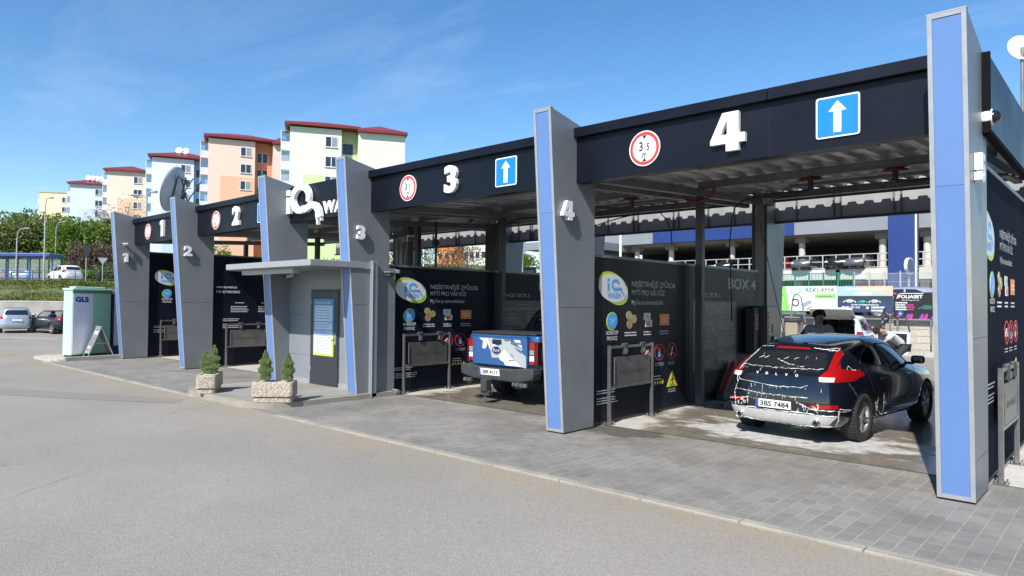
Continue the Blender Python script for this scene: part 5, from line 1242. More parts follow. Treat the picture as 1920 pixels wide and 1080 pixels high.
# lamp posts
pole_m = mat('lamp_pole', (.42, .43, .43), .5, .4, var=.1)
def lamp_post(px, d, z0, ytop, arms, label, r=.06):
    p = pd(px, d, z0); zt = at_d(px, ytop, d).z-z0; t = thing('street_lamp', label, 'street lamp', p, 0, 'street lamps')
    b = MB(); b.tube([(0, 0, 0), (0, 0, zt*.5), (0, 0, zt)], [r*1.3, r, r*.8], pole_m, 8); b.build('pole', t)
    for ax, ay in arms:
        e = at_d(ax, ay, d)-p; b = MB(); s = V((0, 0, zt)); f = flat(e)
        P = [s-V((0, 0, .02)), s+f*.12+V((0, 0, (e.z-zt)*.55)), s+f*.35+V((0, 0, (e.z-zt)*.92)), V((e.x, e.y, e.z))]; b.tube(P, r*.6, pole_m, 8); b.build('arm', t)
        fd = f.normalized(); sd = V((-fd.y, fd.x, 0)); b = MB(); c = e; T = MX((fd, sd, V((0, 0, 1)))).transposed().to_4x4(); T.translation = c
        b.box((-.05, -.11, -.05), (.42, .11, .05), mat('lamp_head', (.33, .34, .34), .4, .2), .04, 2, T); b.box((.03, -.09, -.065), (.38, .09, -.052), lamp_clear, .01, 1, T); b.build('lamp_head', t)
lamp_post(29, 60, 3.4, 446, [(48, 428)], 'short curved street lamp at the far left above the bus shelter')
lamp_post(81, 57.5, 3.35, 385, [(93, 371)], 'tall curved street lamp at left, in front of the yellow apartment block')
lamp_post(102, 76, 3.6, 432, [(118, 416)], 'thin distant street lamp between the two left trees')
lamp_post(271, 40, 0, 372, [(260, 366), (284, 360)], 'double-headed street lamp behind pylon 1', .07)
# road signs
def sign_post(px, d, z0, h, label, build):
    t = thing('road_sign', label, 'road sign', pd(px, d, z0), rad(78)); b = MB(); b.tube([(0, .02, 0), (0, .02, h)], .035, pole_m, 8); b.build('pole', t); b = MB(); build(b, h); b.build('sign_plate', t)
F0 = lambda z: Fr((0, -.02, z), (1, 0, 0), (0, 0, 1))
sign_post(160, 56, 3.25, 3.0, 'dark rectangular sign on a thin pole above the grass bank', lambda b, h: b.fpoly(F0(h-.8), [(-.2, 0), (.2, 0), (.2, .85), (-.2, .85)], dark_steel, 0, .05))
def tri(b, h): b.fpoly(F0(h-.5), [(-.36, .52), (.36, .52), (0, -.05)], mat('sign_back', (.35, .4, .46), .4), 0, .02)
sign_post(191, 56, 3.25, 2.05, 'inverted triangle road sign left of pylon 1', tri)
t = thing('litter_bin', 'slim black litter bin by the triangular road sign', 'bin', pd(186, 57, 3.3)); b = MB(); b.lathe([(.2, 0), (.22, .05), (.24, .85), (.2, .95)], (0, 0, .1), (0, 0, 1), trim_blk, 14); b.build('drum', t); b = MB(); b.tube([(0, 0, 0), (0, 0, .15)], .06, dark_steel); b.build('foot', t)

# ------------------------------------------------------------------ trees
def tree(name, p, h, w, ncl, nl, ls, lm, label, trunk=.3, base=.22, group='trees on the left bank', tw=None, bare=False):
    t = thing(name, label, 'tree', p, 0, group); tr = MB(); vs, fs = [], []
    cl = []
    for i in range(ncl):
        while 1:
            q = rv()
            if q.length > .35: break
        cl.append((V((q.x*w/2*.8, q.y*w/2*.8, h*(base+(1-base)*.5)+q.z*h*(1-base)*.43)), random.uniform(.14, .26)*w))
    tr.tube([(0, 0, -.3), (0, 0, h*.3), (.02*w, 0, h*.6), (0, .02*w, h*.85)], [trunk, trunk*.75, trunk*.4, trunk*.08], bark, 8)
    for c, r in cl:
        s = V((0, 0, h*random.uniform(.18, .55))); m_ = s.lerp(c, .5)+V((0, 0, -.03*h)); tr.tube([s, m_, c], [trunk*.28, trunk*.16, trunk*.04], bark, 5)
        if bare:
            for k in range(14):
                e = c+rv()*r*1.1; tr.tube([c.lerp(m_, random.random()*.6), c.lerp(e, .6)+rv()*.1*r, e], [trunk*.07, trunk*.04, trunk*.015], tw or bark, 4)
    per = nl//ncl
    for c, r in cl:
        for k in range(per):
            q = rv(); q = q.normalized()*(q.length**.45); p_ = c+V((q.x*r, q.y*r, q.z*r*.8)); d = (q+rv()*.9+V((0, 0, -.1))).normalized(); leaf(vs, fs, p_, d, rv().normalized(), ls*random.uniform(.6, 1.4), ls*.7)
    tr.build('trunk', t); m = MB(); m.add(vs, fs, lm); m.build('crown', t); return t
lf1 = leafmat('leaf_olive', (.16, .21, .06), (.30, .35, .13), .5, .6, .4); lf2 = leafmat('leaf_fresh', (.10, .18, .025), (.24, .35, .06), .5, .6, .4); lf3 = leafmat('leaf_dark', (.08, .115, .035), (.18, .22, .08), .5, .6, .35)
lf4 = leafmat('buds_brown', (.12, .085, .06), (.22, .16, .11), .5); lf5 = leafmat('buds_pale', (.35, .28, .2), (.5, .42, .32), .5)
def ht(px, y, d, z0): return at_d(px, y, d).z-z0
tree('deciduous_tree', pd(20, 88, 4.4), ht(20, 412, 88, 4.4), 11, 34, 11000, .36, lf1, 'broad olive green tree at the left edge behind the bus shelter')
tree('deciduous_tree', pd(78, 90, 4.6), ht(78, 402, 90, 4.6), 8.5, 28, 9000, .36, lf1, 'tall olive green tree in front of the yellow apartment block')
tree('deciduous_tree', pd(148, 80, 3.9), ht(148, 411, 80, 3.9), 7.5, 30, 10000, .30, lf2, 'fresh green rounded tree left of pylon 1')
tree('deciduous_tree', pd(196, 84, 4.2), ht(196, 412, 84, 4.2), 6.5, 24, 7000, .30, lf3, 'darker green tree half hidden by pylon 1')
tree('bare_tree', pd(215, 100, 6), ht(215, 372, 100, 6), 9, 16, 900, .28, lf5, 'pale leafless tree rising in front of the peach apartment block', .25, .3, bare=True, tw=mat('pale_twig', (.32, .27, .21), .9))
tree('bare_tree', pd(175, 70, 3.5), ht(175, 446, 70, 3.5), 5, 14, 2600, .26, lf4, 'reddish brown budding bush by the road signs', .12, .1, bare=True)
tree('bare_tree', pd(205, 72, 3.5), ht(205, 448, 72, 3.5), 4.2, 12, 2200, .26, lf4, 'brown budding bush beside pylon 1', .12, .1, bare=True)
for i, (px, d, y, w, m, lab) in enumerate(((128, 74, 484, 4, lf2, 'low green bush behind the white car on the upper street'), (160, 66, 505, 4.5, lf2, 'low green bush under the dark road sign'), (205, 66, 503, 4, lf3, 'low dark green bush next to pylon 1'), (-5, 78, 470, 6, lf3, 'dark green bush at the left edge behind the shelter'), (55, 80, 468, 6, lf1, 'olive bush behind the bus shelter'))):
    z0 = 3.5; tree('bush', pd(px, d, z0-.2), ht(px, y, d, z0), w, 12, 3200, .22, m, lab, .08, .02, 'bushes on the left bank')

# ------------------------------------------------------------------ apartment blocks on the hill
roofm = mat('red_metal_roof', (.20, .025, .025), .45, var=.1); winf = mat('window_frame_white', (.72, .72, .72), .5); pane = mat('window_pane', (.03, .045, .06), .08, var=.3, scale=.2); curt = mat('curtain', (.25, .26, .27), .5)
def apartment(px0, px1, y0, d, ang, floor_h, wall, wall2, acc, label, wing=None, dishes=(), patch=2, link=3.2, nfl=5, roof=True, balc=True, win_u=.8):
    P = at_d(px0, y0, d); ux = V((math.cos(YAW+ang), math.sin(YAW+ang), 0))
    a = ray(px1, y0); den = a.x*ux.y-a.y*ux.x; rel = CAM-P; W = -(rel.y*a.x-rel.x*a.y)/den if abs(den) > 1e-9 else 10
    k = ((P.x-CAM.x)*a.y-(P.y-CAM.y)*a.x)/(a.x*ux.y-a.y*ux.x); W = k
    zt = P.z; zb = 2.0; H = zt-zb
    t = thing('apartment_block', label, 'apartment block', (P.x, P.y, zb), YAW+ang, 'stepped pastel apartment blocks on the hill')
    D = 12.
    b = MB(); b.box((0, 0, 0), (W, D, H), wall); b.build('wall', t)
    if wing is not None:
        b = MB(); b.box((W+.003, 1.6, 0), (W+link, D, H+.15), acc); b.build('stair_wall', t)
        b = MB(); b.box((W+link+.003, -.3, 0), (W+link+W*wing, D, H-.2), wall); b.build('wing_wall', t)
        for f in range(nfl-1):
            for q in (.3, .62):
                z = H-2.0-f*floor_h; b = MB(); b.box((W+link*q-.5, 1.57, z-1.2), (W+link*q+.35, 1.598, z+.5), winf); w_ = b.build('window', t); b = MB(); b.box((W+link*q-.43, 1.54, z-1.13), (W+link*q+.28, 1.568, z+.43), pane); b.build('pane', w_)
    if patch is not None:
        b = MB(); b.box((W*.26, -.03, 0), (W-.0, -.002, H-patch*floor_h-.4), wall2); b.build('colour_field', t)
    for f in range(nfl):
        z = H-1.05-f*floor_h; uw = W*win_u
        b = MB(); b.box((uw-.85, -.07, z-1.5), (uw+.85, -.033, z), winf); w_ = b.build('window', t)
        b = MB(); b.box((uw-.76, -.09, z-1.42), (uw-.06, -.072, z-.08), pane); b.box((uw+.06, -.09, z-1.42), (uw+.76, -.072, z-.08), pane if f % 2 else curt); b.build('pane', w_)
        b = MB(); b.box((uw-.9, -.16, z-1.56), (uw+.9, -.035, z-1.505), winf); b.build('sill', w_)
    if balc:
        for f in range(nfl):
            z = H-2.75-f*floor_h
            b = MB(); b.box((-1.25, 2.2, z-.12), (-.02, 5.4, z+.0), winf); b.box((-1.25, 2.2, z+.001), (-1.18, 5.4, z+1.05), mat('balcony_panel', (.52, .56, .58), .3)); b.box((-1.179, 2.2, z+.001), (-.02, 2.27, z+1.05), MATS['balcony_panel'])
            b.box((-1.25, 2.2, z+1.051), (-1.17, 2.28, z+2.55), winf); b.box((-1.25, 2.2, z+2.551), (-.02, 5.4, z+2.62), acc); o = b.build('balcony', t)
            b = MB(); b.box((-1.15, 2.215, z+1.06), (-.05, 2.25, z+2.54), glass('balcony_glass', (.8, .88, .9), .7)); b.build('glazing', o)
    def hip(x0, x1, y0_, y1_, z, rise, name='roof'):
        o = .7; m_ = MB(); ym = (y0_+y1_)/2; i = min(3.5, (x1-x0)/2.2)
        vs = [(x0-o, y0_-o, z), (x1+o*.4, y0_-o, z), (x1+o*.4, y1_+o, z), (x0-o, y1_+o, z)]
        vs += [(x, y, z+.35) for x, y, _ in vs]+[(x0+i, ym, z+rise), (x1-i, ym, z+rise)]
        m_.add(vs, [(3, 2, 1, 0), (0, 1, 5, 4), (1, 2, 6, 5), (2, 3, 7, 6), (3, 0, 4, 7), (4, 5, 9, 8), (6, 7, 8, 9), (5, 6, 9), (7, 4, 8)], roofm); return m_.build(name, t)
    if roof:
        hip(0, W+(link if wing is not None else 0), 0, D, H+.003 if wing is None else H+.16, 2.2)
        if wing is not None: hip(W+link+.5, W+link+W*wing, -.3, D, H-.19, 2.6, 'wing_roof')
    else:
        b = MB(); b.box((-.1, -.1, H+.003), (W+.1, D, H+.3), mat('flat_roof_edge', (.35, .3, .12), .6)); b.build('roof', t)
    for i, u_ in enumerate(dishes):
        o = MB(); c = V((u_*W, 1.2, H+1.9)); o.lathe([(1e-3, .18), (.35, .12), (.62, 0), (.64, .02), (.36, .15), (1e-3, .21)], c, (.2, 1, -.35), white, 16); o.tube([c, c-V((0, 0, 1.3))], .06, winf); o.build('dish', t)
    return t
am = lambda n, c: mat('plaster_'+n, c, .85, var=.03, scale=.15)
apartment(74, 128, 361, 196, .25, 2.8, am('cream', (.74, .68, .44)), am('mustard', (.70, .54, .20)), am('cream2', (.6, .5, .25)), 'small yellow apartment block at the far left end of the row', roof=False, win_u=.9)
apartment(132, 193, 344, 172, .35, 2.8, am('ice', (.58, .66, .76)), am('ice_blue', (.50, .60, .74)), am('pale_blue', (.45, .55, .7)), 'pale blue apartment block with a row of four white dishes on its roof', dishes=(.50, .64, .78, .92), win_u=.88)
apartment(201, 275, 319, 150, .35, 2.8, am('peach', (.74, .61, .50)), am('peach_dark', (.72, .50, .33)), am('peach_acc', (.6, .2, .15)), 'peach apartment block with brown window column, third from the left', win_u=.78)
apartment(285, 364, 294, 130, .38, 2.8, am('white_blue', (.64, .70, .78)), am('white_blue2', (.45, .60, .78)), am('sky', (.30, .48, .72)), 'white and light blue apartment block behind the big satellite dish', wing=.3, dishes=(.62, .78), link=2.6)
apartment(391, 479, 258, 112, .40, 2.8, am('salmon', (.74, .56, .46)), am('salmon_dark', (.72, .43, .29)), am('terracotta', (.60, .24, .14)), 'salmon pink apartment block with orange stair strip, left of the green one', wing=.35, link=2.8)
apartment(544, 641, 236, 95, .30, 2.8, am('mint', (.66, .71, .56)), am('lime', (.54, .66, .33)), am('leaf', (.46, .54, .27)), 'large pale green apartment block with red hipped roofs', wing=.95, link=2.3, patch=2.2)
# ------------------------------------------------------------------ big dish on the roof of bay 1
c = at_d(330, 356, 22.0); t = thing('satellite_dish', 'large grey satellite dish seen from behind on the roof of bay 1', 'satellite dish', (c.x, c.y, 4.5))
dm = mat('dish_grey', (.42, .44, .45), .5, .1, var=.08); zc = c.z-4.5; view = (flat(c)).normalized(); axd = (V((-view.y, view.x, 0))*.88+view*.42).normalized(); axd.z = .26; axd.normalize()
b = MB(); R_ = .74; pr = [(1e-3, 0)]+[(R_*i/8, .2*(i/8)**2) for i in range(1, 9)]+[(R_, .215)]+[(R_*i/8, .03+.2*(i/8)**2-.012) for i in range(7, 0, -1)]
b.lathe([(r, h) for r, h in pr], V((0, 0, zc))-axd*.1, axd, dm, 40); b.build('reflector', t)
sd = axd.cross(V((0, 0, 1))).normalized(); upd = sd.cross(axd); hub = V((0, 0, zc))-axd*.22
b = MB()
for a in (-.28, .28):
    b.tube([hub+sd*a-upd*.42+axd*.1, hub+sd*a+upd*.48+axd*.15], .025, dark_steel, 6); b.tube([hub+sd*a-upd*.42-axd*.05, hub+sd*a+upd*.48-axd*.35], .02, dark_steel, 6)
b.tube([hub+sd*-.28+upd*.35, hub+sd*.28-upd*.35-axd*.15], .022, dark_steel, 6); b.tube([hub+sd*-.4+upd*.42+axd*.1, hub+sd*.3+upd*.32+axd*.05], .02, dark_steel, 6); b.build('back_frame', t)
b = MB(); b.tube([hub-axd*.1, V((hub.x*.6, hub.y*.6, zc-.6)), V((0, 0, .0))], .05, dark_steel, 8); b.tube([hub-upd*.35+sd*.28, V((.35, .2, 0))], .025, dark_steel, 6); b.tube([hub-upd*.35-sd*.28, V((-.4, .3, 0))], .025, dark_steel, 6); b.build('mast', t)

# ------------------------------------------------------------------ cars at left
silver = mat('silver_paint', (.42, .45, .50), .28, .5, var=.04, coat=.7); pblk = mat('black_paint', (.006, .006, .007), .25, var=.05, coat=.3); wht = mat('white_car_paint', (.72, .73, .74), .25, var=.03, coat=.7); pblue = mat('blue_car_paint', (.03, .10, .42), .25, .2, var=.05, coat=.7); pred = mat('red_car_paint', (.42, .012, .015), .25, var=.05, coat=.7); pgrey = mat('grey_car_paint', (.10, .11, .13), .25, .3, var=.05, coat=.7)
def car_at(px, d, z, th, **k): return pd(px, d, z), th
p = at_z(30, 625); hatch('parked_car', 'silver hatchback parked facing the retaining wall at the left edge', 'car', (p.x, p.y, .004), rad(79), 4.2, 1.64, 1.42, silver, .25, .30)
p = at_z(139, 626.5); hatch('convertible_car', 'black open-top convertible parked beside the parcel box', 'car', (p.x, p.y, .004), rad(100), 4.0, 1.70, 1.38, pblk, 0, .31, open_top=True)
hatch('parked_car', 'white car on the upper street right of the bus shelter', 'car', pd(138, 61, 3.42), rad(95), 4.1, 1.75, 1.55, wht, .2, .32, lamps='s')
hatch('parked_car', 'bright blue car behind the left part of the bus shelter', 'car', pd(15, 67, 3.42), rad(140), 4.1, 1.72, 1.5, pblue, .2, .31)
hatch('parked_car', 'blue car behind the right part of the bus shelter', 'car', pd(72, 69, 3.42), rad(145), 4.1, 1.72, 1.45, mat('light_blue_car_paint', (.10, .22, .55), .25, .2, var=.05, coat=.7), .1, .31)
# ------------------------------------------------------------------ beyond the car wash: wall, banners, dealership
sheet('rear_lot', R4(-60, 17.21, 40, 29.9), .006, asph)
WY = 30.0
zw = at_y(1710, 604, WY).z
wall_b = mat('board_marked_concrete', (.36, .33, .28), .88, var=.2, scale=.6, bump=.3, bscale=12, fine=.12)
t = thing('retaining_wall', 'board-marked concrete retaining wall under the advertising banners', 'wall', (-20, WY, 0))
b = MB()
for k in range(5): b.box((-25, .004*(k % 2), zw*k/5), (45, .5, zw*(k+1)/5-.012), wall_b)
b.box((-25, .02, 0), (45, .49, zw-.02), wallm); b.build('wall_face', t); b = MB(); b.box((-25, -.05, zw-.011), (45, .55, zw+.06), wall_b, .01); b.build('coping', t)
TZ0 = zw+.05
sheet('terrace', R4(-60, WY+.5, 60, 140), TZ0, asph_dk)
# advertising banners on the wall
def ad(px0, px1, yt, yb, label, fn, dy=0):
    p = at_y(px0, yb, WY-.3-dy); q = at_y(px1, yt, WY-.3-dy); W, H = q.x-p.x, q.z-p.z
    t = thing('advertising_banner', label, 'advertising banner', (p.x, p.y, p.z), 0, 'advertising banners on the rear wall')
    b = MB(); b.box((0, .012, 0), (W, .05, H), galv); b.build('frame', t)
    for u in (.12, W-.12): b = MB(); b.box((u-.03, .051, -min(1.0, p.z-.02)), (u+.03, .1, H), galv); b.build('support', t)
    fn(t, Fr((0, .012, 0), (1, 0, 0), (0, 0, 1)), W, H)
adc = lambda n, c: mat('ad_'+n, c, .5, var=.02)
def ad1(t, fr, W, H):
    b = MB(); b.frect(fr, 0, 0, W, H, adc('white', (.72, .74, .72)), 0, .003); b.build('sheet', t); g = adc('green', (.22, .62, .12))
    b = MB(); b.fpoly(fr, [(0, 0), (W*.27, 0), (W*.20, H), (0, H)], g, .003, .005); b.frect(fr, W*.66, H*.5, W*.98, H*.68, g, .003, .005); b.build('green_field', t)
    b = MB(); b.fell(fr, W*.36, H*.82, W*.09, H*.16, adc('aqua', (.25, .62, .68)), .003, .005); b.fell(fr, W*.36, H*.84, W*.06, H*.12, adc('white', (.72, .74, .72)), .005, .007); b.fpoly(fr, [(W*.48, H*.55), (W*.75, H*.95), (W*.50, H*.98)], adc('pale_aqua', (.5, .68, .78)), .003, .0045); b.fring(fr, W*.36, H*.33, .16, .17, .055, black, .005, .008, 18); b.fpoly(fr, [(W*.44, H*.25), (W*.58, H*.45), (W*.62, H*.32), (W*.48, H*.12)], adc('steel_blue', (.2, .32, .5)), .005, .007); b.fpoly(fr, [(W*.50, H*.05), (W*.60, H*.22), (W*.64, H*.12), (W*.55, H*.02)], adc('rose', (.5, .25, .25)), .005, .007); b.build('pictures', t)
    b = MB(); b.text(fr, 'REKLAMA', W*.52, H*.76, H*.24, black, .007, .009, width=W*.44, bold=.0); b.text(fr, '907', W*.03, H*.22, H*.13, adc('dark_green', (.05, .2, .04)), .007, .009, bold=.01); bars(b, Fr(fr(0, 0, .006), fr.ux, fr.uy), W*.70, H*.56, W*.22, 1, .05, adc('dark_green', (.05, .2, .04)), .05, .1); bars(b, Fr(fr(0, 0, .006), fr.ux, fr.uy), W*.02, H*.62, W*.16, 2, .2, adc('dark_green', (.05, .2, .04)), .05, .3); b.build('lettering', t)
def mini_car(b, fr, u, v, s, m):
    b.fpoly(fr, [(u-.5*s, v), (u-.5*s, v+.12*s), (u-.3*s, v+.17*s), (u-.15*s, v+.28*s), (u+.15*s, v+.28*s), (u+.32*s, v+.17*s), (u+.5*s, v+.12*s), (u+.5*s, v)], m, .005, .007)
    for q in (-.3, .3): b.fell(fr, u+q*s, v, .09*s, .09*s, black, .007, .008, n=12)
def ad2(t, fr, W, H):
    b = MB(); b.frect(fr, 0, 0, W, H, adc('night_blue', (.025, .05, .12)), 0, .003); b.build('sheet', t)
    b = MB(); b.frect(fr, 0, H*.62, W, H, adc('dusk_sky', (.30, .45, .60)), .003, .004); b.fpoly(fr, [(W*.45, H*.8), (W, H*.66), (W, H), (W*.3, H)], adc('dusk_glow', (.55, .42, .30)), .004, .005); b.frect(fr, 0, H*.42, W, H*.62, adc('dark_road', (.03, .04, .05)), .003, .004); b.build('scenery', t)
    b = MB(); mini_car(b, fr, W*.22, H*.36, W*.24, adc('car_grey', (.4, .45, .45))); mini_car(b, fr, W*.46, H*.36, W*.17, adc('car_teal', (.05, .35, .30))); mini_car(b, fr, W*.68, H*.36, W*.22, adc('car_grey', (.4, .45, .45))); b.build('pictures', t)
    b = MB(); b.text(fr, 'PŮJČOVNA SPORTOVNÍCH VOZŮ', W*.5, H*.84, H*.13, print_white, .005, .008, al='c', width=W*.74, bold=.02); b.text(fr, 'PORSCHE', W*.47, H*.65, H*.17, print_white, .005, .008, al='c', width=W*.32, bold=.03); b.text(fr, 'www.mojeporsche.cz', W*.5, H*.25, H*.11, print_white, .005, .008, al='c', width=W*.5, bold=.015); b.text(fr, '702 281 910', W*.14, H*.13, H*.12, print_white, .005, .008, width=W*.27, bold=.02); b.fell(fr, W*.1, H*.17, H*.05, H*.05, print_white, .005, .007, n=16); b.fell(fr, W*.55, H*.16, H*.05, H*.05, print_white, .005, .007, n=16); bars(b, Fr(fr(0, 0, .006), fr.ux, fr.uy), W*.62, H*.14, W*.24, 2, H*.12, print_white, H*.07, .05); b.build('lettering', t)
def ad3(t, fr, W, H):
    b = MB(); b.frect(fr, 0, 0, W, H, adc('black', (.012, .012, .016)), 0, .003); b.build('sheet', t); mg = adc('magenta', (.45, .03, .22)); vi = adc('violet', (.22, .05, .38))
    b = MB()
    for u, m in ((.05, mg), (.28, vi), (.36, mg), (.62, vi), (.72, mg), (.9, vi)): b.fpoly(fr, [(W*u, 0), (W*(u+.08), H*.2), (W*(u+.13), H*.16), (W*(u+.1), 0)], m, .003, .005)
    b.frect(fr, 0, H*.92, W*.07, H, mg, .003, .005); mini_car(b, fr, W*.82, H*.36, W*.42, adc('car_green', (.03, .12, .09))); b.fell(fr, W*.17, H*.2, H*.11, H*.11, adc('badge_blue', (.05, .1, .35)), .005, .007, n=6); b.text(fr, 'x', W*.17, H*.16, H*.12, print_white, .007, .009, al='c', bold=.03); b.build('pictures', t)
    b = MB(); b.text(fr, 'FOLIASET', W*.12, H*.78, H*.17, print_white, .003, .006, width=W*.60, bold=.03); b.fstroke(fr, [(W*.08, H*.75), (W*.12, H*.92), (W*.2, H*.96), (W*.74, H*.96)], H*.025, print_white, .003, .006); b.text(fr, 'PPF & Wraps & Tint', W*.42, H*.68, H*.07, print_white, .003, .006, al='c', width=W*.42)
    bars(b, Fr(fr(0, 0, .003), fr.ux, fr.uy), W*.05, H*.58, W*.3, 4, H*.085, print_white, H*.05, .2); bars(b, Fr(fr(0, 0, .003), fr.ux, fr.uy), W*.33, H*.5, W*.2, 3, H*.085, mg, H*.05, .3); b.build('lettering', t)
ad(1450, 1570, 536, 582, 'white and green advertising banner reading REKLAMA', ad1); ad(1571, 1674, 536, 584, 'advertising banner with three sports cars under a dusk sky', ad2); ad(1675.5, 1752, 548, 597, 'black and magenta FOLIASET advertising banner', ad3)
# low ledge in front of the wall with a wheel leaning on top
t = thing('wall_ledge', 'dark shelf along the wall under the banners', 'ledge', (at_y(1465, 590, WY-.3).x, WY-.35, at_y(1500, 588, WY-.3).z-.12)); q = at_y(1660, 590, WY-.3).x-t.location.x
b = MB(); b.box((0, 0, 0), (q, .28, .09), dark_steel); b.build('shelf', t)
for k in range(6): b = MB(); b.box((q*k/5.2, .1, -t.location.z), (q*k/5.2+.08, .2, -.003), galv); b.build('leg', t)
p = at_y(1657, 590, WY-.5); t = thing('spare_wheel', 'small alloy wheel lying tilted on the ledge left of the FOLIASET banner', 'wheel', (p.x, WY-.22, p.z-.06), rad(-90)); w_ = wheel(t, 0.001, 0, .24, .16, rim_lt, 7, False); t.rotation_euler = (rad(-35), 0, rad(-70))

# dealership far behind
DY = 68.
dz = lambda x, y, Y=DY: at_y(x, y, Y)
z_sof = dz(1300, 452).z; x0 = dz(1090, 452).x; x1 = dz(1800, 452).x+6; z_deck = dz(1490, 508).z
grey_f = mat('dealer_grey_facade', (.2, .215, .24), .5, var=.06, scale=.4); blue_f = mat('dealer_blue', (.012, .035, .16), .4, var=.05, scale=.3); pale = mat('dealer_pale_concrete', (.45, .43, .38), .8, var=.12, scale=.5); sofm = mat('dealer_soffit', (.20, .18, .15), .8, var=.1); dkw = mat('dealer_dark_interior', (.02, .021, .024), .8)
t = thing('dealership_building', 'wide grey car dealership with blue band and open parking deck across the lot', 'building', (x0, DY, TZ0)); X = lambda x: x-x0; Zz = lambda z: z-TZ0
b = MB(); b.box((0, 0, Zz(z_sof)), (X(x1), 26, Zz(z_sof)+6.5), grey_f); b.build('upper_storey', t)
xb0, xb1 = dz(1226, 455).x, dz(1489, 440).x
b = MB(); b.box((X(xb0), -.25, Zz(z_sof)-.05), (X(xb1), -.003, Zz(z_sof)+1.25), blue_f); b.build('blue_band', t)
for k in range(9):
    xa = xb0-5.6+k*(xb1-xb0+4)/9; b = MB(); b.box((X(xa), -.12, Zz(z_sof)+1.3), (X(xa)+1.95, -.004, Zz(z_sof)+2.9), mat('dealer_window', (.10, .22, .36), .1, var=.25, scale=.5)); w_ = b.build('window', t); b = MB(); b.box((X(xa)-.06, -.14, Zz(z_sof)+1.3), (X(xa)-.003, -.004, Zz(z_sof)+2.9), alu); b.build('frame', w_)
b = MB(); b.box((0, .5, Zz(z_sof)-.12), (X(x1), 26, Zz(z_sof)-.01), sofm); b.build('soffit', t)
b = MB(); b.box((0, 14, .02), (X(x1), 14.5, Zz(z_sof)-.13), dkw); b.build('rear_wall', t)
b = MB(); b.box((0, -1, Zz(z_deck)-.35), (X(x1), 13.9, Zz(z_deck)), pale); b.build('deck', t)
b = MB(); b.box((0, -1.08, Zz(z_deck)-1.0), (X(x1), -1.003, Zz(z_deck)+.02), pale); b.build('deck_parapet', t)
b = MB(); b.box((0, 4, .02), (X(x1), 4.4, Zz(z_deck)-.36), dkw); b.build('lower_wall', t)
for k, px in enumerate((1157, 1195, 1259, 1373, 1504, 1655, 1739)):
    x = dz(px, 470, DY+1.5).x; b = MB(); b.cyl((X(x), 1.5, Zz(z_deck)+.002), (X(x), 1.5, Zz(z_sof)-.7), .30, pale, 14); c_ = b.build('column', t); b = MB(); b.box((X(x)-.5, 1.0, Zz(z_sof)-.69), (X(x)+.5, 2.0, Zz(z_sof)-.125), sofm); b.build('capital', c_)
    b = MB(); b.box((X(x)-.3, .2, .02), (X(x)+.3, .8, Zz(z_deck)-.36), pale); b.build('lower_pillar', t)
for k in range(3): b = MB(); xx = dz((1480, 1530, 1575)[k], 500).x; b.box((X(xx), -1.16, Zz(z_deck)-.95), (X(xx)+2.5, -1.085, Zz(z_deck)-.05), mat('dealer_white_panel', (.50, .52, .53), .5)); b.build('white_panel', t)
# railing
rx0 = dz(1205, 490).x; t = thing('railing', 'pale steel railing along the dealership parking deck', 'railing', (rx0, DY-.9, z_deck)); n = 26; Lr = dz(1745, 490).x-rx0+2
for k in range(n+1): b = MB(); b.box((Lr*k/n-.05, -.05, 0), (Lr*k/n+.05, .05, 1.35), pole_m); b.build('post', t)
for h in (.12, .72, 1.33): b = MB(); b.tube([(0, 0, h), (Lr, 0, h)], .045, pole_m, 6); b.build('rail', t)
# cars on the deck
for i, (px, rz, m, lab) in enumerate(((1218, 70, silver, 'silver car on the dealership deck left of the bay 4 post'), (1388, 182, pblk, 'black car on the dealership deck behind the rear post'), (1476, 176, pred, 'red car on the dealership deck'), (1531, 181, pgrey, 'dark grey car with white plate on the dealership deck'), (1590, 183, pblk, 'black car on the deck behind the railing, fourth from the left'), (1630, 178, pgrey, 'dark car next to the right column on the deck'))):
    p = at_y(px, 500, DY+3); hatch('deck_car', lab, 'car', (p.x, DY+2.2+ (0 if rz != 70 else 3), z_deck), rad(rz), 4.3, 1.8, 1.5, m, .15, .33, 'cars on the dealership deck')
# blue tower sign, poles
p = at_y(1665, 585, 60); q = at_y(1716, 400, 60)
t = thing('blue_pylon_tower', 'tall dark blue dealership tower in front of the parking deck', 'tower', (p.x, 60, TZ0)); b = MB(); b.box((0, 0, 0), (q.x-p.x, 1.2, 13), blue_f, .02); b.build('body', t); b = MB(); b.box((-.15, -.1, 0), (q.x-p.x+.15, 1.3, .3), pale); b.build('plinth', t)
def pole(px, Y, yb, yt, r, m, label, name='flagpole'):
    p = at_y(px, 570, Y); zb = TZ0; zt = at_y(px, yt, Y).z; t = thing(name, label, 'flagpole', (p.x, Y, zb)); b = MB(); b.tube([(0, 0, 0), (0, 0, zt-zb)], [r, r*.8], m, 8); b.build('shaft', t); b = MB(); b.lathe([(r*3, 0), (r*3, .12), (r*1.2, .2)], (0, 0, 0), (0, 0, 1), galv, 12); b.build('base', t)
pole(1718, 52, 580, 300, .075, white, 'white flagpole right of the blue tower'); pole(1163, 45, 490, 250, .10, white, 'white flagpole seen right of pylon 4'); pole(785, 50, 520, 300, .07, white, 'left of two thin white flagpoles behind the pickup bay'); pole(793, 50, 520, 300, .07, white, 'right of two thin white flagpoles behind the pickup bay')
p = at_y(1706, 580, 46); zc = at_y(1706, 499, 46).z; t = thing('oval_sign', 'oval blue sign with white rim on a thin pole by the blue tower', 'sign', (p.x, 46, TZ0), rad(88)); b = MB(); b.tube([(0, .05, 0), (0, .05, zc-TZ0-.4)], .06, pole_m, 8); b.build('pole', t)
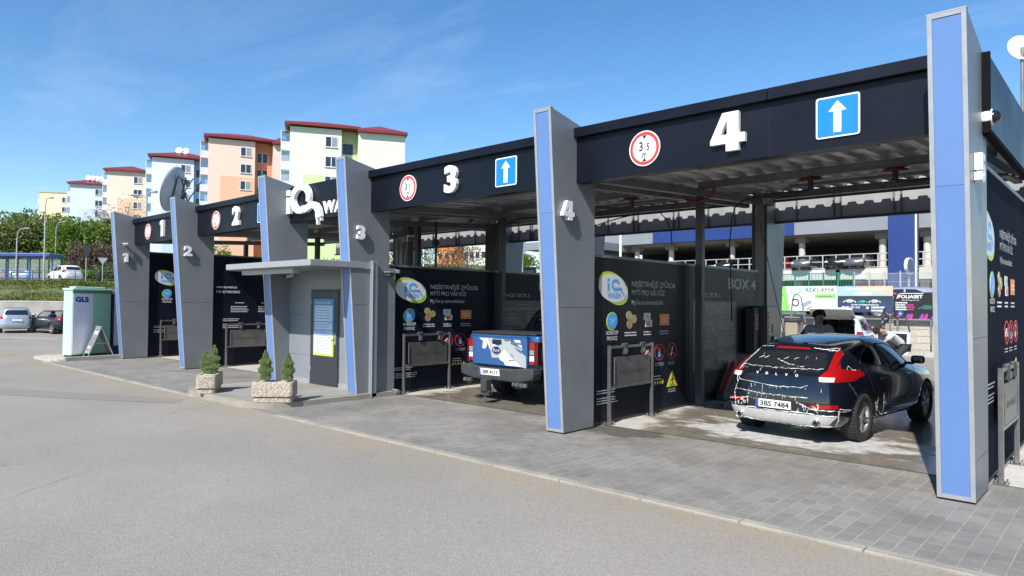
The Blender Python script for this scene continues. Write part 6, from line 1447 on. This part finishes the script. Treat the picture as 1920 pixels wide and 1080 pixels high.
fr = Fr((0, 0, zc-TZ0), (1, 0, 0), (0, 0, 1)); b = MB(); b.fell(fr, 0, 0, .78, .50, white, -.1, .06); b.fell(fr, 0, 0, .70, .43, blue_f, .06, .075); b.build('oval_plate', t)
# green mesh fence and gate
p = at_y(1440, 534, 44); q = at_y(1600, 534, 44); gm = mat('fence_green', (.03, .16, .09), .5); t = thing('green_fence', 'green bar fence below the dealership deck', 'fence', (p.x, 44, TZ0)); Lf = q.x-p.x; h = at_y(1500, 512, 44).z-TZ0
for k in range(7): b = MB(); b.box((Lf*k/6-.04, -.04, 0), (Lf*k/6+.04, .04, h), gm); b.build('post', t)
b = MB()
for k in range(60): x = Lf*k/60+.05; b.box((x-.012, -.012, .12), (x+.012, .012, h-.08), gm)
b.box((0, -.02, h-.08), (Lf, .02, h-.03), gm); b.box((0, -.02, .1), (Lf, .02, .15), gm); b.build('bar_panel', t)
p = at_y(1602, 534, 44); t = thing('mesh_fence', 'grey wire fence right of the green fence', 'fence', (p.x, 44, TZ0)); Lf = at_y(1750, 534, 44).x-p.x
for k in range(6): b = MB(); b.box((Lf*k/5-.03, -.03, 0), (Lf*k/5+.03, .03, h), pole_m); b.build('post', t)
b = MB()
for k in range(70): x = Lf*k/70; b.box((x-.006, -.006, .05), (x+.006, .006, h-.1), pole_m)
for k in range(6): z = .1+k*(h-.25)/5; b.box((0, -.008, z), (Lf, .008, z+.015), pole_m)
b.build('wire_panel', t)
p = at_y(1726, 560, 40); hatch('parked_car', 'silver car behind the FOLIASET banner', 'car', (p.x+1.2, 38, TZ0), rad(120), 4.3, 1.78, 1.5, silver, .1, .32); p = at_y(1690, 560, 38); hatch('parked_car', 'dark car behind the banners, left of the silver one', 'car', (p.x, 36.5, TZ0), rad(115), 4.4, 1.8, 1.55, pgrey, .2, .32); p = at_y(1478, 560, 36); hatch('parked_car', 'red car whose roof shows above the REKLAMA banner', 'car', (p.x-1, 35, TZ0), rad(95), 4.3, 1.78, 1.5, pred, .1, .32)
# white pylon sign and brand fascia behind bay 3
p = at_y(958, 510, 47); q = at_y(975, 440, 47); t = thing('pylon_sign', 'tall off-white pylon sign with black letters behind the pickup bay', 'sign', (p.x, 47, TZ0)); W_ = q.x-p.x; b = MB(); b.box((-2.2, 0, 0), (W_, .5, 9), mat('sign_white', (.55, .54, .5), .5, var=.05), .03); b.build('body', t); fr = Fr((0, -.0005, 0), (1, 0, 0), (0, 0, 1))
b = MB(); z1 = at_y(962, 478, 47).z-TZ0; b.text(fr, 'DS', W_*.68, z1-.1, .62, black, 0, .02, al='r', bold=.04); b.text(fr, 'SERVIS', W_*.8, z1-.85, .26, black, 0, .02, al='r', bold=.03); b.text(fr, 'V', W_*.6, z1+1.0, .35, black, 0, .02, al='r', bold=.02); b.build('lettering', t)
p = at_y(976, 515, 50); q = at_y(1090, 497, 50); t = thing('fascia_sign', 'dark grey fascia sign reading Renault behind pylon 4', 'sign', (p.x, 50, TZ0)); z1 = p.z-TZ0; z2 = q.z-TZ0; b = MB(); b.box((0, 0, z1), (q.x-p.x, .3, z2), mat('fascia_grey', (.06, .065, .07), .5)); b.build('panel', t); b = MB(); b.text(Fr((0, -.0005, 0), (1, 0, 0), (0, 0, 1)), 'Renault', .22, z1+.17, .5, print_white, 0, .02); b.text(Fr((0, -.0005, 0), (1, 0, 0), (0, 0, 1)), 'Servis', 2.05, z1+.17, .5, print_white, 0, .02, bold=.03); b.build('lettering', t)
for u in (.3, q.x-p.x-.3): b = MB(); b.box((u-.08, .08, 0), (u+.08, .22, z1-.003), galv); b.build('post', t)
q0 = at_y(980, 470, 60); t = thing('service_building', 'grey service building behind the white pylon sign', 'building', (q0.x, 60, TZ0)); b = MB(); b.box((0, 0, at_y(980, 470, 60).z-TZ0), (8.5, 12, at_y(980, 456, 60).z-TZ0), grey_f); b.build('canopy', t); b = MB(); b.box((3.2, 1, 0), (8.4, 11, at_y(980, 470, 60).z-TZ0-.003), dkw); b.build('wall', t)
tree('deciduous_tree', (at_y(992, 500, 56).x, 56, TZ0), at_y(992, 472, 56).z-TZ0, 3.2, 12, 2400, .25, lf2, 'bright green small tree right of the white pylon sign', .1, .15, 'trees behind the wash')
tree('bare_tree', (at_y(838, 500, 42).x, 42, TZ0), at_y(838, 448, 42).z-TZ0+1.5, 5.5, 18, 2600, .14, leafmat('buds_dark', (.10, .075, .03), (.2, .16, .06), .6), 'brown budding tree behind the pickup bay', .16, .1, 'trees behind the wash', bare=True, tw=mat('dark_twig', (.06, .045, .03), .9))
tree('bare_tree', (at_y(875, 500, 48).x, 48, TZ0), at_y(875, 445, 48).z-TZ0+1.5, 5.5, 16, 1800, .14, leafmat('buds_dark2', (.12, .1, .05), (.2, .17, .08), .6), 'thin budding tree in front of the white building behind the pickup bay', .14, .1, 'trees behind the wash', bare=True, tw=mat('dark_twig', (.06, .045, .03), .9))
tree('deciduous_tree', (at_y(770, 500, 50).x, 50, TZ0), at_y(770, 440, 50).z-TZ0+1.2, 5.5, 16, 2600, .25, lf3, 'dark green tree behind the flagpoles', .15, .1, 'trees behind the wash')
tree('bush', (at_y(632, 480, 19.5).x, 19.5, 0), at_y(632, 478, 19.5).z, 2.2, 12, 1500, .13, lf2, 'yellow green bush peeping over the kiosk canopy', .05, .3, 'trees behind the wash')
tree('deciduous_tree', (at_y(425, 480, 40).x, 40, 0), at_y(420, 470, 40).z+.6, 6, 14, 2000, .3, lf2, 'green tree glimpsed over the banner of bay 2', .12, .3, 'trees behind the wash')
def block(px0, px1, yt, Y, m, m2, label, nw, nf):
    p = at_y(px0, 500, Y); q = at_y(px1, yt, Y); t = thing('apartment_block', label, 'apartment block', (p.x, Y, TZ0)); W_ = q.x-p.x; H_ = q.z-TZ0; b = MB(); b.box((0, 0, 0), (W_, 10, H_), m); b.build('wall', t)
    for i in range(nw):
        for f in range(nf):
            u = W_*(i+.5)/nw; z = 1.2+f*2.8
            if z+1.5 > H_: continue
            b = MB(); b.box((u-.6, -.06, z), (u+.6, -.003, z+1.4), winf); w_ = b.build('window', t); b = MB(); b.box((u-.52, -.08, z+.08), (u+.52, -.062, z+1.32), pane); b.build('pane', w_)
block(820, 857, 380, 96, am('terracotta2', (.62, .22, .06)), None, 'orange apartment house seen through the pickup bay', 3, 6)
block(858, 925, 380, 98, am('off_white', (.66, .65, .62)), None, 'white apartment house with many windows seen through the pickup bay', 6, 6)
p = at_y(440, 478, 60); t = thing('low_house', 'low house with red roof seen over the banner of bay 2', 'house', (p.x, 60, 0)); b = MB(); b.box((0, 0, 0), (9, 8, p.z-.5), am('cream', (.72, .62, .34))); b.build('wall', t); b = MB(); b.prism([(-.5, p.z-.497), (8.5, p.z-.497), (4, p.z+2.2)], 'x', -.4, 9.4, mat('clay_tiles', (.42, .12, .07), .8, var=.15, scale=3)); b.build('roof', t)
# small dish on a pole above the right end of the roof
p = at_d(1917, 172, 9.6); c = at_d(1916, 88, 9.6); t = thing('satellite_dish', 'small white satellite dish on a pole above the right end of the roof', 'satellite dish', (p.x, p.y, ZC)); zc = c.z-ZC
b = MB(); b.tube([(0, 0, 0), (0, 0, zc)], .022, galv, 8); b.build('mast', t); b = MB(); b.lathe([(1e-3, -.06), (.1, -.05), (.18, -.015), (.19, 0), (.18, 0), (.1, -.035), (1e-3, -.045)], (0, 0, zc), (.55, -.8, .25), white, 24); b.build('reflector', t); b = MB(); b.tube([(0, 0, zc-.15), (.12, -.18, zc-.02)], .01, galv, 6); b.build('feed_arm', t)

# ------------------------------------------------------------------ white estate with open tailgate at the back
p = at_d(1563, 600, 21.5); loc = V((p.x, p.y, .006)); t = thing('estate_car', 'white car with raised tailgate and open right door behind the black car', 'car', loc, rad(8))
bm = subdiv(loft_bm(car_stations(4.3, 1.74, 1.62, .9)), 2); bm = arches(bm, 1.74, (.83, 3.4), .32, .36); K = 1.62/1.45
for s in (1, -1):
    for poly in ([(.5, 1.04), (1.66, 1.0), (1.66, 1.34), (.62, 1.33)], [(1.76, 1.0), (2.95, .985), (2.55, 1.24), (2.25, 1.325), (1.78, 1.338)]): bm_obj('side_window', carve(bm, [(y, z*K) for y, z in poly], 'x', lambda c, n, s=s: c.x*s > .3 and n.x*s > .2), [glass('car_clear', (.5, .55, .55), .7)], t)
carve(bm, [(-.60, .80*K*1.0), (.60, .80*K), (.55, 1.335*K), (-.55, 1.335*K)], 'y', lambda c, n: c.y < .9 and n.y < .2).free()
for s in (1, -1):
    bm_obj('tail_lamp', carve(bm, [(s*.62, .92), (s*.92, .92), (s*.92, 1.12), (s*.62, 1.12)], 'y', lambda c, n: c.y < .5 and n.y < .4), [lamp_red], t); bm_obj('headlight', carve(bm, [(s*.45, .62), (s*.86, .66), (s*.86, .82), (s*.5, .78)], 'y', lambda c, n: c.y > 3.7), [lamp_clear], t)
bm_obj('windscreen', carve(bm, [(-.64, 1.02*K), (.64, 1.02*K), (.55, 1.31*K), (-.55, 1.31*K)], 'y', lambda c, n: c.y > 2.3 and n.y > .1), [glass('car_clear')], t)
bm_obj('body', bm, [wht, trim_blk], t)
for y in (.83, 3.4):
    for s in (1, -1): wheel(t, s*.75, y, .32, .2, rim_m, 7, False)
b = MB(); b.box((-.62, .35, .55), (.62, 3.0, .62), trim_blk); b.box((-.62, 1.3, .62), (.62, 1.42, 1.02), trim_blk, .03)
for u in (-.36, .30):
    b.box((u-.22, 2.0, .6), (u+.22, 2.2, 1.20), trim_blk, .06, 2); b.box((u-.13, 2.02, 1.22), (u+.13, 2.12, 1.44), trim_blk, .04, 2)
b.build('seats', t); b = MB(); b.add([V((.32*math.cos(a)*.55+.36, 2.75, 1.12+.18*math.sin(a))) for a in [0]], [], trim_blk); b.tube([(.36+.19*math.cos(a), 2.75+.05*math.sin(a), 1.12+.19*math.sin(a)) for a in [2*PI*i/16 for i in range(17)]], .016, trim_blk, 6); b.build('steering_wheel', t)
b = MB()
for k in range(6): b.tube([(-.05+.1*k, 1.36, 1.02), (-.05+.1*k, 1.36, 1.44)], .008, galv, 5)
b.tube([(-.1, 1.36, 1.44), (.5, 1.36, 1.44)], .01, galv, 5); b.build('load_guard', t)
b = MB(); fr = Fr((0, .22, 1.53), (1, 0, 0), (0, -.94, .34)); b.fpoly(fr, rounded(-.60, 0, .60, .92, .12), wht, -.02, .03); o = b.build('tailgate', t); b = MB(); b.fpoly(fr, rounded(-.48, .12, .48, .55, .08), trim_blk, -.028, -.0205); b.fring(fr, 0, .74, .5, .1, .03, pole_m, -.03, -.021); b.build('inner_trim', o)
for s in (1, -1): b = MB(); b.tube([(s*.58, .3, 1.15), (s*.52, -.1, 1.62)], .014, trim_blk, 6); b.build('gas_strut', t)
dr = bpy.data.objects.new('door', None); COL.objects.link(dr); dr.parent = t; dr.location = (.87, 2.95, 0); dr.rotation_euler = (0, 0, rad(66))
tag(dr, 'open front door'); fr = Fr((0, 0, 0), (0, -1, 0), (0, 0, 1))
b = MB(); b.fpoly(fr, [(0, .35), (1.05, .33), (1.1, .6), (1.1, 1.08), (.02, 1.08)], wht, -.035, .035); b.build('door_panel', dr)
b = MB(); P = [(0, .03, 1.08), (0, -.42, 1.52), (0, -.98, 1.56), (0, -1.1, 1.08)]; b.tube(P, .028, trim_blk, 6); b.build('window_frame', dr); b = MB(); b.fpoly(fr, [(.04, .42), (1.0, .40), (1.03, 1.02), (.06, 1.02)], trim_blk, .0355, .05); b.fpoly(fr, [(.04, .42), (1.0, .40), (1.03, 1.02), (.06, 1.02)], trim_blk, -.05, -.0355); b.build('door_trim', dr)
b = MB(); b.box((.03, -.15, 1.04), (.22, -.03, 1.2), trim_blk, .03, 2); b.build('mirror', dr)
b = MB(); b.tube([(1.2, 3.0, 1.0)]*2, .001, trim_blk, 4)
# hose stand beside the wall
p = at_y(1492, 600, 26); t = thing('vacuum_boom', 'thin grey curved pipe of a vacuum station in front of the REKLAMA banner', 'vacuum', (p.x, 26, .006)); b = MB(); P = [at_y(x, y, 26)-t.location for x, y in ((1484, 640), (1484, 585), (1486, 562), (1490, 553), (1497, 552), (1502, 558), (1506, 580), (1510, 605))]; P[0].z = .1; b.tube(P, .028, galv, 8); b.build('pipe', t); b = MB(); b.box((-.45, -.25, 0), (.25, .25, .95), dark_steel, .03); b.build('housing', t)
t = thing('vacuum_station', 'beige vacuum cabinet left of the standing man', 'vacuum', (at_y(1472, 620, 24).x, 24, .006)); b = MB(); b.box((0, 0, .1), (.42, .4, 1.35), mat('beige_cabinet', (.3, .26, .19), .5), .02); b.build('housing', t); b = MB(); b.box((.05, .05, 0), (.37, .35, .1), dark_steel); b.box((-.04, -.04, 1.352), (.46, .44, 1.45), dark_steel, .02); b.build('lid', t)
# ------------------------------------------------------------------ people
skin = mat('skin', (.38, .22, .15), .5, var=.08, scale=20); tee = mat('grey_tshirt', (.34, .35, .38), .85, var=.08, scale=8, bump=.3, bscale=14); tee2 = mat('pale_tshirt', (.50, .51, .54), .85, var=.08, scale=8, bump=.3, bscale=14); jeans = mat('dark_trousers', (.025, .028, .035), .85, var=.2, scale=10); hairm = mat('dark_hair', (.02, .014, .01), .7, var=.4, scale=30, bump=1, bscale=60); shoe = mat('dark_shoes', (.02, .02, .02), .6)
def skinned(name, J, bones, root, m, parent, lv=2):
    ks = list(J); me = bpy.data.meshes.new(name); me.from_pydata([J[k][0] for k in ks], [(ks.index(a), ks.index(b)) for a, b in bones], [])
    o = bpy.data.objects.new(name, me); COL.objects.link(o); md = o.modifiers.new('s', 'SKIN'); md.use_smooth_shade = True
    for i, k in enumerate(ks):
        r = J[k][1]; r = r if isinstance(r, tuple) else (r, r); sv = me.skin_vertices[0].data[i]; sv.radius = r; sv.use_root = (k == root)
    sb = o.modifiers.new('b', 'SUBSURF'); sb.levels = lv; sb.render_levels = lv
    me2 = bpy.data.meshes.new_from_object(o.evaluated_get(bpy.context.evaluated_depsgraph_get())); bpy.data.objects.remove(o)
    me2.materials.clear(); me2.materials.append(m)
    for p in me2.polygons: p.use_smooth = True; p.material_index = 0
    return obj(name, me2, parent)
def person(label, loc, rz, J, shirt):
    """J: joint positions in metres; x right, y forward"""
    t = thing('person', label, 'person', loc, rz); g = {k: V(v) for k, v in J.items()}
    R = dict(pelvis=(.14, .105), waist=(.125, .095), chest=(.15, .105), neckb=(.07, .07), neck=.055, head0=.078, head1=.098, crown=.085)
    B = {k: (g[k], R[k]) for k in ('pelvis', 'waist', 'chest', 'neckb', 'neck', 'head0', 'head1', 'crown')}
    bones = [('pelvis', 'waist'), ('waist', 'chest'), ('chest', 'neckb'), ('neckb', 'neck'), ('neck', 'head0'), ('head0', 'head1'), ('head1', 'crown')]
    for s in 'lr':
        for k, r in (('sho', .06), ('elb', .043), ('wri', .028), ('hip', .095), ('kne', .06), ('ank', .04), ('toe', .035)): B[k+s] = (g[k+s], r)
        hd = (g['wri'+s]-g['elb'+s]).normalized(); sd = hd.cross(V((0, 0, 1))); sd = sd.normalized() if sd.length > .01 else V((1, 0, 0))
        dn = hd.cross(sd); B['palm'+s] = (g['wri'+s]+hd*.06, (.036, .018)); bones += [('chest', 'sho'+s), ('sho'+s, 'elb'+s), ('elb'+s, 'wri'+s), ('wri'+s, 'palm'+s), ('pelvis', 'hip'+s), ('hip'+s, 'kne'+s), ('kne'+s, 'ank'+s), ('ank'+s, 'toe'+s)]
        for i, (o_, l) in enumerate(((-.03, .075), (-.01, .085), (.01, .08), (.03, .062))):
            a = 'f%d%s' % (i, s); p0 = g['wri'+s]+hd*.095+sd*o_; B[a+'a'] = (p0, .009); B[a+'b'] = (p0+hd*l*.5+dn*.008, .0085); B[a+'c'] = (p0+hd*l*.85+dn*.03, .007); bones += [('palm'+s, a+'a'), (a+'a', a+'b'), (a+'b', a+'c')]
        p0 = g['wri'+s]+hd*.035-sd*.035; B['t0'+s] = (p0, .011); B['t1'+s] = (p0+hd*.04-sd*.025, .009); bones += [('palm'+s, 't0'+s), ('t0'+s, 't1'+s)]
    body = skinned('body', B, bones, 'pelvis', skin, t)
    top = {k: (g[k], tuple(x+.022 for x in R[k])) for k in ('waist', 'chest')}; top['hem'] = (g['pelvis']+(g['waist']-g['pelvis'])*.15, (.165, .13)); top['nk'] = (g['neckb'], (.075, .075)); tb = [('hem', 'waist'), ('waist', 'chest'), ('chest', 'nk')]
    for s in 'lr': top['s'+s] = (g['sho'+s], .083); top['e'+s] = (g['sho'+s].lerp(g['elb'+s], .75), .07); tb += [('chest', 's'+s), ('s'+s, 'e'+s)]
    skinned('tshirt', top, tb, 'chest', shirt, t)
    tr = {'p': (g['pelvis'], (.155, .12))}; tb = []
    for s in 'lr': tr['h'+s] = (g['hip'+s], .115); tr['k'+s] = (g['kne'+s], .078); tr['a'+s] = (g['ank'+s]+V((0, 0, .03)), .06); tb += [('p', 'h'+s), ('h'+s, 'k'+s), ('k'+s, 'a'+s)]
    skinned('trousers', tr, tb, 'p', jeans, t)
    up = (g['crown']-g['neck']).normalized(); fw = V((0, 1, 0)); fw = (fw-up*fw.dot(up)).normalized() if 'face' not in J else V(J['face']).normalized(); sd = fw.cross(up)
    c = g['head1']
    b = MB(); b.ball(c+fw*.105-up*.02, (.016, .022, .024), skin, 10); b.build('nose', t)
    for s in (1, -1): b = MB(); b.ball(c+sd*s*.098-up*.015, (.014, .022, .032), skin, 8); b.build('ear', t)
    b = MB()
    for s in (1, -1): b.ball(c+fw*.092+sd*s*.034+up*.015, .013, mat('eye_white', (.6, .6, .58), .2), 8); b.ball(c+fw*.102+sd*s*.034+up*.015, .006, black, 6)
    b.build('eyes', t); b = MB(); b.ball(c+fw*.09-up*.065, (.026, .012, .008), mat('lips', (.3, .11, .09), .5), 8); b.build('mouth', t)
    b = MB()
    for k in range(90):
        q = rv().normalized(); 
        if q.dot(up) < -.15 or q.dot(fw) > .45 and q.dot(up) < .45: continue
        b.ball(c+up*.035+q*.098, random.uniform(.026, .04), hairm, 6)
    b.build('hair', t)
    for s in 'lr':
        b = MB(); a = g['ank'+s]; e = g['toe'+s]; d = (flat(e)-flat(a)).normalized(); T = MX((V((d.y, -d.x, 0)), d, V((0, 0, 1)))).transposed().to_4x4(); T.translation = V((a.x, a.y, 0)); b.box((-.05, -.07, .0), (.05, .2, .085), shoe, .03, 3, T); b.build('shoe', t)
    return t
def legs(**k):
    d = dict(hipl=(-.10, 0, .90), hipr=(.10, 0, .90), knel=(-.11, .03, .50), kner=(.11, .03, .50), ankl=(-.12, 0, .09), ankr=(.12, 0, .09), toel=(-.13, .14, .045), toer=(.13, .14, .045)); d.update(k); return d
p = at_d(1530, 600, 13.75)
J = dict(pelvis=(0, 0, .95), waist=(0, .0, 1.10), chest=(0, .03, 1.36), neckb=(0, .06, 1.52), neck=(0, .08, 1.57), head0=(0, .11, 1.62), head1=(.01, .13, 1.68), crown=(.01, .12, 1.75), shol=(-.22, .05, 1.475), shor=(.22, .05, 1.475), elbl=(-.24, .12, 1.17), elbr=(.24, .14, 1.18), wril=(-.17, .36, 1.12), wrir=(.16, .38, 1.15), face=(-.25, 1, -.12)); J.update(legs())
person('man with dark curly hair and grey t-shirt standing in front of the black car', (p.x, p.y+.1, .012), rad(215), J, tee)
p = at_d(1676, 640, 19.3)
J = dict(pelvis=(0, -.25, .80), waist=(0, -.14, .93), chest=(0, .06, 1.10), neckb=(0, .20, 1.19), neck=(0, .26, 1.21), head0=(0, .34, 1.22), head1=(0, .41, 1.22), crown=(0, .48, 1.24), shol=(-.18, .13, 1.12), shor=(.18, .13, 1.12), elbl=(-.2, .34, .92), elbr=(.2, .36, .92), wril=(-.14, .58, .84), wrir=(.14, .60, .88), face=(0, .35, -1)); J.update(legs(hipl=(-.1, -.25, .77), hipr=(.1, -.25, .77), knel=(-.14, .05, .45), kner=(.14, .0, .45), ankl=(-.12, -.2, .09), ankr=(.12, -.3, .09), toel=(-.13, -.06, .045), toer=(.13, -.16, .045)))
person('man in pale t-shirt and dark trousers bending into the open door of the white car', (p.x, p.y, .006), rad(128), J, tee2)
# ------------------------------------------------------------------ camera, sun, sky
cd = bpy.data.cameras.new('camera'); co = bpy.data.objects.new('camera', cd); COL.objects.link(co)
m = MX((RT, UP, -FW)).transposed().to_4x4(); m.translation = CAM; co.matrix_world = m
cd.sensor_width = 36; cd.lens = FPX/1920*36; cd.clip_start = .05; cd.clip_end = 6000
SC.camera = co
SUN = V((.246, -.98, 1.0)).normalized()
ld = bpy.data.lights.new('sun', 'SUN'); lo = bpy.data.objects.new('sun', ld); COL.objects.link(lo)
ld.energy = 5.0; ld.angle = rad(.53); ld.color = (1, .955, .89)
lo.rotation_euler = SUN.to_track_quat('Z', 'Y').to_euler(); lo.location = SUN*60
w = bpy.data.worlds.new('World'); SC.world = w; w.use_nodes = True
N = w.node_tree.nodes; L = w.node_tree.links; bg = N['Background']
sky = N.new('ShaderNodeTexSky'); sky.sky_type = 'NISHITA'; sky.sun_disc = False
sky.sun_elevation = math.asin(SUN.z); sky.sun_rotation = math.atan2(SUN.x, SUN.y)
sky.altitude = 300; sky.air_density = 1.0; sky.dust_density = .2; sky.ozone_density = 2.0
# thin high cirrus, thicker towards the left
tc = N.new('ShaderNodeTexCoord'); sp = N.new('ShaderNodeSeparateXYZ'); L.new(tc.outputs['Generated'], sp.inputs[0])
def wm(op, a, b=None):
    n = N.new('ShaderNodeMath'); n.operation = op
    for i, c in enumerate((a, b)):
        if c is None: continue
        if isinstance(c, (int, float)): n.inputs[i].default_value = c
        else: L.new(c, n.inputs[i])
    return n.outputs[0]
zz = wm('MAXIMUM', sp.outputs[2], .06); cx = N.new('ShaderNodeCombineXYZ')
L.new(wm('DIVIDE', sp.outputs[0], zz), cx.inputs[0]); L.new(wm('DIVIDE', sp.outputs[1], zz), cx.inputs[1])
mp = N.new('ShaderNodeMapping'); mp.inputs['Rotation'].default_value = (0, 0, .5); mp.inputs['Scale'].default_value = (.5, 1.25, 1); L.new(cx.outputs[0], mp.inputs[0])
nz = N.new('ShaderNodeTexNoise'); nz.inputs['Scale'].default_value = 1.05; nz.inputs['Detail'].default_value = 8; nz.inputs['Roughness'].default_value = .62; nz.inputs['Distortion'].default_value = .5; L.new(mp.outputs[0], nz.inputs['Vector'])
mr = N.new('ShaderNodeMapRange'); mr.inputs['From Min'].default_value = .52; mr.inputs['From Max'].default_value = .85; mr.inputs['To Max'].default_value = .17; L.new(nz.outputs['Fac'], mr.inputs['Value'])
mc = N.new('ShaderNodeMix'); mc.data_type = 'RGBA'; L.new(mr.outputs[0], mc.inputs[0]); hs = N.new('ShaderNodeHueSaturation'); hs.inputs['Saturation'].default_value = 1.25; L.new(sky.outputs[0], hs.inputs['Color']); L.new(hs.outputs[0], mc.inputs[6]); mc.inputs[7].default_value = (6.5, 7.2, 8.2, 1)
L.new(mc.outputs[2], bg.inputs['Color']); bg.inputs['Strength'].default_value = .122
SC.view_settings.view_transform = 'Standard'; SC.view_settings.look = 'None'; SC.view_settings.gamma = 1; SC.view_settings.use_curve_mapping = False
SC.view_settings.exposure = .58
